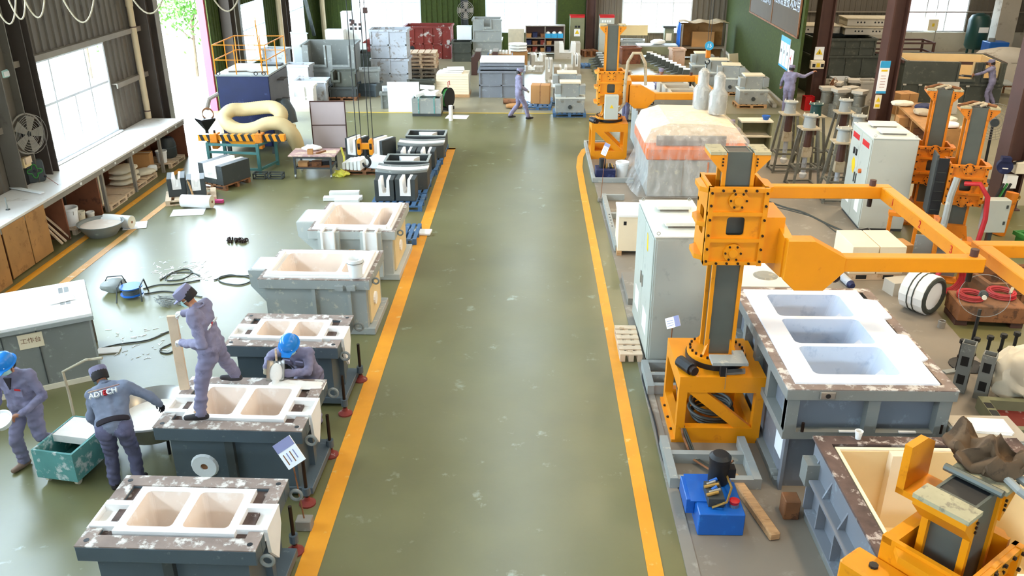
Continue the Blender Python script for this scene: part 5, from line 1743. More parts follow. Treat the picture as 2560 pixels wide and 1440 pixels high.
def sack(label, loc, rz, sz=(0.42, 0.28, 0.07), m='bag', grp=None):
    b = MB().ell((0, 0, sz[2]), sz, 18, 10)
    v = []
    for x, y, z in b.v:
        q = 1.0
        x = math.copysign(min(abs(x) * 1.25, sz[0]), x)
        y = math.copysign(min(abs(y) * 1.25, sz[1]), y)
        v.append((x, y, max(0, z) + 0.012 * mnoise.noise((x * 9, y * 9, z * 9))))
    b.v = v
    o = b.obj('sack', m, loc=loc, rz=rz, smooth=True)
    return tag(o, label, 'sack', grp)


for k in range(3):
    sack(['bottom', 'middle', 'top'][k] + ' cream sack of the neat stack under the bench', (-10.42, 21.0, 0.135 + 0.145 * k), R(88 + 3 * k), (0.4, 0.28, 0.07), grp='sacks under the bench')
sack('crumpled cream sack beside the sack stack under the bench', (-10.25, 21.75, 0.135), R(60), (0.26, 0.22, 0.08), grp='sacks under the bench')
sack('small white crumpled bag at the pallet front under the bench', (-10.12, 22.0, 0.135), R(30), (0.12, 0.1, 0.1), 'white', grp='sacks under the bench')
t = thing('carton', 'brown cardboard carton under the bench left of the bucket', 'box', (-10.4, 22.15, 0.0), R(10))
MB().box(-0.22, 0.22, -0.2, 0.2, 0, 0.62).obj('body', 'cardboard', t, bevel=0.005)
MB().box(-0.23, 0.23, -0.02, 0.02, 0.621, 0.624).obj('tape', 'bag', t)
pallet('wooden pallet with drum at the far end under the bench', (-10.35, 23.35, 0), R(90), 1.1, 0.8)
bucket('pale grey bucket on the far pallet under the bench', (-10.25, 22.98, 0.132), 0.15, 0.33)
t = thing('plastic_drum', 'dark blue-grey plastic drum at the far end under the bench', 'drum', (-10.3, 23.55, 0.132))
MB().lathe([(0, 0), (0.2, 0), (0.24, 0.06), (0.24, 0.4), (0.2, 0.52), (0.15, 0.56), (0, 0.56)], n=20).obj('body', 'darkgrey', t, smooth=True)
MB().torus((0, 0, 0.3), 0.24, 0.012, 'z', 20, 5).obj('hoop', 'slate', t)
MB().cyl((0.06, 0, 0.55), (0.06, 0, 0.6), 0.05, n=10).obj('bung', 'black', t)
for k, (y, lean) in enumerate(((16.75, 0.25), (16.85, 0.35), (17.0, 0.2))):
    o = MB().bar((-10.45, y, 0.75), (-9.98, y + 0.12 + 0.05 * k, 0.02), 0.07, 0.03).obj('lath', 'woodlight')
    tag(o, ('wooden lath leaning in the bench bay, nearest of three', 'wooden lath leaning in the bench bay, middle of three', 'wooden lath leaning in the bench bay, farthest of three')[k], 'lath', 'laths in the bench bay')
# on the bench
o = MB().bar(G(-60, 452, 1.13), G(106, 482, 1.13), 0.1, 0.02).obj('white_lath', 'white')
tag(o, 'long white painted lath lying slanting on the bench', 'lath')
t = thing('hose_reel', 'dark wall reel with a green four-lobed ring at the bench end', 'reel', G(92, 455, 1.1), R(35))
MB().prism(rrect(-0.2, 0.2, 0.0, 0.5, 0.08), 'y', -0.06, 0.06).obj('casing', 'darkgrey', t, bevel=0.02)
pts = []
for k in range(48):
    a = 2 * PI * k / 48
    r_ = 0.115 + 0.035 * math.cos(4 * a)
    pts.append((r_ * math.cos(a), -0.07, 0.26 + r_ * math.sin(a)))
MB().tube(pts, 0.016, 6, True).obj('green_ring', 'green', t, smooth=True)
MB().cyl((0, -0.06, 0.26), (0, -0.09, 0.26), 0.03, n=8).obj('hub', 'black', t)
t = thing('wooden_box', 'pale wooden box fixed at the near column above the bench', 'box', (-10.9, 17.6, 1.5))
MB().box(-0.2, 0.12, -0.12, 0.15, 0, 0.2).obj('body', 'cream', t, bevel=0.01)
MB().box(-0.2, 0.02, -0.1, 0.1, -0.4, 0.0).obj('bracket', 'black', t)
MB().box(0.12, 0.16, -0.1, 0.12, 0.08, 0.22).obj('flap', 'woodlight', t)
t = thing('ball_rod', 'thin rod with a black ball standing at the bench edge', 'rod', G(146, 462, 1.1))
MB().cyl((0, 0, 0), (-0.28, 0, 0.22), 0.006, n=5).obj('rod', 'redrust', t)
MB().ell((-0.24, 0, 0.19), (0.03, 0.03, 0.03), 10, 7).obj('ball', 'black', t, smooth=True)
t = thing('clamp', 'small grey clamp standing on the near end of the bench', 'clamp', G(20, 525, 1.1))
MB().box(-0.03, 0.03, -0.03, 0.03, 0, 0.02).obj('foot', 'darkgrey', t)
MB().cyl((0, 0, 0.02), (0, 0, 0.26), 0.012, n=6).obj('stem', 'steelgrey', t)
# industrial wall fan seen edge on
fp = AY(75, 335, 17.75)
t = thing('wall_fan', 'dusty round wall fan seen edge-on left of the big window', 'fan', fp, R(75))
for k in range(7):
    MB().torus((0, -0.02 * abs(3 - k), 0), 0.08 + k * 0.055, 0.006, 'y', 24, 4).obj('guard_ring', 'greywall', t)
MB().torus((0, 0.08, 0), 0.42, 0.02, 'y', 28, 6).obj('rim', 'greywall', t)
for a in range(0, 360, 72):
    MB().prism([(0.05, -0.05), (0.36, -0.13), (0.38, 0.1), (0.06, 0.05)], 'y', 0.02, 0.035).obj('blade', 'greywall', t).matrix_local = Matrix.Rotation(R(a), 4, 'Y')
MB().cyl((0, 0.05, 0), (0, 0.35, 0), 0.1, n=12).obj('motor', 'darkgrey', t)
MB().bar((0, 0.25, 0), (-0.35, 0.3, -0.1), 0.05, 0.05).obj('bracket', 'black', t)
# emergency lamp on the wall
t = thing('emergency_lamp', 'small pale green lamp on the wall left of the big window', 'lamp', AY(17, 183, 17.8), R(80))
MB().box(-0.2, 0.2, -0.05, 0.03, -0.08, 0.08).obj('case', 'mask', t, bevel=0.02)
MB().box(-0.15, 0.15, -0.06, -0.05, -0.05, 0.05).obj('lens', 'white', t)


# festoon cables from the crane rail
def festoon(label, px, Y, low, m='tarp'):
    a, b, c_ = AY(px[0], -60, Y), AY(px[2], -60, Y), AY(px[1], low, Y)
    pts = []
    for k in range(17):
        u = k / 16
        p = a.lerp(b, u)
        p.z = p.z - (a.z - c_.z) * (1 - (2 * u - 1) ** 2)
        pts.append(p)
    o = MB().tube(pts, 0.015, 6).obj('festoon_cable', m, smooth=True)
    tag(o, label, 'cable', 'festoon cables under the crane rail')


festoon('leftmost tan festoon cable loop at the top left corner', (-45, 5, 38), 16.0, 60)
festoon('second tan festoon cable loop from the left edge', (-2, 28, 60), 16.0, 48)
festoon('third tan festoon cable loop above the brown cladding', (35, 78, 112), 16.0, 44)
festoon('widest tan festoon cable loop above the big window', (130, 198, 240), 16.0, 56)
festoon('tan festoon cable loop beside the cream downpipe', (300, 362, 420), 16.5, 34)
festoon('tan festoon cable loop in front of the dark column by the door', (505, 556, 610), 17.5, 28)

# ------------------------------------------------------------ things on the floor, left
p = G(240, 598)
t = thing('steel_basin', 'wide dusty steel basin on the floor before the bench', 'basin', (p.x, p.y + 0.32, 0))
MB().lathe([(0, 0), (0.3, 0), (0.42, 0.16), (0.46, 0.26), (0.49, 0.27), (0.49, 0.285), (0.45, 0.275), (0.4, 0.17), (0.28, 0.02), (0, 0.02)], n=32).obj('bowl', 'steelgrey', t, smooth=True)
MB().lathe([(0, 0.09), (0.34, 0.1), (0.39, 0.16), (0.42, 0.22)], n=32).obj('residue', 'liner_in', t, smooth=True)


def roll(label, a, b, r, m='foam', hole=0.03, grp=None, name='paper_roll'):
    a, b = Vector(a), Vector(b)
    t = thing(name, label, 'roll', a, 0, grp)
    d = b - a
    MB().cyl((0, 0, 0), d, r, n=22).obj('roll', m, t, smooth=True)
    for q, s_ in ((Vector((0, 0, 0)), -1), (d, 1)):
        MB().cyl(q, q + d.normalized() * 0.006 * s_, r * 0.93, n=22).obj('end_face', 'bag', t)
        MB().cyl(q, q + d.normalized() * 0.012 * s_, hole, n=10).obj('core', 'dulled', t)
    return t


q = G(298, 570)
roll('white insulation roll lying behind the steel basin', (q.x - 0.35, q.y + 0.1, 0.15), (q.x + 0.32, q.y - 0.02, 0.15), 0.145)
o = MB().cb((0, 0, 0.004), (0.5, 0.5, 0.006), R(20)).obj('paper_sheet', 'paper', loc=(q.x + 0.3, q.y + 0.15, 0.008))
tag(o, 'flat white sheet sticking out under the insulation roll by the basin', 'sheet')
q = G(497, 522)
roll('white insulation roll on the floor in front of the left pallet', (q.x - 0.42, q.y + 0.12, 0.16), (q.x + 0.32, q.y + 0.05, 0.16), 0.155, hole=0.035)
o = MB().cb((0, 0, 0.004), (0.75, 0.5, 0.006), R(12)).obj('paper_sheet', 'paper', loc=(q.x - 0.15, q.y - 0.28, 0.004))
tag(o, 'flat white sheet unrolled before the insulation roll', 'sheet')
o = MB().box(-0.13, 0.13, -0.05, 0.05, 0, 0.08).obj('pink_strip', 'redhose', loc=G(546, 507), bevel=0.01)
mat('magenta', 'd94a86', 0.6, 0.0, 0.05, 4)
o.data.materials[0] = MATS['magenta']
tag(o, 'bright pink bar beside the insulation roll', 'bar')


def u_block(label, loc, rz, W, D, H, cw, paint='darkgrey', grp=None, depth=0.6, name='channel_block', liner='liner', cat='channel block'):
    """dark steel block with a white U channel running front to back"""
    t = thing(name, label, cat, loc, rz, grp)
    w, d = W / 2, D / 2
    zf = H * (1 - depth)
    prof = [(-w, 0), (w, 0), (w, H), (cw, H), (cw, zf), (-cw, zf), (-cw, H), (-w, H)]
    MB().prism(prof, 'y', -d, d).obj('shell', paint, t, bevel=0.006)
    c2, z2 = cw * 0.5, zf + 0.05
    k = 6
    inner = [(c2 * 0.75 * math.cos(PI + PI * i / k), z2 + 0.06 + c2 * 0.75 * math.sin(PI + PI * i / k)) for i in range(k + 1)]
    prof = [(-cw, H - 0.002), (-cw, zf), (cw, zf), (cw, H - 0.002), (c2, H - 0.002)] + [(x, max(z, zf + 0.03)) for x, z in reversed(inner)] + [(-c2, H - 0.002)]
    MB().prism(prof, 'y', -d - 0.015, d + 0.015).obj('channel_liner', liner, t)
    return t


# two pallets of channel blocks near the striped beam
pallet('wooden pallet with dark channel blocks at left, by the insulation roll', (-8.35, 20.1, 0), R(20), 1.25, 0.85)
u_block('left dark channel block on the front pallet near the white roll', (-8.72, 20.15, 0.132), R(20), 0.42, 0.62, 0.46, 0.1)
u_block('right dark channel block on the front pallet with a lath leaning on it', (-8.2, 20.05, 0.132), R(20), 0.42, 0.55, 0.46, 0.1)
o = MB().bar((-8.1, 19.62, 0.02), (-8.28, 19.75, 0.6), 0.04, 0.02).obj('lath', 'wood')
tag(o, 'short wooden lath leaning on the dark channel block', 'lath')
pallet('wooden pallet under the large dark channel block by the teal stand', (-7.95, 21.35, 0), R(-25), 1.0, 0.9, 'dulled')
u_block('large dark channel block with wide white trough near the teal stand', (-7.95, 21.4, 0.132), R(-28), 0.85, 0.95, 0.5, 0.22, depth=0.7)

# blue dust extractor with a railing
mx, my = -8.2, 25.4
t = thing('dust_extractor', 'navy blue dust extractor box with yellow roof railing by the door', 'machine', (mx, my, 0))
W2, D2, H2 = 0.74, 0.98, 2.25
MB().box(-W2, W2, -D2, D2, 0.22, H2).obj('housing', 'navy', t, bevel=0.01)
MB().box(W2, W2 + 0.012, -D2 + 0.02, D2 - 0.02, 0.25, H2 - 0.03).obj('side_panel', 'navyside', t)
MB().box(-W2 + 0.1, W2 - 0.1, -D2 - 0.04, -D2, 0.25, 0.62).obj('front_bin', 'navy', t)
MB().box(-W2 - 0.03, W2 + 0.03, -D2 - 0.03, D2 + 0.03, H2, H2 + 0.05).obj('roof_plate', 'palegrey', t)
for sx in (-1, 1):
    for sy in (-1, 1):
        MB().box(sx * (W2 - 0.08) - 0.05, sx * (W2 - 0.08) + 0.05, sy * (D2 - 0.08) - 0.05, sy * (D2 - 0.08) + 0.05, 0, 0.22).obj('leg', 'darkgrey', t)
for z in (0.2, 0.8, 1.4, 2.0):
    MB().box(W2 + 0.012, W2 + 0.22, -0.2, 0.25, z, z + 0.03).obj('ladder_rung', 'navyside', t)
rt_ = t
for (x, y) in ((-W2, -D2), (-W2 * 0.2, -D2), (W2, -D2), (-W2, D2), (0, D2), (W2, D2), (W2, 0), (-W2, 0)):
    MB().cyl((x, y, H2 + 0.05), (x, y, H2 + 0.86), 0.016, n=6).obj('rail_post', 'yellow', t)
for z in (H2 + 0.45, H2 + 0.86):
    MB().tube([(-W2, -D2, z), (W2, -D2, z), (W2, D2, z), (-W2, D2, z)], 0.018, 6, True).obj('rail', 'yellow', t)
MB().cyl((W2 - 0.2, -D2 + 0.2, H2 + 0.05), (W2 - 0.25, -D2 + 0.2, H2 + 1.5), 0.018, n=6).obj('rail_post', 'yellow', t)
MB().torus((W2 - 0.25, -D2 + 0.2, H2 + 1.53), 0.035, 0.01, 'y', 10, 5).obj('hook_eye', 'yellow', t)
for sx in (-0.9, 0.55, 0.85):
    MB().torus((sx * W2, -D2 - 0.02, H2 + 0.08), 0.05, 0.014, 'y', 12, 5).obj('lifting_eye', 'black', t)
MB().box(0.1, W2 - 0.05, 0.5, D2 - 0.1, H2 + 0.05, H2 + 0.1).obj('roof_hatch', 'darkgrey', t)
MB().tube([(-0.5, -0.6, H2 + 0.07), (0.0, -0.5, H2 + 0.07), (0.2, -0.7, H2 + 0.07), (0.65, -0.6, H2 + 0.07)], 0.02, 6).obj('loose_strap', 'girt', t)
MB().tube([(-W2 - 0.02, -0.9, 1.75), (-W2 - 0.3, -0.95, 1.6), (-W2 - 0.4, -1.0, 1.3)], 0.06, 7).obj('side_pipe', 'girt', t)
MB().tube([(W2 + 0.1, -D2 + 0.5, 1.35), (W2 + 0.3, -D2 + 0.3, 1.4), (W2 + 0.45, -D2 + 0.15, 1.2), (W2 + 0.5, -D2 + 0.1, 0.9)], 0.19, 10).obj('outlet_elbow', 'darkgrey', t, smooth=True)
for k in range(2):
    MB().cyl((W2 - 0.1, -D2 - 0.1 - 0.04 * k, 1.0), (W2 + 0.2, -D2 - 0.1, 1.1), 0.02, n=6).obj('bracket_rail', 'steelgrey', t)

hp = []
for (x, y, dep) in ((748, 378, 23.8), (735, 340, 23.5), (708, 312, 23.4), (670, 309, 23.35), (635, 322, 23.3), (598, 324, 23.3), (570, 310, 23.35), (562, 292, 23.45), (578, 276, 23.6), (610, 274, 23.75), (645, 270, 23.8), (680, 268, 23.75), (702, 282, 23.6), (700, 300, 23.6)):
    hp.append(AY(x, y, dep))


def catmull(P, n=5):
    out = []
    for i in range(len(P) - 1):
        p0, p1, p2, p3 = P[max(i - 1, 0)], P[i], P[i + 1], P[min(i + 2, len(P) - 1)]
        for k in range(n):
            u = k / n
            out.append(0.5 * ((2 * p1) + (p2 - p0) * u + (2 * p0 - 5 * p1 + 4 * p2 - p3) * u * u + (3 * p1 - p0 - 3 * p2 + p3) * u ** 3))
    out.append(P[-1])
    return out


t = thing('flexible_duct', 'fat cream flexible duct coiled over the striped beam', 'duct', (0, 0, 0))
sp_ = catmull(hp, 14)
MB().tube(sp_, [0.185 + 0.006 * (k % 2) for k in range(len(sp_))], 14).obj('duct', 'hose', t, smooth=True)
t = thing('flexible_duct', 'cream duct drop hanging from the dark elbow right of the blue machine', 'duct', (0, 0, 0))
sp_ = catmull([Vector((mx + 1.27, my - 1.24, 0.92)), Vector((mx + 1.3, my - 1.2, 0.6)), Vector((mx + 1.42, my - 1.1, 0.28))], 14)
MB().tube(sp_, [0.185 + 0.006 * (k % 2) for k in range(len(sp_))], 14).obj('duct', 'hose', t, smooth=True)
o = thing('dark_hopper', 'small black hopper with a wire coil left of the cream duct', 'hopper', (-9.35, 24.2, 0))
MB().lathe([(0.05, 0.75), (0.3, 1.05), (0.3, 1.1), (0.02, 1.1)], n=4).obj('funnel', 'black', o)
MB().cyl((0, 0, 0), (0, 0, 0.76), 0.05, n=8).obj('stem', 'black', o)
for k in range(3):
    MB().torus((0.1, 0, 1.2 + 0.02 * k), 0.16, 0.01, 'y', 18, 4).obj('wire_coil', 'dulled', o)

# striped spreader beam on a teal stand
t = thing('spreader_beam', 'yellow and black striped spreader beam resting on the teal stand', 'beam', (0, 0, 0))
a, b_ = AY(497, 343, 22.75), AY(712, 345, 22.75)
L_ = (b_.x - a.x)
zb = (a.z + b_.z) / 2
NS = 25
for k in range(NS):
    x0 = a.x + L_ * k / NS
    x1 = a.x + L_ * (k + 1) / NS
    sk_ = 0.06
    MB().prism([(x0, zb - 0.085), (x1, zb - 0.085), (x1 + (sk_ if k < NS - 1 else 0) * -1, zb + 0.085), (x0 + (sk_ if k > 0 else 0) * -1, zb + 0.085)], 'y', 22.68, 22.86).obj('stripe', 'yellow' if k % 2 == 0 else 'black', t)
MB().prism([(a.x + 0.75, zb - 0.086), (b_.x - 0.7, zb - 0.086), (b_.x - 0.95, zb - 0.25), (a.x + 1.0, zb - 0.25)], 'y', 22.74, 22.8).obj('web_plate', 'yellow', t)
for xx in (AY(538, 350, 22.75).x, AY(650, 352, 22.75).x):
    MB().box(xx - 0.1, xx + 0.1, 22.62, 22.92, zb - 0.13, zb + 0.12).obj('clamp', 'yelworn', t, bevel=0.015)
    MB().box(xx - 0.08, xx + 0.08, 22.66, 22.88, zb - 0.3, zb - 0.13).obj('hanger', 'yelworn', t, bevel=0.015)
    MB().cyl((xx, 22.77, zb + 0.12), (xx, 22.77, zb + 0.2), 0.03, n=8).obj('pin', 'bolt', t)
mat('teal', '3d6b66', 0.55, 0.0, 0.12, 4)
t = thing('teal_stand', 'teal steel stand under the striped beam', 'stand', (0, 0, 0))
zs = zb - 0.09
for (x, y) in ((-8.75, 22.55), (-7.35, 22.4), (-8.55, 23.25), (-7.1, 23.25)):
    MB().box(x - 0.04, x + 0.04, y - 0.04, y + 0.04, 0, zs).obj('leg', 'teal', t)
for (p, q) in (((-8.75, 22.55, zs - 0.05), (-7.35, 22.4, zs - 0.05)), ((-8.55, 23.25, zs - 0.05), (-7.1, 23.25, zs - 0.05)), ((-8.75, 22.55, 0.55), (-7.35, 22.4, 0.55)), ((-7.35, 22.4, 0.1), (-7.1, 23.25, 0.1)), ((-7.35, 22.4, 0.1), (-8.75, 22.55, 0.1)), ((-8.75, 22.55, zs - 0.05), (-8.55, 23.25, zs - 0.05)), ((-7.35, 22.4, zs - 0.05), (-7.1, 23.25, zs - 0.05))):
    MB().bar(p, q, 0.06, 0.06).obj('rail', 'teal', t)
t = thing('steel_step', 'small rusty steel frame on the floor before the teal stand', 'frame', G(668, 445))
for (x0, x1) in ((-0.35, 0.0), (0.05, 0.45)):
    MB().rim((x0, x1, -0.12, 0.12), (x0 + 0.03, x1 - 0.03, -0.09, 0.09), 0.12, 0.15).obj('top_frame', 'darkgrey', t)
    for x in (x0 + 0.015, x1 - 0.015):
        for y in (-0.105, 0.105):
            MB().box(x - 0.015, x + 0.015, y - 0.015, y + 0.015, 0, 0.12).obj('leg', 'darkgrey', t)
    MB().rim((x0, x1, -0.12, 0.12), (x0 + 0.03, x1 - 0.03, -0.09, 0.09), 0.0, 0.02).obj('bottom_frame', 'darkgrey', t)

# trolley table
t = thing('trolley_table', 'low steel trolley table with rags and tools on a stained top', 'table', (-5.78, 22.3, 0))
MB().box(-0.62, 0.62, -0.42, 0.4, 0.6, 0.625).obj('top', 'pink', t)
for sx in (-1, 1):
    for sy in (-1, 1):
        MB().box(sx * 0.48 - 0.025, sx * 0.48 + 0.025, sy * 0.34 - 0.025, sy * 0.34 + 0.025, 0.12, 0.6).obj('leg', 'darkgrey', t)
        MB().cyl((sx * 0.48 - 0.02, sy * 0.34, 0.06), (sx * 0.48 + 0.02, sy * 0.34, 0.06), 0.055, n=12).obj('castor', 'steel', t)
MB().rim((-0.5, 0.5, -0.36, 0.36), (-0.46, 0.46, -0.32, 0.32), 0.25, 0.29).obj('lower_frame', 'darkgrey', t)
MB().box(-0.47, 0.47, -0.33, 0.33, 0.25, 0.262).obj('lower_shelf', 'dulled', t)
MB().rim((-0.5, 0.5, -0.36, 0.36), (-0.46, 0.46, -0.32, 0.32), 0.54, 0.6).obj('upper_frame', 'darkgrey', t)
o = MB()
o.ell((0, 0, 0.06), (0.26, 0.16, 0.08), 18, 10)
o.v = [(x + 0.05 * mnoise.noise((x * 9, y * 9, z * 9)), y + 0.04 * mnoise.noise((y * 9, z * 9, x * 9)), max(0, z + 0.03 * mnoise.noise((x * 12, y * 12, 3)))) for x, y, z in o.v]
o = o.obj('rag', 'white', loc=(-5.9, 22.5, 0.626), smooth=True)
tag(o, 'crumpled white rag on the trolley table', 'rag')
t = thing('small_box', 'small open brown box on the trolley table', 'box', (-5.85, 22.1, 0.626), R(5))
MB().rim((-0.07, 0.07, -0.06, 0.06), (-0.055, 0.055, -0.045, 0.045), 0, 0.13).obj('walls', 'cardboard', t)
MB().box(-0.06, 0.06, -0.05, 0.05, 0, 0.02).obj('bottom', 'black', t)
o = MB().bar((-0.1, -0.12, 0.02), (0.08, 0.14, 0.02), 0.05, 0.035).obj('wood_file', 'dulled', loc=(-5.58, 22.2, 0.63))
tag(o, 'brown wooden-handled tool on the trolley table', 'tool')
o = MB().cb((0, 0, 0.003), (0.4, 0.3, 0.004), R(8)).obj('stained_sheet', 'woodlight', loc=(-5.4, 22.3, 0.627))
tag(o, 'pale stained sheet at the right of the trolley table top', 'sheet')
for k, (x, y, c_, nm) in enumerate(((-6.1, 22.25, 'cardboard', 'brown carton on the trolley lower shelf, left'), (-5.75, 22.3, 'dulled', 'dark rusty tray on the trolley lower shelf, middle'), (-5.5, 22.4, 'black', 'black tool case on the trolley lower shelf, right'))):
    t = thing('shelf_box', nm, 'box', (x, y, 0.263), R(k * 7))
    MB().box(-0.13, 0.13, -0.1, 0.1, 0, 0.1).obj('body', c_, t, bevel=0.005)
    MB().box(-0.135, 0.135, -0.105, 0.105, 0.1, 0.115).obj('lid', c_, t)
o = MB()
o.ell((0, 0, 0.05), (0.22, 0.16, 0.1), 18, 10)
o.v = [(x + 0.1 * mnoise.noise((x * 9, y * 9, z * 9)), y + 0.08 * mnoise.noise((y * 9, z * 9, x * 9)), max(0, z + 0.08 * mnoise.noise((x * 12, y * 12, 3)))) for x, y, z in o.v]
mat('yellowfilm', 'd9cf4a', 0.3, 0.0, 0.15, 6)
o = o.obj('yellow_film', 'yellowfilm', loc=G(852, 440), smooth=True)
tag(o, 'crumpled yellow plastic film on the floor by the trolley', 'film')
o = MB().tube([G(862, 432) + Vector((0, 0, 0.05)), G(860, 420) + Vector((0.0, 0.1, 0.3)), G(858, 420) + Vector((-0.05, 0.15, 0.55))], 0.03, 6).obj('film_strip', 'yellowfilm')
tag(o, 'yellow film strip rising from the heap beside the trolley', 'film')

# notice board with two pink panels
t = thing('notice_board', 'free-standing board with two pale pink panels in a dark frame', 'board', (-5.98, 25.0, 0), R(3))
MB().rim((-0.52, 0.52, -0.03, 0.03), (-0.49, 0.49, -0.03 + 0.0, 0.03), 0.0, 0.02).obj('foot', 'darkcol', t)
for z in (0.02, 0.72, 1.42):
    MB().box(-0.52, 0.52, -0.02, 0.02, z, z + 0.03).obj('rail', 'darkcol', t)
for x in (-0.52, 0.49):
    MB().box(x, x + 0.03, -0.02, 0.02, 0.05, 1.42).obj('stile', 'darkcol', t)
for z in (0.05, 0.75):
    MB().box(-0.49, 0.49, -0.012, 0.012, z, z + 0.67).obj('panel', 'pinkboard', t)
MB().box(-0.5, 0.5, -0.25, 0.25, 0, 0.012).obj('floor_plate', 'darkcol', t)

# hook block on ropes
YH = 21.2
hk = AY(914, 372, YH)
t = thing('hook_block', 'yellow crane hook block hanging on four ropes', 'crane hook', hk)
for sx in (-1, 1):
    MB().prism(rrect(sx * 0.15 - 0.05, sx * 0.15 + 0.05, -0.14, 0.26, 0.04), 'y', -0.1, 0.1).obj('cheek', 'yellow', t, bevel=0.01)
    MB().cyl((sx * 0.15 - 0.03, 0, 0.08), (sx * 0.15 + 0.03, 0, 0.08), 0.13, n=16).obj('sheave', 'bolt', t)
MB().box(-0.13, 0.13, -0.07, 0.07, 0.0, 0.14).obj('crosshead', 'yellow', t, bevel=0.01)
MB().cyl((0, 0, -0.12), (0, 0, 0.0), 0.045, n=10).obj('shank', 'black', t)
pts = [(0.0, 0, -0.1), (0.0, 0, -0.2), (0.07, 0, -0.27), (0.09, 0, -0.37), (0.03, 0, -0.46), (-0.06, 0, -0.45), (-0.1, 0, -0.37)]
MB().tube(catmull([Vector(q) for q in pts], 4), [0.045 - 0.02 * (k / 25) for k in range(25)], 8).obj('hook', 'black', t, smooth=True)
for x in (-0.22, -0.1, 0.1, 0.2):
    MB().cyl((x, 0.02, 0.1), (x + (0.0), 0.02, 6.0), 0.011, n=5).obj('rope', 'black', t)
for (x, z, s_) in ((-0.1, 3.05, 0.07), (0.22, 3.3, 0.1)):
    MB().box(x - s_ / 2, x + s_ / 2, -0.03, 0.07, z, z + s_ * 1.3).obj('rope_clamp', 'darkcol', t)

# ------------------------------------------------------------ channel blocks on blue pallets beside the line
GR = 'channel blocks on blue pallets by the yellow line'


def bpallet(label, loc, rz, W, D):
    return pallet(label, loc, rz, W, D, 'palletblue', max(4, int(W / 0.16)), 0.14, 'blue plastic pallets')


bpallet('blue pallet under the front pair of channel blocks by the yellow line', (-3.15, 19.72, 0), 0, 1.3, 0.95)
bpallet('blue pallet under the front curved trough by the yellow line', (-3.15, 21.28, 0), 0, 1.3, 2.0)
bpallet('blue pallet under the rear pair of channel blocks', (-3.1, 22.82, 0), 0, 1.3, 0.95)
bpallet('blue pallet under the rearmost tee block', (-3.05, 24.25, 0), 0, 1.3, 1.8)
u_block('front left dark channel block nearest the yellow line', (-3.5, 19.8, 0.142), R(2), 0.46, 0.42, 0.52, 0.13, 'darkgrey', GR, 0.75)
u_block('front right dark channel block nearest the yellow line', (-2.98, 19.8, 0.142), R(-2), 0.48, 0.42, 0.54, 0.13, 'darkgrey', GR, 0.75)


def arc_trough(label, loc, W, D, H):
    """dark steel trough whose pale channel bends like a smile"""
    t = thing('curved_trough', label, 'channel block', loc, 0, GR)
    n = 12
    xs_ = [-W / 2 + W * k / n for k in range(n + 1)]
    f = lambda x: 0.18 * (2 * x / W) ** 2
    outer = [(x, -D / 2 + f(x)) for x in xs_] + [(x, D / 2 + f(x) * 0.7) for x in reversed(xs_)]
    MB().prism(outer, 'z', 0, H - 0.06).obj('shell', 'darkgrey', t)
    for (a0, a1, m_) in ((-D / 2, -D / 2 + 0.12, 'steelgrey'), (D / 2 - 0.12, D / 2, 'steelgrey')):
        q = [(x, a0 + f(x)) for x in xs_] + [(x, a1 + f(x)) for x in reversed(xs_)]
        MB().prism(q, 'z', H - 0.06, H).obj('rim', m_, t)
    q = [(x, -D / 2 + 0.13 + f(x)) for x in xs_] + [(x, D / 2 - 0.13 + f(x)) for x in reversed(xs_)]
    MB().prism(q, 'z', H - 0.06, H - 0.02).obj('channel_liner', 'liner', t)
    return t


def tee_block(label, loc, W, D, H):
    t = thing('tee_block', label, 'channel block', loc, 0, GR)
    w, d = W / 2, D / 2
    MB().rim((-w, w, -d, d), (-w + 0.04, w - 0.04, -d + 0.04, d - 0.04), 0, H).obj('shell', 'darkgrey', t)
    MB().rim((-w - 0.01, w + 0.01, -d - 0.01, d + 0.01), (-w + 0.05, w - 0.05, -d + 0.05, d - 0.05), H, H + 0.02).obj('rim', 'palegrey', t)
    MB().box(-w + 0.04, w - 0.04, -d + 0.04, d - 0.04, 0, H - 0.3).obj('floor', 'black', t)
    MB().prism([(-w + 0.3, d - 0.06), (w - 0.3, d - 0.06), (0.16, d - 0.3), (0.16, -d + 0.1), (-0.16, -d + 0.1), (-0.16, d - 0.3)], 'z', H - 0.3, H - 0.03).obj('tee_liner', 'foam', t)
    return t


arc_trough('front dark curved trough with pale smile-shaped channel', (-3.22, 20.72, 0.142), 1.3, 0.6, 0.5)
tee_block('front dark tee block with pale liner between the curved troughs', (-3.22, 21.85, 0.142), 1.15, 0.75, 0.45)
u_block('rear left dark channel block behind the front tee block', (-3.38, 22.8, 0.142), 0, 0.5, 0.5, 0.45, 0.13, 'darkgrey', GR, 0.7)
u_block('rear right dark channel block behind the front tee block', (-2.84, 22.8, 0.142), 0, 0.5, 0.5, 0.45, 0.13, 'darkgrey', GR, 0.7)
arc_trough('rear dark curved trough with pale smile-shaped channel', (-3.1, 23.72, 0.142), 1.3, 0.6, 0.42)
tee_block('rear dark tee block with pale liner at the end of the row', (-3.05, 24.75, 0.142), 1.15, 0.75, 0.42)
pallet('wooden pallet with pale laths behind the crane hook', (-4.45, 22.7, 0), 0, 1.25, 0.8, 'dulled')
u_block('dark channel block leaning left behind the crane hook', (-4.95, 23.9, 0), R(-25), 0.45, 0.55, 0.65, 0.14, 'darkgrey', None, 0.7)
u_block('dark channel block with broad white face right of the crane hook', (-4.2, 23.75, 0), R(-32), 0.5, 0.6, 0.66, 0.16, 'darkgrey', None, 0.7)
t = thing('slat_bundle', 'bundle of pale slats on the wooden pallet by the crane hook', 'slats', (-4.75, 22.6, 0.132), R(-12))
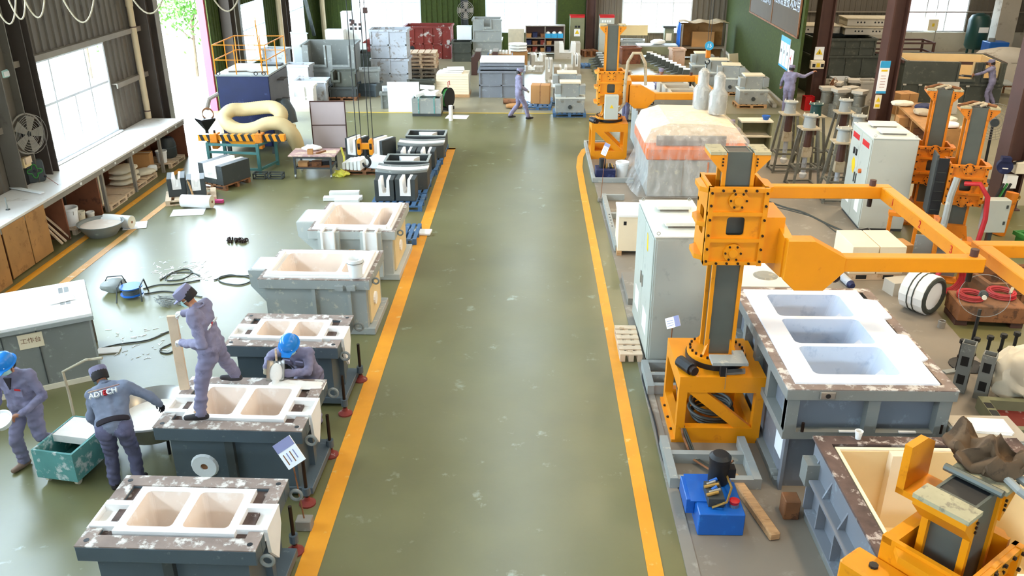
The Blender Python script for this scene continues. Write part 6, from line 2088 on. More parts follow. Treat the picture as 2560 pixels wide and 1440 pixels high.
for k in range(5):
    MB().box(-0.28 + 0.11 * k, -0.2 + 0.11 * k, -0.3, 0.3, 0.0, 0.18 + 0.02 * k).obj('slat', 'foam', t)
o = MB().cb((0, 0, 0.13), (0.6, 0.55, 0.25), R(-20)).obj('white_block', 'foam', loc=(-4.1, 22.65, 0.132), bevel=0.02)
tag(o, 'pale insulation block on the wooden pallet below the hook', 'block')
# foam strips and the white board on the line
for k, (px, py, L_, rz_) in enumerate(((862, 487, 0.75, 4), (858, 500, 0.95, 5), (868, 506, 0.6, 3))):
    p = G(px, py)
    o = MB().cb((0, 0, 0.05), (L_, 0.16, 0.1), R(rz_)).obj('foam_strip', 'foam', loc=p, bevel=0.01)
    tag(o, 'white foam strip on the floor behind the pale box, ' + ('farthest', 'middle', 'nearest')[k] + ' of three', 'foam strip', 'foam strips behind the box')
p = G(1050, 584)
o = MB().cb((0, 0, 0.03), (0.5, 0.3, 0.05), R(-4)).obj('white_board', 'foam', loc=(p.x, p.y, 0.007), bevel=0.008)
tag(o, 'flat white board lying across the left yellow line', 'board')
bpallet('empty blue pallet right of the pale channelled box', (-2.62, 17.5, 0), 0, 0.5, 1.0)

# scraps, cables and wire on the floor
rs = random.Random(5)
b = MB()
for k in range(60):
    p = G(rs.uniform(385, 520), rs.uniform(655, 700))
    a = rs.uniform(0, PI)
    L_ = rs.uniform(0.05, 0.2)
    b.cb((p.x, p.y, 0.004), (L_, rs.uniform(0.01, 0.03), 0.004), a)
for k in range(40):
    p = G(rs.uniform(270, 420), rs.uniform(820, 900))
    b.cb((p.x, p.y, 0.004), (rs.uniform(0.03, 0.12), rs.uniform(0.008, 0.025), 0.004), rs.uniform(0, PI))
o = b.obj('paper_scraps', 'paper')
tag(o, 'litter of thin white paper scraps on the left floor', 'scraps')
o['kind'] = 'stuff'


def floor_cable(label, pix, r=0.012, m='cable', z=0.014):
    o = MB().tube(catmull([G(x, y, z) for x, y in pix], 6), r, 6).obj('cable', m, smooth=True)
    tag(o, label, 'cable')


floor_cable('long grey cable from the grey bench with a loop on the floor', ((255, 870), (300, 860), (370, 850), (425, 828), (450, 835), (435, 855), (405, 870), (402, 880), (425, 882), (450, 862)))
floor_cable('grey cable from the blue reel towards the standing worker', ((358, 722), (395, 712), (440, 710), (500, 700)))
floor_cable('second grey cable from the blue reel, lower one', ((360, 735), (410, 728), (450, 733), (505, 742)))
floor_cable('dark cable loops behind the launder boxes', ((535, 700), (570, 690), (610, 690), (630, 700), (600, 712), (555, 706), (548, 694), (575, 687), (600, 690), (628, 688)))
floor_cable('dark cable loops among the paper scraps', ((400, 700), (430, 682), (465, 672), (480, 682), (455, 698), (415, 700), (425, 686), (470, 680), (500, 690)))
floor_cable('dark cable running over the concrete from the manipulator to the monitor', ((1905, 498), (1960, 518), (2010, 532), (2080, 566), (2140, 590)), 0.025)
floor_cable('thin cable over the concrete beside the thicker one', ((1905, 510), (1990, 530), (2045, 548), (2090, 580), (2130, 598)), 0.012)
floor_cable('black cable along the kerb by the nearest manipulator', ((1660, 925), (1620, 920), (1606, 940), (1618, 990), (1638, 1060), (1655, 1140), (1680, 1200), (1712, 1235)), 0.014, 'black')
p = G(592, 604)
t = thing('chain_heap', 'small heap of rusty chain alone on the bare floor', 'chain', p)
for k in range(26):
    MB().torus((rs.uniform(-0.22, 0.22), rs.uniform(-0.1, 0.1), 0.03), 0.035, 0.012, rs.choice('xyz'), 10, 5).obj('link', 'bolt', t)
p = G(332, 742)
t = thing('cable_reel', 'blue cable reel lying in a tubular frame on the floor', 'cable reel', p, R(10))
for z, r_ in ((0.06, 0.2), (0.2, 0.2)):
    MB().lathe([(0.06, 0), (r_, 0), (r_, 0.02), (0.06, 0.02)], (0, 0, z), 20).obj('flange', 'blue', t, smooth=True)
for k in range(5):
    MB().torus((0, 0, 0.09 + 0.022 * k), 0.15, 0.013, 'z', 22, 5).obj('cable_turn', 'slate', t)
for sx in (-0.22, 0.22):
    MB().tube([(sx, -0.25, 0.0), (sx * 0.9, -0.15, 0.26), (sx * 0.9, 0.15, 0.28), (sx, 0.25, 0.0)], 0.014, 6).obj('frame_tube', 'darkgrey', t)
p = G(290, 728)
t = thing('tool_bag', 'pale crumpled tool bag with a wire handle left of the cable reel', 'bag', p, R(15))
b = MB().ell((0, 0, 0.12), (0.24, 0.14, 0.14), 16, 10)
b.v = [(x + 0.05 * mnoise.noise((x * 9, y * 9, z * 9)), y + 0.04 * mnoise.noise((y * 9, z * 9, x * 9)), max(0, z)) for x, y, z in b.v]
b.obj('body', 'palegrey', t, smooth=True)
MB().tube([(-0.2, 0, 0.14), (-0.1, 0, 0.3), (0.15, 0, 0.3), (0.24, 0, 0.08)], 0.01, 5).obj('handle', 'black', t)
p = G(432, 760)
t = thing('wire_tangle', 'tangle of thin grey wire on the floor left of the plank', 'wire', p)
for k in range(9):
    pts = [Vector((rs.uniform(-0.35, 0.3), rs.uniform(-0.2, 0.2), rs.uniform(0.005, 0.14))) for _ in range(6)]
    MB().tube(catmull(pts, 5), 0.006, 4).obj('wire', 'steelgrey', t)

# grey work table with a board top, lower left
t = thing('grey_work_table', 'grey sheet-steel work table with plank top and paper notice, lower left', 'work table', (-7.94, 11.2, 0), R(30))
W2, D2, H2 = 1.25, 0.68, 1.0
MB().box(-W2, W2, -D2, D2, 0.08, H2).obj('body', 'steelgrey', t)
for k in range(4):
    y0 = -D2 - 0.05 + k * 0.365
    MB().box(-W2 - 0.04, W2 + 0.06, y0, y0 + 0.355, H2 + 0.05, H2 + 0.1).obj('top_board', 'foam', t, bevel=0.004)
MB().rim((-W2 - 0.05, W2 + 0.07, -D2 - 0.07, D2 + 0.1), (-W2, W2, -D2, D2), H2, H2 + 0.06).obj('top_frame', 'palegrey', t)
for x in (-0.75, 0.1, 0.55):
    MB().box(x - 0.008, x + 0.008, -D2 - 0.012, -D2, 0.1, H2).obj('seam', 'darkgrey', t)
for x in (W2 - 0.3, W2 - 0.22):
    MB().box(x - 0.03, x + 0.03, -0.2, 0.5, H2 + 0.1, H2 + 0.108).obj('strap', 'steel', t)
MB().cb((W2 - 0.32, 0.05, H2 + 0.115), (0.36, 0.36, 0.004), R(8)).obj('paper', 'paper', t)
MB().box(W2, W2 + 0.03, -D2, D2, 0.0, H2).obj('end_panel', 'palegrey', t)
MB().box(W2 + 0.03, W2 + 0.06, D2 - 0.05, D2, 0.0, H2).obj('end_edge', 'cladding', t)
MB().box(-W2, W2, -D2 - 0.02, -D2, 0.0, 0.08).obj('plinth', 'bag', t)
nt_ = MB().box(0.3, 0.62, -D2 - 0.014, -D2 - 0.008, 0.72, 0.95).obj('notice', 'creamlight', t)
text('工作台', 0.09, 'dulled', t, (0.46, -D2 - 0.016, 0.84), (R(90), 0, 0), 'notice_lettering', 0.001)
p = G(272, 878)
o = MB().cb((0, 0, 0.015), (0.35, 0.2, 0.02), R(12)).obj('white_scrap', 'paper', loc=p)
tag(o, 'torn white board scrap at the foot of the grey work table', 'scrap')

# mixing tub on a green cart
t = thing('green_cart', 'green wheeled cart with rope-bound handle behind the bending worker', 'cart', (-5.72, 8.95, 0), R(-10))
MB().rim((-0.28, 0.28, -0.4, 0.4), (-0.25, 0.25, -0.37, 0.37), 0.14, 0.5).obj('walls', 'greencart', t)
MB().box(-0.28, 0.28, -0.4, 0.4, 0.1, 0.14).obj('floor', 'greencart', t)
MB().box(-0.26, 0.26, -0.05, 0.38, 0.4, 0.5).obj('load', 'powder', t)
for sx in (-1, 1):
    for sy in (-1, 1):
        MB().cyl((sx * 0.2 - 0.02, sy * 0.3, 0.05), (sx * 0.2 + 0.02, sy * 0.3, 0.05), 0.05, n=12).obj('wheel', 'bag', t)
MB().tube([(-0.26, 0.38, 0.45), (-0.36, 0.5, 0.75), (-0.42, 0.55, 1.05), (-0.1, 0.62, 1.22), (0.12, 0.66, 1.25)], 0.018, 6).obj('handle', 'tarp', t)
t = thing('mixing_tub', 'wide shallow steel mixing tub with white powder beside the bending worker', 'tub', (-4.92, 9.5, 0))
MB().lathe([(0, 0.25), (0.4, 0.25), (0.5, 0.42), (0.56, 0.55), (0.59, 0.56), (0.57, 0.575), (0.53, 0.55), (0.46, 0.4), (0.36, 0.28), (0, 0.28)], n=32).obj('bowl', 'steel', t, smooth=True)
MB().lathe([(0, 0.42), (0.2, 0.41), (0.36, 0.38), (0.46, 0.42), (0.46, 0.36), (0, 0.3)], n=32).obj('powder', 'powder', t, smooth=True)
for k in range(4):
    a = R(45 + 90 * k)
    MB().cyl((0.32 * math.cos(a), 0.32 * math.sin(a), 0), (0.34 * math.cos(a), 0.34 * math.sin(a), 0.26), 0.02, n=6).obj('leg', 'black', t)
MB().torus((0.5, 0.42, 0.56), 0.06, 0.012, 'z', 12, 5).obj('handle', 'steel', t)

# ------------------------------------------------------------ middle and back of the hall
def steel_box(label, loc, rz, W, D, H, m='steelgrey', slots=(), ribs=2, inner='black', lip=0.05, rim_m=None, waist=True, hole=None, name='steel_box', cat='steel box', grp=None, slot_d=0.55):
    """open-topped welded box with lip, ribs and optional U cut-outs in the front"""
    t = thing(name, label, cat, loc, rz, grp)
    w, d = W / 2, D / 2
    if slots:
        xs_ = [-w]
        pr = [(-w, 0), (w, 0), (w, H)]
        for (a, b) in reversed(slots):
            pr += [(b, H), (b, H * (1 - slot_d)), (a, H * (1 - slot_d)), (a, H)]
        pr.append((-w, H))
        MB().prism(pr, 'y', -d, -d + 0.05).obj('front_wall', m, t)
        for (a, b) in slots:
            MB().rim((a - 0.07, b + 0.07, 0, 0.001), (a, b, 0.0, 0.0005), 0, 0.001) if False else None
            MB().prism([(a - 0.07, H), (a - 0.07, H * (1 - slot_d) - 0.08), (b + 0.07, H * (1 - slot_d) - 0.08), (b + 0.07, H), (b, H), (b, H * (1 - slot_d)), (a, H * (1 - slot_d)), (a, H)], 'y', -d - 0.06, -d).obj('slot_frame', m, t)
    else:
        MB().box(-w, w, -d, -d + 0.05, 0, H).obj('front_wall', m, t)
    MB().box(-w, w, d - 0.05, d, 0, H).obj('rear_wall', m, t)
    for s_ in (-1, 1):
        MB().box(min(s_ * w, s_ * (w - 0.05)), max(s_ * w, s_ * (w - 0.05)), -d + 0.05, d - 0.05, 0, H).obj('side_wall', m, t)
        MB().box(min(s_ * w, s_ * (w + lip)), max(s_ * w, s_ * (w + lip)), -d - lip, d + lip, H - 0.07, H + 0.01).obj('lip', rim_m or m, t)
    if not slots:
        MB().box(-w, w, -d - lip, -d, H - 0.07, H + 0.01).obj('lip', rim_m or m, t)
    MB().box(-w, w, d, d + lip, H - 0.07, H + 0.01).obj('lip', rim_m or m, t)
    MB().box(-w + 0.05, w - 0.05, -d + 0.05, d - 0.05, 0, 0.06 if inner == 'black' else H * 0.12).obj('floor', inner, t)
    if waist:
        MB().box(-w, w, -d - 0.04, -d, H * 0.45, H * 0.5).obj('waist_rib', m, t)
    for k in range(ribs + 1):
        x = -w + 0.03 + (W - 0.06) * k / max(ribs, 1)
        MB().box(x - 0.03, x + 0.03, -d - 0.04, -d, 0, H * 0.45 if slots else H - 0.07).obj('rib', m, t)
    if hole:
        MB().cyl((hole[0], -d - 0.045, hole[1]), (hole[0], -d - 0.005, hole[1]), hole[2], n=14).obj('port', 'black', t)
    return t


def carton(label, loc, rz, W, D, H, m='cardboard', name='carton', tape=True, cat='box', grp=None):
    t = thing(name, label, cat, loc, rz, grp)
    MB().box(-W / 2, W / 2, -D / 2, D / 2, 0, H).obj('body', m, t, bevel=0.006)
    if tape:
        MB().box(-0.012, 0.012, -D / 2 - 0.002, D / 2 + 0.002, H * 0.02, H + 0.002).obj('seam_tape', 'dulled' if m == 'cardboard' else 'bag', t)
    else:
        MB().box(-W / 2 - 0.01, W / 2 + 0.01, -D / 2 - 0.01, D / 2 + 0.01, H, H + 0.02).obj('lid', m, t)
    return t


# left back: heaps of grey and white launder sections
steel_box('big dark grey trough with two U cut-outs, left rear pile', (-7.85, 34.3, 0), R(2), 2.0, 1.5, 1.85, 'steelgrey', ((-0.75, -0.15), (0.15, 0.75)), 2, 'darkgrey', slot_d=0.4)
steel_box('pale blue-white box section propped upright before the big trough', (-8.85, 32.95, 0), R(-6), 0.95, 0.55, 1.25, 'rustpaint', (), 1, 'black', waist=False)
steel_box('white launder section with U notch nearest the blue machine', (-8.45, 31.35, 0), R(2), 1.05, 0.6, 0.75, 'white', ((-0.16, 0.16),), 1, 'foam')
steel_box('pale launder section behind the white notched one', (-8.2, 32.2, 0), R(2), 1.15, 0.7, 0.8, 'rustpaint', (), 1, 'black', waist=False)
steel_box('white flat box left of the notched white section', (-9.35, 31.9, 0), R(4), 0.6, 0.8, 0.6, 'white', (), 1, 'foam', waist=False)
steel_box('dark grey bin section on a wooden pallet left of the ropes', (-7.05, 32.65, 0.5), R(3), 0.85, 0.6, 0.55, 'moldgrey', ((-0.38, -0.2),), 0, 'black', waist=False)
steel_box('darker bin section under the grey bin left of the ropes', (-7.1, 32.6, 0.132), R(3), 1.0, 0.65, 0.36, 'darkgrey', (), 1, 'black', waist=False)
pallet('wooden pallet under the dark bin sections left of the ropes', (-7.1, 32.6, 0), 0, 1.2, 0.8, 'dulled')
steel_box('dark tapered bin behind the ropes', (-6.25, 33.3, 0.0), R(-12), 0.75, 0.6, 0.5, 'slate', (), 1)
steel_box('grey bin tilted on top of the dark tapered bin', (-6.2, 33.3, 0.52), R(10), 0.7, 0.55, 0.5, 'steelgrey', (), 1, waist=False)
steel_box('navy-grey tray section beside the extractor roof', (-9.0, 28.9, 0), R(0), 1.0, 0.7, 1.45, 'slate', (), 1, waist=False)
steel_box('pale tray standing above the extractor railing', (-9.8, 33.5, 0), R(-8), 0.9, 0.5, 1.75, 'rustpaint', (), 1, waist=False)
steel_box('dark grey box behind the ropes under the red funnel', (-6.55, 37.0, 0), 0, 1.6, 1.2, 1.1, 'moldgrey', (), 1)
t = thing('red_funnel', 'rust-red steel funnel on the dark box behind the ropes', 'funnel', (-6.7, 37.2, 1.12))
MB().prism([(-0.45, 0.35), (-0.15, 0.55), (0.5, 0.55), (0.5, 0.35)], 'y', -0.3, 0.3).obj('hood', 'redrust', t)
MB().box(-0.25, 0.2, -0.25, 0.25, 0, 0.35).obj('stem', 'redrust', t)
cabinet('switch_cabinet', 'tall white switch cabinet beyond the extractor railing', (-9.35, 35.3, 0), R(20), 0.6, 0.5, 2.1, 'white', 'cabtop', False)
t, w_, d_ = cabinet('switch_cabinet', 'white panel cabinet with meters by the back left window', (-8.85, 44.3, 0), 0, 1.25, 0.6, 2.0, 'white', 'white', False, eyes=False)
for k in range(7):
    MB().box(-0.2 + 0.22 * (k % 3), -0.08 + 0.22 * (k % 3), -d_ - 0.02, -d_, 1.15 + 0.2 * (k // 3), 1.27 + 0.2 * (k // 3)).obj('meter', 'darkcol' if k % 2 else 'black', t)
carton('low white cupboard under the back left window', (-9.7, 43.6, 0), 0, 0.9, 0.6, 1.2, 'white', 'cupboard', False, 'cupboard')
# stacked white and red moulds
for k, z in enumerate((0.0, 1.13)):
    steel_box(('lower', 'upper')[k] + ' worn white mould box of the two stacked near the ropes', (-5.72, 35.6, z), 0, 1.5 - 0.04 * k, 1.0, 1.1, 'rustpaint', (), 2, 'redrust', grp='stacked white mould boxes')
steel_box('rust-red mould box with peeling white paint and round port', (-5.0, 43.1, 0.0), 0, 2.25, 1.5, 1.5, 'redrust', (), 5, 'black', hole=(-0.75, 0.5, 0.12))
for k, z in enumerate((0.0, 0.95)):
    steel_box(('lower', 'upper')[k] + ' grey mould box of the stack by the back middle window', (-2.1, 42.4, z), 0, 1.35, 1.1, 0.95, 'palegrey', () if k == 0 else ((-0.15, 0.15),), 1, 'darkcol', slot_d=0.35)
steel_box('low dark grey box beside the red mould box', (-3.3, 42.0, 0), 0, 0.9, 1.0, 0.9, 'moldgrey', (), 1)
carton('small white appliance on the dark box before the green wall', (-3.2, 42.3, 0.94), 0, 0.7, 0.45, 0.6, 'white', 'appliance', False, 'appliance')
# pallet stacks
for k in range(7):
    pallet(['bottom', 'second', 'third', 'fourth', 'fifth', 'sixth', 'top'][k] + ' pallet of the wooden stack before the red mould box', (-4.65 + 0.03 * (k % 2), 37.2, 0.16 * k), R(1 - k % 3), 1.35, 1.0, 'woodlight' if k > 2 else 'girt', 5, 0.15, 'stacked wooden pallets', 0.15)
for k in range(5):
    pallet(['bottom', 'second', 'third', 'fourth', 'top'][k] + ' pallet of the blue-topped stack by the middle window', (-1.35, 38.6, 0.16 * k), 0, 1.15, 0.9, ('girt', 'palegrey', 'palegrey', 'palletblue', 'palletblue')[k], 5, 0.15, 'stacked blue and grey pallets', 0.2)
t = thing('block_tray', 'tray with a row of small cream blocks on the blue pallet stack', 'blocks', (-1.35, 38.5, 0.8))
MB().box(-0.5, 0.5, -0.25, 0.25, 0, 0.04).obj('tray', 'wood', t)
for k in range(7):
    MB().box(-0.47 + 0.14 * k, -0.39 + 0.14 * k, -0.22, 0.22, 0.04, 0.16).obj('block', 'foam', t)
# white board, strapped crate, green reel, tube, sheet
o = MB().box(-0.56, 0.56, -0.03, 0.03, 0, 1.05).obj('white_board', 'foam', loc=(-4.5, 30.3, 0), rz=R(1))
tag(o, 'big blank white panel standing by the thin yellow line', 'panel')
t = thing('strapped_crate', 'pale crate with green straps full of white offcuts on a low pallet', 'crate', (-3.62, 29.95, 0))
MB().rim((-0.5, 0.5, -0.38, 0.38), (-0.46, 0.46, -0.34, 0.34), 0.1, 0.62).obj('walls', 'palegrey', t)
MB().box(-0.46, 0.46, -0.34, 0.34, 0.1, 0.4).obj('contents', 'foam', t)
MB().box(-0.5, 0.5, -0.38, 0.38, 0.0, 0.1).obj('skid', 'darkgrey', t)
for x in (-0.27, 0.27):
    MB().box(x - 0.02, x + 0.02, -0.39, 0.39, 0.1, 0.625).obj('strap', 'greencart', t)
for k, (x, y, z, r_) in enumerate(((-0.2, 0.05, 0.72, 20), (0.15, -0.02, 0.75, -25), (0.0, 0.1, 0.92, 8), (0.25, 0.1, 0.7, 60))):
    o = MB().cb((0, 0, 0), (0.5, 0.3, 0.1), R(r_), R(12 * (k % 2)), R(-14 + 9 * k)).obj('foam_offcut', 'foam', loc=(-3.62 + x, 29.95 + y, z))
    tag(o, ('white offcut leaning left in the strapped crate', 'white offcut leaning right in the strapped crate', 'topmost white offcut on the strapped crate', 'small white offcut at the right rim of the crate')[k], 'offcut', 'offcuts in the crate')
t = thing('strapping_reel', 'upright green strapping reel on a black dispenser by the crate', 'reel', (-2.98, 30.7, 0), R(65))
MB().cyl((0, -0.06, 0.42), (0, 0.06, 0.42), 0.33, n=22).obj('coil', 'green', t, smooth=True)
for y in (-0.085, 0.065):
    MB().lathe([(0.1, 0), (0.37, 0), (0.37, 0.02), (0.1, 0.02)], n=22).obj('side_disc', 'black', t).matrix_local = Matrix.Translation((0, y + 0.02, 0.42)) @ Matrix.Rotation(R(90), 4, 'X')
MB().box(-0.2, 0.2, -0.15, 0.15, 0, 0.12).obj('foot', 'black', t)
MB().tube([(0.05, 0, 0.78), (0.05, 0, 0.98), (0.15, 0, 1.0), (0.18, 0, 0.85)], 0.014, 6).obj('handle', 'redhose', t)
t = thing('white_tube', 'white cardboard tube standing upright by the green reel', 'tube', (-2.72, 28.98, 0))
MB().lathe([(0.07, 0), (0.07, 0.5), (0.055, 0.5), (0.055, 0)], n=16).obj('tube', 'white', t, smooth=True)
MB().torus((0, 0, 0.5), 0.063, 0.008, 'z', 16, 5).obj('lip', 'white', t)
o = MB().cb((0, 0, 0.006), (0.75, 0.55, 0.01), R(-6)).obj('white_sheet', 'paper', loc=(-2.55, 29.5, 0.0))
tag(o, 'white sheet flat on the floor beside the white tube', 'sheet')
t = thing('insulation_stack', 'tall stack of cream insulation boards behind the green reel', 'stack', (-3.0, 33.4, 0))
MB().box(-0.65, 0.65, -0.5, 0.5, 0, 0.12).obj('skid', 'wood', t)
for k in range(8):
    MB().box(-0.62 + 0.01 * (k % 2), 0.62, -0.48, 0.48, 0.12 + 0.095 * k, 0.21 + 0.095 * k).obj('board', 'creamlight', t)
for k in range(3):
    MB().cb((-0.1 + 0.1 * k, 0, 0.9 + 0.06 * k), (0.95 - 0.15 * k, 0.6, 0.04), R(6 * k - 5)).obj('loose_board', 'foam', t)
u_block('white grey-shelled channel section lying behind the white panel', (-5.05, 31.9, 0), R(14), 0.9, 0.5, 0.6, 0.25, 'rustpaint', None, 0.5)
o = steel_box('dark slanted tray behind the white panel', (-4.2, 32.9, 0), R(10), 0.95, 0.4, 0.65, 'moldgrey', (), 0, waist=False)
steel_box('small steel tub on legs left of the white panel', (-5.25, 31.0, 0), R(5), 0.35, 0.35, 0.55, 'steelgrey', (), 0, waist=False)
# green-grey mould with lids in the middle
t = steel_box('grey-green mould box with stacked lids behind the far walking worker', (-1.12, 33.55, 0), 0, 1.72, 1.3, 1.0, 'bluegrey', (), 2, 'black')
for k in range(3):
    t = thing('mould_lid', ('lowest', 'middle', 'topmost white')[k] + ' lid lying on the grey-green mould box', 'lid', (-1.1, 33.7, 1.02 + 0.13 * k), 0, 'mould lids')
    MB().rim((-0.85, 0.85, -0.55, 0.6), (-0.7, 0.7, -0.42, 0.47), 0, 0.1).obj('frame', 'bluegrey' if k < 2 else 'foam', t)
    MB().box(-0.7, 0.7, -0.42, 0.47, 0.02, 0.06 + 0.04 * (k > 1)).obj('panel', 'darkgrey' if k < 2 else 'foam', t)
for k, (x, l_) in enumerate(((-2.7, 'left'), (-1.95, 'right'))):
    t = thing('dark_mould_leg', l_ + ' dark upright casting in front of the pallet stacks', 'casting', (x + 0.2, 38.2, 0), 0, 'dark upright castings')
    MB().prism([(-0.1, 0), (0.15, 0), (0.15, 0.55), (0.3, 0.7), (0.3, 1.0), (0.1, 1.0), (0.02, 0.8), (-0.1, 0.75)], 'y', -0.4, 0.4).obj('body', 'darkcol', t)
    MB().box(0.08, 0.32, -0.42, 0.42, 1.0, 1.04).obj('top_plate', 'greywall', t)
o = MB().cyl((-1.0, 31.75, 0.11), (-0.45, 31.6, 0.11), 0.1, n=14).obj('brown_roll', 'dulled')
tag(o, 'brown paper roll on the floor behind the far walking worker', 'roll')
sack('flat brown sack on the floor beside the brown roll', (-0.6, 31.05, 0.0), R(10), (0.3, 0.2, 0.08), 'cardboard')
for k, (z, l_) in enumerate(((0.62, 'folded cream blanket, lowest'), (0.75, 'folded cream blanket, middle'), (0.88, 'folded cream blanket, topmost'))):
    sack(l_ + ' of the pile left of the rack', (-0.62, 40.6, z), 0, (0.42, 0.3, 0.07), 'foam', 'folded blankets')
carton('wooden table box under the cream blankets', (-0.62, 40.6, 0), 0, 0.9, 0.6, 0.6, 'ply', 'low_table', False, 'table')
carton('cream carton by the window behind the blankets', (-0.75, 44.0, 0), 0, 0.8, 0.5, 1.25, 'bag')

# rack with blue bins
t = thing('storage_rack', 'open steel storage rack with four shelves before the green wall', 'rack', (0.68, 43.9, 0))
for x in (-0.95, 0.0, 0.95):
    for y in (-0.25, 0.25):
        MB().box(x - 0.025, x + 0.025, y - 0.025, y + 0.025, 0, 1.42).obj('upright', 'girt', t)
for z in (0.12, 0.45, 0.8, 1.38):
    MB().box(-0.98, 0.98, -0.28, 0.28, z, z + 0.04).obj('shelf', 'girt', t)
MB().box(-0.95, 0.95, 0.26, 0.275, 0.1, 1.4).obj('back_sheet', 'darkcol', t)
rk = random.Random(3)
for k in range(12):
    z = (0.16, 0.49, 0.84)[k % 3]
    x = -0.85 + 0.3 * (k // 3) + (0.1 if k // 3 > 1 else 0)
    if z > 0.8 and x > 0:
        continue
    nm = ('bottom', 'middle', 'upper')[k % 3] + ' shelf of the rack, ' + ('far left', 'left', 'right', 'far right')[k // 3]
    carton('dusty parts box on the ' + nm, (0.68 + x + 0.05, 43.85, z), 0, 0.24, 0.3, 0.16 + 0.06 * (k % 2), ('dulled', 'navy', 'cardboard', 'redrust')[(k * 5) % 4], 'parts_box', False, grp='parts boxes on the rack')
for k in range(3):
    t = thing('blue_bin', 'blue plastic bin with white rags on the rack, ' + ('left', 'middle', 'right')[k] + ' of three', 'bin', (0.83 + 0.3 * k, 43.8, 0.84), 0, 'blue bins on the rack')
    MB().rim((-0.14, 0.14, -0.2, 0.2), (-0.125, 0.125, -0.185, 0.185), 0, 0.2).obj('walls', 'signblue', t)
    MB().box(-0.125, 0.125, -0.185, 0.185, 0, 0.15).obj('bottom', 'signblue', t)
    MB().ell((0, 0, 0.2), (0.11, 0.15, 0.09), 10, 7).obj('rags', 'white', t, smooth=True)
# electrical cabinets at the back
for k, (x, m_, l_) in enumerate(((2.28, 'ply', 'brown electrical cabinet with yellow warning plate at the back'), (3.75, 'cabinet', 'grey electrical cabinet with meters and red top strip at the back'))):
    t, w_, d_ = cabinet('electrical_cabinet', l_, (x, 44.4, 0), 0, 0.72, 0.5, 1.85, 'olive' if k == 0 else m_, 'red', False, eyes=False)
    MB().box(-0.36, 0.36, -d_ - 0.012, -d_, 1.74, 1.84).obj('top_strip', 'red', t)
    if k == 0:
        MB().box(-0.15, 0.15, -d_ - 0.02, -d_ - 0.008, 0.85, 1.2).obj('warning_plate', 'paper', t)
        MB().prism([(-0.11, 0.97), (0.11, 0.97), (0, 1.17)], 'y', -d_ - 0.026, -d_ - 0.02).obj('warning_triangle', 'signyellow', t)
        for q in (-0.06, 0.09):
            MB().box(q - 0.06, q + 0.05, -d_ - 0.02, -d_, 1.26, 1.36).obj('meter', 'black', t)
    else:
        for q in range(4):
            MB().box(-0.25 + 0.12 * q, -0.17 + 0.12 * q, -d_ - 0.02, -d_, 1.52, 1.62).obj('meter', 'white', t)
        for q, c_ in ((1.35, 'red'), (1.2, 'green'), (1.05, 'black')):
            MB().cyl((0.0, -d_, q), (0.0, -d_ - 0.04, q), 0.045, n=10).obj('push_button', c_, t)
t = thing('wall_fan', 'grey wall fan high on the green wall above the red mould box', 'fan', (-3.3, 44.9, 2.0), R(25))
for k in range(5):
    MB().torus((0, 0.02 * k, 0), 0.1 + 0.085 * k, 0.012, 'y', 20, 4).obj('guard_ring', 'greywall', t)
for a in range(0, 360, 90):
    MB().prism([(0.05, -0.06), (0.38, -0.14), (0.4, 0.12), (0.06, 0.06)], 'y', 0.04, 0.055).obj('blade', 'greywall', t).matrix_local = Matrix.Rotation(R(a), 4, 'Y')
MB().cyl((0, 0.06, 0), (0, 0.3, 0), 0.1, n=10).obj('motor', 'darkgrey', t)


# ------------------------------------------------------------ filter units on pallets
def filter_unit(label, loc, rz, s=1.0, top=True, grp='filter units on pallets'):
    t = thing('filter_unit', label, 'filter unit', loc, rz, grp)
    w = 0.5 * s
    MB().box(-w, w, -0.34, 0.34, 0, 0.48).obj('tank', 'palegrey', t, bevel=0.008)
    MB().box(-w - 0.02, w + 0.02, -0.36, 0.36, 0.48, 0.53).obj('lid', 'cabtop', t)
    MB().cyl((0, -0.34, 0.2), (0, -0.4, 0.2), 0.07, n=10).obj('valve', 'darkgrey', t)
    for x in (-0.28, 0.28):
        MB().box(x - 0.05, x + 0.05, -0.365, -0.34, 0.36, 0.42).obj('latch', 'steel', t)
    for x in (-0.14, 0.2):
        MB().box(x - 0.008, x + 0.008, -0.37, 0.37, 0.53, 0.56).obj('strap', 'palegrey', t)
    if top:
        MB().box(-0.32 * s, 0.32 * s, -0.22, 0.28, 0.53, 0.98).obj('hood', 'palegrey', t, bevel=0.01)
        for sx in (-1, 1):
            MB().box(sx * 0.42 * s - 0.1, sx * 0.42 * s + 0.1, -0.28, 0.1, 0.62, 0.93).obj('side_chamber', 'palegrey', t, bevel=0.006)
        MB().box(-0.36 * s, 0.36 * s, -0.24, 0.3, 0.98, 1.03).obj('hood_lid', 'creamlight', t)
    return t


bpallet('blue pallet under the front filter unit beside the far manipulator', (1.38, 29.95, 0), 0, 1.2, 0.85)
filter_unit('front pale filter unit on a blue pallet left of the far manipulator', (1.36, 29.95, 0.142), 0)
bpallet('blue pallet under the second filter unit behind the carton', (1.3, 31.9, 0), 0, 1.2, 0.85)
filter_unit('second pale filter unit behind the front one', (1.32, 31.9, 0.142), 0)
bpallet('blue pallet carrying the brown carton behind the far walking worker', (0.3, 31.1, 0), R(-4), 1.05, 0.9)
carton('tall brown cardboard carton on the blue pallet behind the far walking worker', (0.36, 31.35, 0.142), R(-6), 0.68, 0.5, 0.66)
pallet('wooden pallet under the filter unit nearest the green partition', (8.05, 31.55, 0), 0, 1.15, 0.8, 'wood')
filter_unit('pale filter unit on a wooden pallet nearest the green partition', (8.05, 31.55, 0.132), 0)
pallet('wooden pallet under the second filter unit by the green partition', (7.75, 33.9, 0), R(-8), 1.15, 0.8, 'wood')
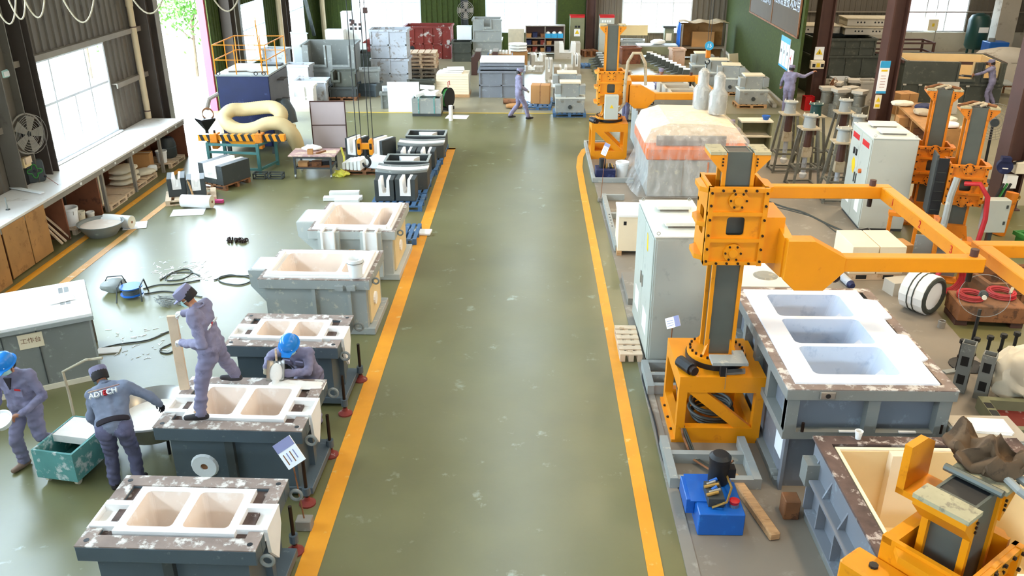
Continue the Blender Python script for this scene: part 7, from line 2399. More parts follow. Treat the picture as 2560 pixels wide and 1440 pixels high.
filter_unit('second pale filter unit by the green partition', (7.75, 33.9, 0.132), R(-8))
filter_unit('third pale filter unit by the green partition, with a ply board behind', (7.7, 36.0, 0), R(-5))
filter_unit('farthest pale filter unit under the blue hook sign', (7.35, 37.8, 0), R(0), 0.9)
o = MB().cb((0, 0, 0.55), (0.5, 0.05, 1.1), R(30), R(-12)).obj('ply_board', 'creamlight', loc=(8.55, 36.9, 0))
tag(o, 'cream ply board leaning by the green partition', 'board')
o = MB().bar((8.85, 31.2, 0.08), (9.12, 34.0, 0.08), 0.14, 0.12).obj('long_beam', 'plaster')
tag(o, 'long pale beam on the floor along the green partition', 'beam')

# pale insulation shapes on the floor, centre rear
GI = 'pale insulation castings on the floor'
for k, (px, py, W, D, H, cw, rz_, l_) in enumerate(((1330, 180, 1.0, 0.5, 0.22, 0.15, -6, 'flat pale casting lying nearest the far walking worker'), (1345, 165, 0.7, 0.8, 0.5, 0.18, 5, 'pale notched casting behind the flat one'), (1418, 148, 1.25, 0.8, 0.75, 0.4, 0, 'big pale U casting with rubble inside'), (1372, 200, 0.3, 0.7, 0.85, 0.05, 0, 'upright pale casting left of the U casting'), (1440, 185, 0.35, 0.8, 0.8, 0.06, 2, 'upright pale casting right of the U casting'), (1408, 195, 0.8, 0.8, 0.45, 0.16, 0, 'low pale channel casting in the middle of the group'), (1385, 225, 0.5, 0.6, 0.3, 0.12, 0, 'small pale casting before the middle channel'))):
    p = G(px, py)
    u_block(l_, (p.x, p.y + D / 2, 0), R(rz_), W, D, H, cw, 'plaster', GI, 0.6, 'insulation_casting', 'foam', 'casting')
bpallet('loose blue pallet on the floor right of the pale castings', G(1458, 168), R(3), 0.9, 0.8)
pallet('broken wooden crate heap before the brown electrical cabinet', G(1474, 140), R(20), 0.8, 0.6, 'dulled', 4, 0.3)


# rows of dark brackets with pale tops
def bracket_row(n, a, b, label, grp, light='white'):
    a, b = Vector(a), Vector(b)
    first = None
    for k in range(n):
        p = a.lerp(b, k / (n - 1))
        lb = label % (('nearest', 'second', 'third', 'fourth', 'fifth', 'sixth', 'seventh', 'eighth', 'ninth', 'tenth')[k])
        if first is None:
            t = thing('launder_bracket', lb, 'bracket', p, R(-8), grp)
            MB().prism([(-0.3, 0), (0.3, 0), (0.3, 0.5), (0.05, 0.5), (0.0, 0.28), (-0.3, 0.2)], 'y', -0.14, 0.14).obj('body', 'moldgrey', t)
            MB().box(0.03, 0.32, -0.15, 0.15, 0.5, 0.53).obj('top_strip', light, t)
            MB().box(-0.3, -0.1, -0.16, -0.14, 0.02, 0.2).obj('flange', 'olive', t)
            first = t
        else:
            dup(first, p, R(-8), lb)


bracket_row(10, (6.35, 36.6, 0), (5.4, 41.3, 0), '%s dark bracket with white top in the right rear row', 'right row of dark brackets')
bracket_row(8, (3.05, 36.2, 0), (3.0, 41.0, 0), '%s dark bracket with grey top in the row by the far manipulator', 'left row of dark brackets', 'palegrey')
u_block('square dark end block at the front of the right bracket row', (6.3, 35.6, 0), 0, 0.75, 0.45, 0.35, 0.1, 'moldgrey', None, 0.3)

# far right-centre: benches, blue curtain rack
t = thing('rear_bench', 'olive steel bench with rags and bags before the right back window', 'bench', (5.95, 41.9, 0))
MB().box(-0.95, 0.95, -0.4, 0.4, 0.72, 0.78).obj('top', 'palegrey', t)
MB().box(-0.92, 0.92, -0.4, -0.36, 0.35, 0.72).obj('front_panel', 'olive', t)
for sx in (-1, 1):
    MB().box(sx * 0.88 - 0.04, sx * 0.88 + 0.04, -0.38, 0.38, 0, 0.72).obj('leg', 'olive', t)
sack('white crumpled bag on the olive rear bench', (6.0, 41.85, 0.78), R(20), (0.32, 0.24, 0.12), 'white')
t = thing('dark_press', 'green-grey machine column beside the olive bench', 'machine', (6.75, 43.6, 0))
MB().box(-0.22, 0.22, -0.2, 0.2, 0, 1.35).obj('column', 'olive', t)
MB().box(-0.32, 0.32, -0.28, 0.28, 1.35, 1.45).obj('head', 'moldgrey', t)
MB().box(-0.15, 0.12, -0.22, -0.2, 0.75, 1.1).obj('panel', 'creamlight', t)
t = thing('curtained_rack', 'tall rack with blue curtain at its left end and a cloth on top', 'rack', (8.2, 42.6, 0))
for sx in (-1, 1):
    for sy in (-1, 1):
        MB().box(sx * 1.05 - 0.04, sx * 1.05 + 0.04, sy * 0.5 - 0.04, sy * 0.5 + 0.04, 0, 1.7).obj('post', 'girt', t)
MB().box(-1.05, 1.05, 0.44, 0.48, 0.05, 1.65).obj('back_board', 'ply', t)
MB().box(-1.1, 1.1, -0.5, 0.5, 0.55, 0.6).obj('shelf', 'girt', t)
MB().grid(16, 6, lambda u, v: (-1.15 + 2.3 * u, -0.58 + 1.16 * v, 1.76 + 0.04 * math.sin(u * 17) + 0.03 * math.cos(v * 9 + u * 5))).obj('top_cloth', 'tarp', t, smooth=True)
MB().grid(14, 4, lambda u, v: (-1.12 + 0.03 * math.sin(u * 40), -0.55 + 1.1 * u, 1.7 - 1.6 * v)).obj('curtain', 'blue', t, smooth=True)
MB().box(-0.5, 0.55, -0.2, 0.2, 0.6, 1.3).obj('carton_load', 'cardboard', t)
for k, (px, py, m_, l_) in enumerate(((1580, 135, 'palegrey', 'grey machine bed left of the olive bench'), (1600, 120, 'dulled', 'rusty pile of parts behind the grey machine bed'), (1655, 140, 'plaster', 'small pale stool before the olive bench'), (1690, 162, 'woodpink', 'pale hollow wooden block right of the bracket row'), (1572, 158, 'plybrown', 'dark doorway crate behind the far manipulator'))):
    p = G(px, py)
    steel_box(l_, (p.x, p.y, 0), R(5 * k - 8), (1.1, 1.3, 0.5, 0.6, 0.9)[k], 0.6, (0.7, 0.8, 0.4, 0.75, 0.75)[k], m_, (), 1, 'black', waist=False, name='shop_crate', cat='crate')
t = carton('orange toolbox before the grey machine bed', (4.0, 42.0, 0.0), R(5), 0.6, 0.4, 0.35, 'orange', 'toolbox', False)
o = MB().cb((0, 0, 0.5), (1.9, 0.05, 0.5)).obj('ply_board', 'cream', loc=(4.9, 44.6, 0.6))
tag(o, 'cream ply sheet standing under the right back window', 'board')
# small crane hook with blue number sign
p = AY(1772, 115, 34.0)
t = thing('hook_block', 'small orange hook with blue number disc hanging by the green partition', 'crane hook', (p.x, 34.0, p.z))
MB().box(-0.09, 0.09, -0.07, 0.07, -0.45, -0.1).obj('cheek', 'yelworn', t, bevel=0.02)
MB().cyl((0, -0.08, 0.02), (0, -0.1, 0.02), 0.17, n=18).obj('sign_disc', 'signblue', t)
text('15', 0.2, 'white', t, (0, -0.104, 0.02), (R(90), 0, 0), 'digits', 0.002)
MB().torus((0, 0, -0.6), 0.08, 0.025, 'y', 14, 6, R(-200), R(60)).obj('hook', 'black', t)
for x in (-0.05, 0.05):
    MB().cyl((x, 0, -0.1), (x, 0, 5), 0.01, n=5).obj('rope', 'black', t)
MB().tube([(0, 0, -0.65), (-0.03, 0, -1.2), (-0.08, 0, p.z * -1 + 0.25)], 0.025, 5).obj('chain', 'cable', t)

# big lettered board and notices on the partition
t = thing('lettered_board', 'large dark brown wall board with white characters on the partition', 'sign board', (9.25, 30.4, 0), math.atan2(15.1, 0.65))
MB().box(0.35, 9.0, 0.03, 0.06, 2.55, 5.2).obj('board', 'greenwall', t)
mat('boardbrown', '4a3a22', 0.7, 0.0, 0.08, 2)
t.children[0].data.materials[0] = MATS['boardbrown']
for (a, b, z0, z1) in ((0.3, 9.05, 2.5, 2.56), (0.3, 0.37, 2.5, 5.2), (8.98, 9.05, 2.5, 5.2), (4.6, 4.66, 2.5, 5.2)):
    MB().box(a, b, 0.03, 0.08, z0, z1).obj('frame', 'dulled', t)
mat('signtext', 'c9d6e8', 0.6, 0.0, 0.03, 3)
mm = Matrix.Rotation(R(180), 4, 'Z') @ Matrix.Rotation(R(90), 4, 'X')
text('熔炼设备技术应用', 0.5, 'signtext', t, None, None, 'characters', 0.004, matrix=Matrix.Translation((2.4, 0.075, 3.55)) @ mm)
text('【铝水净化技术】', 0.46, 'signtext', t, None, None, 'characters', 0.004, matrix=Matrix.Translation((6.6, 0.075, 3.35)) @ mm)
t = thing('notice_sheet', 'white notice with blue header and three columns on the green partition', 'notice', (9.25, 30.4, 0), math.atan2(15.1, 0.65))
MB().box(1.3, 2.7, 0.01, 0.03, 1.25, 2.35).obj('sheet', 'paper', t)
MB().box(1.3, 2.7, 0.03, 0.036, 2.15, 2.35).obj('header', 'signblue', t)
MB().box(1.3, 2.7, 0.03, 0.036, 1.25, 1.32).obj('footer', 'signblue', t)
for x in (1.75, 2.22):
    MB().box(x, x + 0.03, 0.03, 0.036, 1.32, 2.15).obj('column_rule', 'signblue', t)
for x in (1.5, 2.0, 2.45):
    MB().box(x, x + 0.14, 0.03, 0.036, 1.75, 1.87).obj('print', 'slate', t)
t = thing('notice_sheet', 'white notice with a red arrow next to the blue-headed notice', 'notice', (9.25, 30.4, 0), math.atan2(15.1, 0.65))
MB().box(0.65, 1.2, 0.01, 0.03, 1.25, 2.05).obj('sheet', 'paper', t)
MB().box(0.95, 1.0, 0.03, 0.036, 1.3, 1.85).obj('arrow_stem', 'red', t)
MB().box(1.0, 1.12, 0.03, 0.036, 1.7, 1.76).obj('arrow_arm', 'red', t)
t = thing('warning_sign', 'white plate with yellow warning triangle on the brown column', 'sign', (10.2, 31.27, 0))
MB().box(-0.16, 0.16, -0.03, 0.0, 1.72, 2.16).obj('plate', 'paper', t)
MB().prism([(-0.12, 1.9), (0.12, 1.9), (0, 2.1)], 'y', -0.036, -0.03).obj('triangle', 'signyellow', t)
MB().prism([(-0.02, 1.93), (0.02, 1.93), (0.0, 2.05)], 'y', -0.04, -0.036).obj('symbol', 'black', t)
MB().box(-0.28, 0.2, -0.16, 0.0, 1.42, 1.7).obj('switch_box', 'creamlight', t, bevel=0.01)
MB().box(-0.08, 0.04, -0.17, -0.16, 1.48, 1.62).obj('yellow_label', 'signyellow', t)
for x in (-0.22, 0.08):
    MB().box(x, x + 0.1, -0.17, -0.16, 1.48, 1.6).obj('socket', 'black', t)
t = thing('post_notice', 'white notice with blue header fixed on the second brown column', 'notice', (11.62, 28.6, 0))
MB().box(-0.26, 0.06, -0.03, 0.0, 1.05, 2.1).obj('sheet', 'paper', t)
MB().box(-0.26, 0.06, -0.036, -0.03, 1.88, 2.1).obj('header', 'signblue', t)
MB().box(-0.26, 0.06, -0.036, -0.03, 1.05, 1.13).obj('footer', 'signblue', t)
MB().box(-0.2, 0.0, -0.036, -0.03, 1.76, 1.82).obj('heading', 'signyellow', t)
for k in range(5):
    MB().box(-0.18, -0.02, -0.036, -0.03, 1.25 + 0.09 * k, 1.27 + 0.09 * k).obj('print_line', 'pink', t)
t = thing('warning_sign', 'small yellow warning card below the blue-headed post notice', 'sign', (11.5, 28.6, 0))
MB().box(-0.12, 0.08, -0.03, 0.0, 0.55, 1.0).obj('card', 'creamlight', t)
MB().prism([(-0.09, 0.78), (0.05, 0.78), (-0.02, 0.93)], 'y', -0.036, -0.03).obj('triangle', 'signyellow', t)
MB().box(-0.09, 0.05, -0.036, -0.03, 0.6, 0.7).obj('symbol', 'signyellow', t)

# ------------------------------------------------------------ right side, middle distance
# film-wrapped furnace
t = thing('wrapped_furnace', 'large machine wrapped in clear plastic film with orange foam hood', 'machine', (4.05, 21.9, 0))
MB().box(-1.15, 1.2, -1.4, 1.3, 0.02, 0.95).obj('body', 'palegrey', t, bevel=0.01)
MB().box(-1.2, 1.3, -1.45, 1.35, 0.95, 1.25).obj('foam_collar', 'orange', t, bevel=0.03)
MB().prism([(-1.2, 1.25), (1.35, 1.25), (1.05, 1.62), (0.5, 1.72), (-0.6, 1.74), (-1.05, 1.6)], 'y', -0.9, 1.35).obj('hood', 'creamlight', t)
MB().box(-0.95, 0.75, -1.2, -1.15, 1.26, 1.5).obj('front_bar', 'steelgrey', t)
for x in (-0.3, 0.55):
    MB().box(x, x + 0.02, -1.415, -1.4, 0.05, 0.9).obj('panel_seam', 'greywall', t)
MB().box(0.3, 0.34, -1.42, -1.4, 0.1, 0.9).obj('orange_edge', 'orange', t)


def film_fn(u, v):
    a = 2 * PI * u
    prof = ((0.0, 1.03), (0.35, 1.0), (0.62, 1.02), (0.8, 0.98), (0.93, 0.72), (1.0, 0.05))
    for i in range(len(prof) - 1):
        if v <= prof[i + 1][0] + 1e-6:
            q = (v - prof[i][0]) / (prof[i + 1][0] - prof[i][0])
            r_ = prof[i][1] + (prof[i + 1][1] - prof[i][1]) * q
            break
    c_, s_ = math.cos(a), math.sin(a)
    k = 1.0 / max(abs(c_), abs(s_)) ** 0.85
    x, y, z = 0.05 + c_ * k * 1.28 * r_, -0.04 + s_ * k * 1.48 * r_, 0.03 + v * 1.8
    n_ = mnoise.noise((x * 3, y * 3, z * 1.5)) * 0.06
    if v < 0.3 and c_ < -0.2:
        x -= (0.3 - v) * 1.2 * (-c_ - 0.2)
    return (x + c_ * n_, y + s_ * n_, z + n_ * 0.5)


MB().grid(64, 24, film_fn).obj('plastic_film', 'film', t, smooth=True)
for k, (x, y, z0, l_) in enumerate(((4.85, 22.3, 1.72, 'right'), (4.55, 22.9, 1.72, 'left'))):
    t = thing('wrapped_duct', l_ + ' silver wrapped duct stub rising from the film-wrapped machine', 'duct', (x, y, z0), 0, 'wrapped duct stubs')
    MB().lathe([(0.0, 0), (0.2, 0.0), (0.22, 0.12), (0.22, 0.5), (0.12, 0.62), (0.12, 0.92), (0.1, 1.0), (0.0, 1.03)], n=14).obj('duct', 'palegrey', t, smooth=True)
    MB().lathe([(0.24, 0), (0.25, 0.5), (0.15, 0.64), (0.15, 0.95), (0.05, 1.06), (0, 1.07)], n=14).obj('plastic_film', 'bagfilm', t, smooth=True)
# small hydraulic unit, bucket, floor frame, crate
t = thing('hydraulic_unit', 'small dark blue hydraulic unit at the foot of the far manipulator', 'hydraulic unit', (2.0, 22.15, 0.006))
MB().box(-0.26, 0.26, -0.25, 0.25, 0, 0.28).obj('oil_tank', 'navy', t, bevel=0.01)
MB().cyl((-0.08, 0.02, 0.28), (-0.08, 0.02, 0.52), 0.09, n=12).obj('motor', 'black', t)
for k in range(4):
    MB().cyl((0.02 + 0.06 * k, -0.1, 0.3), (0.05 + 0.04 * k, 0.08, 0.36), 0.025, n=8).obj('valve', ('brass', 'steel', 'black', 'brass')[k], t)
bucket('white bucket beside the small dark blue hydraulic unit', (2.46, 22.25, 0.006), 0.17, 0.42)
t = thing('floor_frame', 'pale steel channel frame on the floor along the kerb by the crate', 'frame', (1.98, 18.3, 0.006))
MB().box(-0.2, -0.1, -1.6, 2.0, 0, 0.14).obj('side_channel', 'palegrey', t)
for y in (-1.6, -0.6, 0.5, 1.9):
    MB().box(-0.1, 0.35, y, y + 0.1, 0, 0.13).obj('cross_channel', 'palegrey', t)
for k in range(5):
    MB().cyl((-0.15, -0.4 + 0.2 * k, 0.14), (-0.15, -0.4 + 0.2 * k, 0.145), 0.02, n=8).obj('bolt_hole', 'black', t)
t = thing('floor_frame', 'pale steel channel frame around the foot of the far manipulator', 'frame', (1.72, 24.2, 0.006))
MB().box(-0.08, 0.0, -2.5, 1.6, 0, 0.12).obj('side_channel', 'palegrey', t)
for y in (-2.5, 1.5):
    MB().box(0.0, 1.0, y, y + 0.08, 0, 0.12).obj('cross_channel', 'palegrey', t)
t = thing('wooden_crate', 'pale plywood crate with stencil marks beside the near cabinet', 'crate', (2.25, 16.9, 0.006), R(-2))
MB().box(-0.42, 0.42, -0.42, 0.42, 0.1, 0.84).obj('body', 'creamlight', t, bevel=0.005)
MB().box(-0.44, 0.44, -0.44, 0.44, 0.84, 0.88).obj('lid', 'foam', t)
for x in (-0.38, 0.38):
    MB().box(x - 0.05, x + 0.05, -0.43, 0.43, 0, 0.1).obj('skid', 'wood', t)
for k in range(3):
    MB().bar((0.05 + 0.05 * k, -0.425, 0.6), (0.12 + 0.05 * k, -0.425, 0.72), 0.012, 0.006).obj('stencil_mark', 'slate', t)
MB().box(-0.32, -0.26, -0.424, -0.42, 0.66, 0.74).obj('stencil_mark', 'black', t)
pallet('narrow wooden pallet end beside the near control cabinet', (1.62, 12.45, 0.012), R(90), 1.1, 0.35)
o = MB().box(-0.14, 0.14, -0.35, 0.9, 0, 0.12).obj('concrete_plinth', 'concrete', loc=(1.93, 14.4, 0.013))
tag(o, 'low pale plinth slab between crate and near cabinet', 'slab')
t = thing('work_platform', 'white machine top with dark frame behind the nearest manipulator', 'machine', (3.55, 13.1, 0.006))
MB().box(-0.75, 0.6, -0.6, 0.6, 0.0, 1.0).obj('body', 'darkgrey', t)
MB().box(-0.8, 0.65, -0.65, 0.65, 1.0, 1.08).obj('top', 'foam', t)
MB().lathe([(0, 0), (0.2, 0), (0.16, 0.02), (0, 0.03)], (0.3, -0.2, 1.08), 16).obj('round_mark', 'palegrey', t)
# grey mould beside the far manipulator and trays behind
steel_box('big grey mould box behind the far manipulator arm', (4.15, 25.9, 0), 0, 2.0, 1.5, 1.25, 'palegrey', (), 1, 'darkgrey')
for k in range(4):
    t = thing('test_tray', ('nearest', 'second', 'third', 'farthest')[k] + ' beige open tray in the row behind the ring arm', 'tray', (5.35 - 0.06 * k, 28.9 + 0.95 * k, 0), 0, 'beige trays behind the arm')
    MB().rim((-0.5, 0.55, -0.42, 0.42), (-0.42, 0.47, -0.34, 0.34), 0.35, 0.85).obj('walls', 'plaster', t)
    MB().box(-0.42, 0.47, -0.34, 0.34, 0.4, 0.44).obj('floor', 'tarp', t)
    for x in (-0.45, 0.0, 0.5):
        MB().box(x - 0.05, x + 0.05, -0.42, 0.42, 0, 0.35).obj('leg', 'plaster', t)
for k in range(3):
    t = carton(('nearest', 'middle', 'farthest')[k] + ' pale flat table left of the beige trays', (4.05, 28.7 + 1.1 * k, 0), 0, 0.95, 0.7, 0.62, 'plaster', 'low_table', False, 'table', 'pale tables')
t = thing('olive_cupboard', 'olive open-fronted cupboard with a shelf behind the wrapped machine', 'cupboard', (6.66, 25.3, 0))
MB().box(-0.45, 0.45, 0.2, 0.25, 0, 0.88).obj('back', 'olive', t)
for x in (-0.45, 0.41):
    MB().box(x, x + 0.04, -0.25, 0.2, 0, 0.88).obj('side', 'olive', t)
for z in (0.02, 0.42, 0.86):
    MB().box(-0.47, 0.47, -0.27, 0.25, z, z + 0.04).obj('shelf', 'bag', t)
t = thing('blue_bowl', 'small blue plastic bowl on the olive cupboard', 'bowl', (6.95, 25.25, 0.9))
MB().lathe([(0, 0), (0.07, 0), (0.12, 0.1), (0.125, 0.12), (0.11, 0.12), (0.06, 0.02), (0, 0.02)], n=18).obj('bowl', 'blue', t, smooth=True)
MB().torus((0, 0, 0.12), 0.12, 0.006, 'z', 18, 4).obj('lip', 'blue', t)


# slender steel stands with degassing heads
def rotor_stand(label, loc, h, rz=0.0, tube=True, cap='palegrey'):
    t = thing('rotor_stand', label, 'stand', loc, rz, 'rotor stands left of the white cabinet')
    for sx in (-1, 1):
        for sy in (-1, 1):
            MB().bar((sx * 0.34, sy * 0.3, 0), (sx * 0.17, sy * 0.16, h), 0.055, 0.055).obj('leg', 'stand', t)
    for z in (0.04, 0.5):
        q = 0.34 - 0.17 * z / h
        MB().rim((-q, q, -q * 0.9, q * 0.9), (-q + 0.05, q - 0.05, -q * 0.9 + 0.05, q * 0.9 - 0.05), z, z + 0.04).obj('tie_frame', 'stand', t)
    MB().box(-0.24, 0.24, -0.22, 0.22, h, h + 0.04).obj('top_plate', 'tarp', t)
    MB().lathe([(0.16, 0), (0.15, 0.04), (0.14, 0.26), (0.19, 0.28), (0.19, 0.31), (0.0, 0.31)], (0, 0, h + 0.04), 14).obj('housing', cap, t, smooth=True)
    for k in range(4):
        a = R(45 + 90 * k)
        MB().cyl((0.17 * math.cos(a), 0.17 * math.sin(a), h + 0.32), (0.17 * math.cos(a), 0.17 * math.sin(a), h + 0.39), 0.014, n=6).obj('stud', 'bag', t)
    MB().cyl((0, 0, h - 0.5), (0, 0, h), 0.1, n=10).obj('neck', 'darkcol', t)
    if tube:
        MB().box(-0.11, 0.11, -0.1, 0.1, h - 0.72, h - 0.46).obj('clamp_block', 'tarp', t)
        MB().cyl((0, 0, 0.35), (0, 0, h - 0.6), 0.06, n=10).obj('shaft', 'rustpaint', t, smooth=True)
        MB().lathe([(0.04, 0.2), (0.09, 0.25), (0.1, 0.33), (0.05, 0.38)], n=12).obj('rotor', 'white', t, smooth=True)
    return t


rotor_stand('rear left rotor stand of the steel stand cluster', (6.95, 23.0, 0), 1.55)
rotor_stand('middle rotor stand of the cluster with a pale clamp block', (7.05, 21.55, 0), 1.5, R(4))
rotor_stand('front rotor stand of the cluster nearest the white cabinet', (7.5, 20.35, 0), 1.45, R(-3))
rotor_stand('rotor stand with dark green drum behind the front one', (7.7, 23.2, 0), 1.45, R(6), False, 'tank')
rotor_stand('grey rotor stand at the right rear of the cluster', (8.4, 23.0, 0), 1.6, R(0), False)
rotor_stand('grey rotor stand just behind the white cabinet', (8.25, 21.5, 0), 1.5, R(8), False)
for k, (px, py, l_) in enumerate(((2060, 262, 'left pump body in the cluster behind the stands'), (2092, 268, 'second pump body behind the stands'), (2118, 262, 'third pump body behind the stands'), (2140, 272, 'right pump body behind the stands'), (2082, 248, 'rear left pump body behind the stands'), (2124, 240, 'rear right pump body behind the stands'))):
    p = G(px, py + 25)
    t = thing('pump_body', l_, 'pump', (p.x, p.y, 0), R(15 * k), 'pump bodies behind the stands')
    MB().box(-0.26, 0.26, -0.26, 0.26, 0.0, 0.45).obj('base', 'stand', t)
    MB().lathe([(0.2, 0.45), (0.2, 0.8), (0.24, 0.82), (0.24, 0.88), (0, 0.88)], n=12).obj('barrel', 'stand', t, smooth=True)
    MB().cb((0, 0, 0.93), (0.5, 0.4, 0.1)).obj('cap', 'plaster', t)
for k, (px, py, W, H, m_, l_) in enumerate(((2050, 225, 0.8, 0.75, 'plaster', 'pale open box behind the pump bodies, left'), (2100, 215, 0.6, 0.7, 'white', 'white box behind the pump bodies, centre'), (2160, 235, 0.7, 0.9, 'plaster', 'tall pale box left of the second brown column'), (2140, 224, 0.55, 0.75, 'foam', 'white bucket-shaped box before the dark moulds'))):
    p = G(px, py)
    steel_box(l_, (p.x * 0.94, p.y * 0.94, 0), R(6 * k - 6), W, 0.6, H, m_, (), 1, 'tarp', waist=False, name='open_box', cat='box')
t = thing('red_bin', 'red plastic bin beside the worker at the green partition', 'bin', (9.95, 30.95, 0), R(5))
MB().rim((-0.17, 0.17, -0.16, 0.16), (-0.15, 0.15, -0.14, 0.14), 0, 0.5).obj('walls', 'red', t)
MB().box(-0.15, 0.15, -0.14, 0.14, 0, 0.05).obj('bottom', 'red', t)
t = thing('floor_fan', 'brown round floor fan in front of the brown column', 'fan', (10.75, 30.9, 0.75), R(50))
for k in range(5):
    MB().torus((0, -0.03 * (4 - k), 0), 0.1 + 0.075 * k, 0.01, 'y', 20, 4).obj('guard_ring', 'dulled', t)
for a in range(0, 360, 120):
    MB().prism([(0.05, -0.08), (0.36, -0.18), (0.38, 0.14), (0.06, 0.08)], 'y', 0.0, 0.015).obj('blade', 'dulled', t).matrix_local = Matrix.Rotation(R(a), 4, 'Y')
MB().bar((0, 0.1, 0), (0, 0.15, -0.72), 0.05, 0.05).obj('stand', 'darkcol', t)
MB().box(-0.2, 0.2, -0.05, 0.35, -0.74, -0.71).obj('foot', 'darkcol', t)

# ------------------------------------------------------------ right bay: dark moulds, lined mould, far wall
for k, (z, W, H, l_) in enumerate(((0.0, 2.6, 1.45, 'lower dark green-grey mould box of the big stack in the right bay'), (1.47, 2.3, 0.62, 'upper dark mould box of the big stack in the right bay'))):
    steel_box(l_, (12.15 - 0.1 * k, 34.9, z), R(2), W, 1.8, H, 'moldgrey', (), 4, 'black', rim_m='moldgrey')
for k, (x, y, z, l_) in enumerate(((13.25, 35.4, 2.12, 'lower pale perforated plate box on the dark mould stack'), (13.4, 35.7, 2.42, 'upper pale perforated plate box on the dark mould stack'), (11.3, 35.9, 2.12, 'left pale perforated plate box on the dark mould stack'))):
    t = thing('plate_box', l_, 'box', (x, y, z), R(-3), 'perforated plate boxes')
    MB().box(-0.95, 0.95, -0.55, 0.6, 0, 0.26).obj('body', 'plaster', t, bevel=0.01)
    MB().box(-1.0, 1.0, -0.58, 0.62, 0.26, 0.29).obj('top_plate', 'tarp', t)
    for q in (-0.55, -0.42, -0.29, 0.12, 0.25, 0.38):
        MB().cyl((q, -0.552, 0.14), (q, -0.545, 0.14), 0.035, n=10).obj('port', 'black', t)
t = thing('lined_mould', 'dark mould box lined with cream board, two square notches, in the right bay', 'mold box', (15.7, 33.4, 0), R(-8))
w, d, H_ = 1.75, 1.2, 1.5
pr = [(-w, 0), (w, 0), (w, H_), (w - 0.2, H_), (w - 0.2, H_ - 0.55), (w - 0.75, H_ - 0.55), (w - 0.75, H_), (w - 1.05, H_), (w - 1.05, H_ - 0.6), (w - 1.6, H_ - 0.6), (w - 1.6, H_), (-w, H_)]
MB().prism(pr, 'y', -d, -d + 0.1).obj('front_wall', 'moldgrey', t)
MB().box(-w, w, d - 0.1, d, 0, H_).obj('rear_wall', 'moldgrey', t)
for sx in (-1, 1):
    MB().box(min(sx * w, sx * (w - 0.1)), max(sx * w, sx * (w - 0.1)), -d + 0.1, d - 0.1, 0, H_).obj('side_wall', 'moldgrey', t)
    MB().box(min(sx * (w - 0.1), sx * (w - 0.16)), max(sx * (w - 0.1), sx * (w - 0.16)), -d + 0.1, d - 0.1, 0.1, H_ - 0.02).obj('lining_board', 'cream', t)
MB().box(-w + 0.16, w - 0.16, d - 0.16, d - 0.1, 0.1, H_ - 0.02).obj('lining_board', 'cream', t)
MB().prism([(x * 0.9, z - 0.001) for x, z in pr], 'y', -d + 0.1, -d + 0.15).obj('lining_board', 'cream', t)
MB().box(-w + 0.1, w - 0.1, -d + 0.1, d - 0.1, 0.02, 0.12).obj('lining_floor', 'cream', t)
MB().rim((-w - 0.06, w + 0.06, -d - 0.06 + 0.2, d + 0.06), (-w, w, -d + 0.2, d), H_ - 0.1, H_).obj('lip', 'darkcol', t)
MB().box(-w - 0.02, w + 0.02, -d - 0.06, -d, H_ * 0.45, H_ * 0.5).obj('waist_rib', 'moldgrey', t)
for k in range(5):
    x = -w + 0.1 + 0.55 * k
    MB().box(x - 0.03, x + 0.03, -d - 0.05, -d, 0, H_ * 0.45).obj('rib', 'moldgrey', t)
    MB().box(x - 0.06, x + 0.06, -d - 0.065, -d - 0.05, H_ * 0.42, H_ * 0.46).obj('weld_tab', 'plaster', t)
for (a, b) in ((w - 0.8, w - 0.15), (w - 1.65, w - 1.0)):
    MB().prism([(a, H_), (a, H_ - 0.68), (b, H_ - 0.68), (b, H_), (b - 0.06, H_), (b - 0.06, H_ - 0.6), (a + 0.06, H_ - 0.6), (a + 0.06, H_)], 'y', -d - 0.08, -d).obj('notch_frame', 'moldgrey', t)
t = thing('frame_rack', 'rusty open steel frame rack behind the lined mould', 'frame', (15.0, 37.5, 0))
for z in (1.1, 1.5):
    MB().rim((-1.4, 1.8, -0.6, 0.6), (-1.33, 1.73, -0.53, 0.53), z, z + 0.07).obj('frame', 'darkcol', t)
for sx in (-1.36, 1.76):
    for sy in (-0.56, 0.56):
        MB().box(sx - 0.04, sx + 0.04, sy - 0.04, sy + 0.04, 0, 1.5).obj('post', 'darkcol', t)
t = thing('air_tank', 'dark green upright air tank at the far right wall', 'tank', (21.75, 43.6, 0))
MB().lathe([(0.0, 0.3), (0.4, 0.4), (0.5, 0.55), (0.5, 1.75), (0.4, 1.95), (0.15, 2.05), (0, 2.06)], n=20).obj('vessel', 'tank', t, smooth=True)
for k in range(3):
    a = R(120 * k)
    MB().box(0.35 * math.cos(a) - 0.04, 0.35 * math.cos(a) + 0.04, 0.35 * math.sin(a) - 0.04, 0.35 * math.sin(a) + 0.04, 0, 0.5).obj('leg', 'tank', t)
MB().box(-0.2, 0.25, -0.52, -0.5, 1.2, 1.45).obj('label', 'white', t)
t = thing('compressor', 'blue compressor in front of the green air tank', 'compressor', (21.7, 41.6, 0))
MB().box(-0.45, 0.45, -0.4, 0.4, 0.15, 1.0).obj('case', 'blue', t, bevel=0.03)
MB().box(-0.5, 0.5, -0.45, 0.45, 0, 0.15).obj('skid', 'black', t)
MB().cyl((-0.2, 0, 1.0), (-0.2, 0, 1.15), 0.15, n=12).obj('filter', 'steelgrey', t)
carton('small blue crate right of the compressor', (22.5, 40.2, 0), R(6), 0.6, 0.5, 0.4, 'blue', 'plastic_crate', False, 'crate')
t = thing('meter_box', 'white wall meter box with a cable left of the air tank', 'box', (19.9 + 0.35, 45.2, 0))
MB().box(-0.25, 0.25, -0.05, 0.1, 1.05, 1.6).obj('case', 'creamlight', t, bevel=0.01)
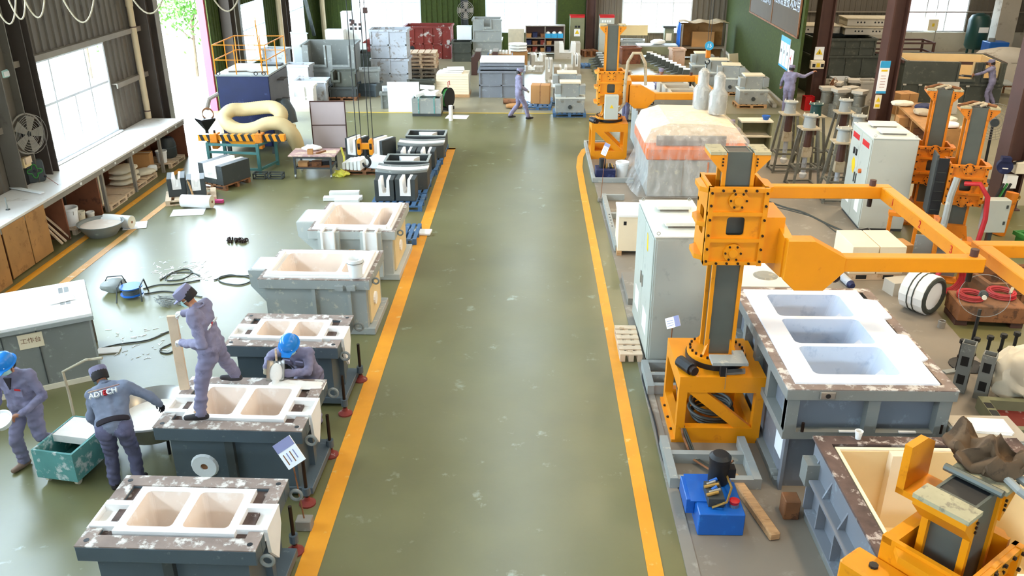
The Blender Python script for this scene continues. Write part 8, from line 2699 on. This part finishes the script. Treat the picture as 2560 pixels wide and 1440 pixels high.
MB().box(-0.06, 0.06, -0.056, -0.05, 1.25, 1.4).obj('label', 'signyellow', t)
MB().cyl((0.2, 0, 0), (0.2, 0, 1.05), 0.02, n=6).obj('cable', 'girt', t)
t = thing('steel_table', 'low rusty steel table at the far right behind the worker', 'table', (17.75, 33.9, 0), R(-12))
MB().box(-0.7, 0.8, -0.6, 0.6, 0.48, 0.52).obj('top', 'palegrey', t)
for sx in (-0.64, 0.74):
    for sy in (-0.54, 0.54):
        MB().box(sx - 0.03, sx + 0.03, sy - 0.03, sy + 0.03, 0, 0.48).obj('leg', 'dulled', t)
MB().rim((-0.68, 0.78, -0.58, 0.58), (-0.63, 0.73, -0.53, 0.53), 0.42, 0.48).obj('frame', 'dulled', t)
t = thing('round_tank_cover', 'tall pale curved sheet drum behind the worker at far right', 'drum', (19.3, 35.9, 0))
MB().lathe([(0.95, 0), (0.95, 1.05), (0.75, 1.35), (0.3, 1.5), (0, 1.52)], n=24, sx=1.5).obj('shell', 'plaster', t, smooth=True)
MB().torus((0, 0, 1.05), 0.96, 0.015, 'z', 24, 4).obj('seam', 'greywall', t)

# clutter bench behind the second column
t = thing('clutter_bench', 'low ply bench loaded with rags and bags right of the second column', 'bench', (12.2, 26.3, 0), R(-10))
MB().box(-0.55, 0.6, -2.6, 2.2, 0.72, 0.78).obj('top', 'ply', t)
for y in (-2.4, -0.2, 2.0):
    for x in (-0.48, 0.52):
        MB().box(x - 0.04, x + 0.04, y - 0.04, y + 0.04, 0, 0.72).obj('leg', 'ply', t)
MB().box(-0.5, 0.55, -2.5, 2.1, 0.25, 0.29).obj('lower_shelf', 'dulled', t)
rk = random.Random(11)
for k, (x, y, m_, l_) in enumerate(((12.0, 27.9, 'bag', 'cream rag bundle at the far end of the clutter bench'), (12.5, 27.4, 'navy', 'blue cloth bundle on the clutter bench'), (12.1, 26.6, 'tarp', 'tan sack in the middle of the clutter bench'), (12.4, 25.7, 'bag', 'pale sack near the middle of the clutter bench'), (12.1, 24.9, 'white', 'white rolled cloth near the front of the clutter bench'), (12.6, 24.4, 'tarp', 'tan sack at the near end of the clutter bench'))):
    sack(l_, (x, y, 0.782), R(40 * k), (0.32, 0.22, 0.09), m_)
for k, (x, y, m_, l_) in enumerate(((11.95, 27.2, 'cardboard', 'small carton on the lower bench shelf, far'), (12.2, 25.6, 'navy', 'dark blue crate on the lower bench shelf, middle'), (12.4, 24.6, 'navy', 'dark blue crate on the lower bench shelf, near'))):
    carton(l_, (x, y, 0.292), R(-10), 0.6, 0.5, 0.3, m_)
carton('brown carton before the lined mould, with flaps open', (13.1, 30.4, 0), R(12), 0.7, 0.6, 0.75)
o = MB().cb((0, 0, 0.55), (0.75, 0.05, 1.1), 0, R(-14)).obj('cut_board', 'plaster', loc=(14.6, 30.4, 0))
tag(o, 'pale cut-out board leaning before the lined mould', 'board')
o = MB().cb((0, 0, 0.6), (1.15, 0.04, 1.25), R(12), R(-10)).obj('ply_board', 'ply', loc=(11.55, 22.75, 0))
tag(o, 'large brown ply sheet leaning behind the worn masts', 'board')
t = thing('pedestal_fan', 'large round fan with clear guard behind the worn masts', 'fan', (11.75, 21.75, 1.65), R(-20))
for k in range(6):
    MB().torus((0, -0.02 * k, 0), 0.46 - 0.07 * k, 0.006, 'y', 30, 4).obj('guard_ring', 'greywall', t)
for a in range(0, 360, 15):
    MB().bar((0.06 * math.cos(R(a)), -0.1, 0.06 * math.sin(R(a))), (0.46 * math.cos(R(a)), 0.0, 0.46 * math.sin(R(a))), 0.004, 0.004).obj('guard_wire', 'greywall', t)
MB().cyl((0, -0.12, 0), (0, 0.2, 0), 0.1, n=14).obj('motor', 'darkgrey', t)
MB().bar((0, 0.15, 0), (0.05, 0.2, -1.64), 0.06, 0.06).obj('stand', 'black', t)
MB().box(-0.3, 0.35, 0.0, 0.5, -1.65, -1.61).obj('foot', 'black', t)
# things on the near right column
t = thing('power_reel', 'blue cable reel on a bracket at the near right brown column', 'reel', (11.0, 19.5, 1.12), R(-15))
MB().cyl((0, -0.07, 0), (0, 0.07, 0), 0.17, n=20).obj('drum', 'navy', t, smooth=True)
MB().box(-0.1, 0.1, -0.1, 0.1, 0.12, 0.22).obj('bracket', 'navy', t)
MB().bar((0.1, 0, 0.05), (0.4, 0.2, 0.1), 0.05, 0.05).obj('arm', 'black', t)
MB().box(-0.05, 0.07, -0.075, -0.07, -0.05, -0.02).obj('maker_plate', 'white', t)
t = thing('socket_box', 'cream socket box with yellow label on the near right column', 'box', (11.35, 19.55, 0.95))
MB().box(-0.1, 0.45, -0.12, 0.09, 0, 0.26).obj('case', 'bag', t, bevel=0.01)
MB().box(0.18, 0.42, -0.126, -0.12, 0.16, 0.23).obj('yellow_label', 'signyellow', t)
MB().box(-0.25, 0.0, -0.1, 0.05, -0.35, -0.05).obj('switch', 'white', t)
for k in range(3):
    o = MB().tube([(11.0 + 0.08 * k, 19.35, 0.75), (10.85 + 0.08 * k, 19.3, 0.4), (10.75 + 0.1 * k, 19.28, 0.02)], 0.03, 6).obj('hanging_hose', 'green' if k == 1 else 'rubber', smooth=True)
    tag(o, ('left black hose hanging at the near right column', 'bright green hose hanging at the near right column', 'right black hose hanging at the near right column')[k], 'hose')
t = thing('yellow_post', 'leaning yellow cylinder post at the right edge', 'post', (10.35, 17.95, 0))
MB().cyl((0, 0, 0), (0.12, 0.05, 0.95), 0.13, n=16).obj('post', 'signyellow', t, smooth=True)
t.children[0].data.materials[0] = MATS['yelworn']
MB().torus((0.2, 0.0, 0.85), 0.06, 0.02, 'y', 12, 6).obj('ring', 'brass', t)
t = thing('switch_box', 'white electrical box behind the red hose of the worn mast', 'box', (9.6, 17.0, 0.0))
MB().box(-0.2, 0.25, -0.12, 0.12, 0.42, 1.12).obj('case', 'cabinet', t, bevel=0.01)
MB().box(-0.04, 0.04, -0.05, 0.05, 0, 0.42).obj('post', 'darkgrey', t)
for z in (0.6, 0.95):
    MB().box(0.16, 0.2, -0.135, -0.12, z, z + 0.07).obj('lock', 'darkgrey', t)
steel_box('green plastic crate at the right frame edge', (10.6, 17.0, 0), R(10), 0.6, 0.45, 0.35, 'green', (), 2, 'black', waist=False, name='plastic_crate', cat='crate')
steel_box('rusty steel box with scrap at the right frame edge', (8.9, 14.7, 0), R(5), 1.3, 0.8, 0.4, 'dulled', (), 2, 'dulled', name='scrap_box')
# floor items between cabinet and basin box
t = thing('crated_parcels', 'two cream parcels side by side on a low skid', 'parcels', (6.65, 15.75, 0), R(1))
MB().box(-0.5, 0.5, -0.45, 0.45, 0, 0.14).obj('skid', 'woodlight', t)
for x in (-0.26, 0.26):
    MB().box(x - 0.25, x + 0.25, -0.47, 0.47, 0.14, 0.7).obj('parcel', 'creamlight', t, bevel=0.008)
    MB().box(x - 0.1, x + 0.1, -0.455, -0.45, 0.03, 0.11).obj('fork_hole', 'black', t)
carton('small brown carton beside the cream parcels', (7.45, 16.3, 0), R(8), 0.42, 0.4, 0.42, 'cardboard')
p = G(2090, 700)
t = thing('wrapped_tube', 'plastic-wrapped grey tube with blue tip lying on the floor', 'tube', (0, 0, 0))
a_, b_ = G(2085, 672, 0.08), G(2126, 710, 0.08)
MB().cyl(a_, b_, 0.075, n=12).obj('tube', 'rustpaint', t, smooth=True)
MB().cyl(b_, b_ + (b_ - a_).normalized() * 0.1, 0.078, 0.05, 12).obj('tip', 'navy', t, smooth=True)
t = thing('metal_carton', 'small pale metal carton with open flap on the floor', 'box', (6.95, 14.75, 0), R(14))
MB().box(-0.28, 0.2, -0.16, 0.16, 0, 0.26).obj('body', 'plaster', t, bevel=0.005)
MB().box(0.2, 0.24, -0.16, 0.16, 0, 0.42).obj('flap', 'steelgrey', t)
for k, (x, y, l_) in enumerate(((7.65, 17.1, 'far orange trestle under the ring arm'), (7.85, 15.4, 'near orange trestle with grey panel under the ring arm'))):
    t = thing('orange_trestle', l_, 'trestle', (x, y, 0), R(-18), 'orange trestles')
    MB().box(-0.15, 0.5, -0.1, 0.1, 0.72, 0.8).obj('top_bar', 'yelworn', t)
    for q in (-0.1, 0.42):
        MB().box(q - 0.035, q + 0.035, -0.06, 0.06, 0, 0.72).obj('leg', 'yelworn', t)
    if k:
        MB().box(-0.45, 0.35, 0.1, 0.14, 0.05, 0.82).obj('grey_panel', 'steelgrey', t)
    MB().box(-0.12, 0.45, -0.18, 0.18, 0, 0.03).obj('foot', 'yelworn', t)
t = thing('flat_monitor', 'dark screen in a pale frame lying by the white cabinet', 'monitor', (7.22, 17.45, 0.0), R(25))
MB().cb((0, 0, 0.16), (0.42, 0.34, 0.04), 0, R(25)).obj('frame', 'palegrey', t)
MB().cb((0, -0.012, 0.185), (0.36, 0.28, 0.01), 0, R(25)).obj('screen', 'black', t)
MB().box(-0.08, 0.08, -0.02, 0.1, 0, 0.15).obj('stand', 'palegrey', t)
t = thing('sling_roll', 'thick white roll of webbing standing on edge, bound twice', 'roll', (6.95, 13.95, 0.36), R(35))
MB().lathe([(0.16, -0.22), (0.36, -0.22), (0.36, 0.22), (0.16, 0.22)], n=16).obj('roll', 'foam', t).matrix_local = Matrix.Rotation(R(90), 4, 'X')
for y in (-0.04, 0.06):
    MB().torus((0, y, 0), 0.362, 0.012, 'y', 16, 5).obj('binding', 'cable', t)
MB().torus((0, -0.22, 0), 0.3, 0.05, 'y', 16, 6).obj('side_cushion', 'cable', t, smooth=True)
t = thing('chain_coil', 'stack of grey corrugated hose on edge behind the webbing roll', 'hose', (7.35, 14.9, 0))
for k in range(2):
    for q in range(9):
        MB().torus((0.2 * k, 0, 0.02 + 0.06 * q), 0.08, 0.02, 'z', 12, 5).obj('hose_ring', 'steel', t)
t = thing('rusty_anvil', 'rusty steel block with feet carrying two coils of red cable', 'steel block', (7.9, 13.55, 0), R(-6))
MB().box(-0.55, 0.55, -0.3, 0.35, 0.1, 0.4).obj('block', 'dulled', t, bevel=0.015)
for x in (-0.45, 0.45):
    MB().box(x - 0.1, x + 0.1, -0.25, 0.3, 0, 0.1).obj('foot', 'darkcol', t)
for k, (x, y, r0) in enumerate(((7.62, 13.6, 0.2), (8.2, 13.7, 0.22))):
    t = thing('red_cable_coil', ('left', 'right')[k] + ' coil of red cable on the rusty block', 'cable coil', (x, y, 0.405), R(20 * k), 'red cable coils')
    for q in range(6):
        MB().torus((0.015 * (q % 2), 0.01 * (q % 3), 0.02 + 0.03 * (q // 2)), r0 - 0.035 * (q % 2), 0.018, 'z', 26, 6).obj('cable_turn', 'redhose', t, smooth=True)
    MB().bar((r0 * 0.6, -0.06, 0.03), (r0 * 1.05, 0.0, 0.1), 0.05, 0.1).obj('tie', 'tarp' if k else 'cable', t)
t = thing('red_cable_coil', 'large upright coil of red hose leaning behind the rusty block', 'cable coil', (7.75, 14.6, 0.34), R(10))
for q in range(4):
    MB().torus((0, 0.03 * q, 0), 0.28 - 0.01 * q, 0.022, 'y', 28, 6).obj('hose_turn', 'redhose', t, smooth=True)
o = thing('pail', 'tiny tin can on the floor by the webbing roll', 'can', (7.05, 13.25, 0))
MB().lathe([(0, 0), (0.06, 0), (0.06, 0.13), (0.05, 0.13), (0.05, 0.02), (0, 0.02)], n=14).obj('shell', 'greywall', o, smooth=True)
MB().torus((0, 0, 0.13), 0.056, 0.006, 'z', 14, 4).obj('rim', 'steel', o)
t = thing('pedestal_fan', 'pedestal fan with thin clear guard before the rusty block', 'fan', (6.86, 11.9, 0), R(-25))
MB().cyl((0, 0, 0.05), (0, 0, 0.98), 0.025, n=8).obj('pole', 'black', t)
MB().lathe([(0.26, 0), (0.26, 0.02), (0.05, 0.05), (0, 0.05)], n=18).obj('foot', 'black', t)
MB().torus((0, -0.14, 1.26), 0.34, 0.004, 'y', 36, 4).obj('guard_ring', 'palegrey', t)
MB().lathe([(0, -0.02), (0.34, -0.02), (0.34, 0.0), (0, 0.0)], n=28).obj('guard_disc', 'pane', t).matrix_local = Matrix.Translation((0, -0.13, 1.26)) @ Matrix.Rotation(R(90), 4, 'X')
MB().cyl((0, -0.2, 1.26), (0, -0.22, 1.26), 0.035, n=12).obj('hub_cap', 'bag', t)
MB().cyl((0, -0.1, 1.26), (0, 0.1, 1.2), 0.06, n=10).obj('motor', 'darkgrey', t)
# row of upright bolts, hollow profiles, white bag, frame tray
for k in range(6):
    x, y = 6.62 + 0.24 * k, 11.72 + 0.07 * k
    t = thing('anchor_bolt', ('leftmost', 'second', 'third', 'fourth', 'fifth', 'rightmost')[k] + ' upright black anchor bolt in the row at right', 'bolt', (x, y, 0.03), 0, 'anchor bolts')
    MB().cyl((0, 0, 0), (0, 0, 0.46), 0.026, n=8).obj('shank', 'black', t)
    MB().cyl((0, 0, 0.46), (0, 0, 0.52), 0.05, n=6).obj('head', 'black', t)
    MB().cyl((0, 0, 0.22), (0, 0, 0.25), 0.04, n=8).obj('nut', 'bolt', t)
o = MB().bar((6.4, 11.66, 0.015), (8.1, 12.12, 0.015), 0.1, 0.03).obj('bolt_rail', 'palegrey')
tag(o, 'pale rail on the floor carrying the anchor bolts', 'rail')
for k, (x, y) in enumerate(((6.4, 11.15), (6.62, 10.95))):
    t = thing('hollow_profile', ('left', 'right')[k] + ' upright steel profile with square windows', 'profile', (x, y, 0), R(-35), 'upright profiles')
    MB().rim((-0.09, 0.09, -0.09, 0.09), (-0.075, 0.075, -0.075, 0.075), 0, 0.8 - 0.08 * k).obj('tube', 'steelgrey', t)
    MB().box(-0.07, 0.07, -0.07, 0.07, 0.7 - 0.08 * k, 0.74 - 0.08 * k).obj('hollow', 'black', t)
    for z in (0.15, 0.45):
        MB().box(-0.05, 0.05, -0.093, -0.088, z, z + 0.15).obj('window', 'black', t)
        MB().box(0.088, 0.093, -0.05, 0.05, z, z + 0.15).obj('window', 'black', t)
b = MB().ell((0, 0, 0.4), (0.42, 0.38, 0.42), 30, 22)
b.v = [(x + 0.09 * mnoise.noise((x * 6, y * 6, z * 6)), y + 0.09 * mnoise.noise((y * 6, z * 6, x * 6 + 3)), max(0, z + 0.1 * mnoise.noise((x * 7, y * 7, z * 4)))) for x, y, z in b.v]
o = b.obj('plastic_bag', 'bag', loc=(7.15, 10.95, 0.0), smooth=True)
tag(o, 'big crumpled white plastic bag at the right edge', 'bag')
t = thing('casting_frame', 'olive steel frame tray with square cells at the right edge', 'frame', (6.85, 10.1, 0), R(-6))
MB().rim((-0.5, 0.7, -0.35, 0.5), (-0.38, 0.58, -0.25, 0.4), 0, 0.2).obj('frame', 'olive', t)
MB().box(-0.38, 0.58, -0.25, 0.4, 0, 0.05).obj('floor', 'redrust', t)
for k in range(3):
    MB().box(-0.49, -0.39, -0.22 + 0.2 * k, -0.08 + 0.2 * k, 0.2, 0.204).obj('cell', 'black', t)

# ------------------------------------------------------------ people farther off
p = G(1297, 297)
ob, inf = person('worker in lilac overalls and cap walking across the far end of the aisle', p, R(-78),
    pose(aR=(0.1, 0.3, 0.085), tR=(0.1, 0.45, 0.04), kR=(0.1, 0.2, 0.48), kL=(-0.1, 0.0, 0.48), aL=(-0.1, -0.28, 0.11), tL=(-0.1, -0.14, 0.05),
         eR=(0.25, 0.02, 1.12), wR=(0.16, 0.24, 1.0), eL=(-0.25, 0.02, 1.12), wL=(-0.12, 0.26, 0.98)), voxel=0.024, head_pitch=R(-10), hand='glove')
p = G(1962, 268)
person('worker in lilac overalls at the green partition, arm raised to the switch box', (8.98, 30.15, 0), R(-35),
    pose(eR=(0.45, 0.1, 1.35), wR=(0.66, 0.28, 1.5), eL=(-0.3, 0.05, 1.14), wL=(-0.36, 0.18, 0.95)), voxel=0.026, mask=False)
person('worker in lilac overalls at the far right working at the lined mould', (16.75, 31.75, 0), R(62),
    pose(chest=(0, 0.08, 1.23), neck=(0, 0.12, 1.42), head=(0, 0.16, 1.54), sR=(0.185, 0.09, 1.37), sL=(-0.185, 0.09, 1.37), eR=(0.22, 0.36, 1.2), wR=(0.14, 0.6, 1.12), eL=(-0.22, 0.36, 1.2), wL=(-0.1, 0.6, 1.1), kL=(-0.12, 0.1, 0.48), aR=(0.12, -0.18, 0.09), tR=(0.12, -0.03, 0.04)), voxel=0.028, mask=False)
t = thing('angle_grinder', 'hand tool held by the worker at the lined mould', 'tool', (16.05, 32.1, 1.02), R(62))
MB().cyl((0, -0.1, 0), (0, 0.25, 0), 0.04, n=8).obj('body', 'black', t)
MB().cyl((0, 0.25, -0.02), (0, 0.25, 0.02), 0.09, n=12).obj('disc', 'steel', t)
SQ = dict(pelvis=(0, -0.1, 0.35), chest=(0, 0.05, 0.65), neck=(0, 0.12, 0.83), head=(0, 0.17, 0.95), sR=(0.185, 0.08, 0.78), sL=(-0.185, 0.08, 0.78), hR=(0.1, -0.1, 0.32), hL=(-0.1, -0.1, 0.32),
          kR=(0.14, 0.3, 0.45), kL=(-0.14, 0.3, 0.45), aR=(0.12, 0.02, 0.09), aL=(-0.12, 0.02, 0.09), tR=(0.12, 0.17, 0.04), tL=(-0.12, 0.17, 0.04), eR=(0.24, 0.3, 0.6), wR=(0.12, 0.5, 0.55), eL=(-0.24, 0.3, 0.6), wL=(-0.12, 0.5, 0.55))
person('worker in lilac cap crouching behind the film-wrapped machine', (5.85, 24.6, 0), R(150), pose(**SQ), voxel=0.026, mask=False)
person('worker in red vest and white cap between the pale tables', (3.2, 28.9, 0), R(-70), pose(), jacket='red', trousers='jeans', headgear='whitecap', voxel=0.026, mask=False)
person('worker in lilac cap crouching behind the beige trays', (5.0, 33.4, 0), R(170), pose(**SQ), voxel=0.028, mask=False)
person('worker in white cap left of the red-vested worker', (2.75, 30.4, 0), R(-95), pose(**SQ), headgear='whitecap', voxel=0.028, mask=False)
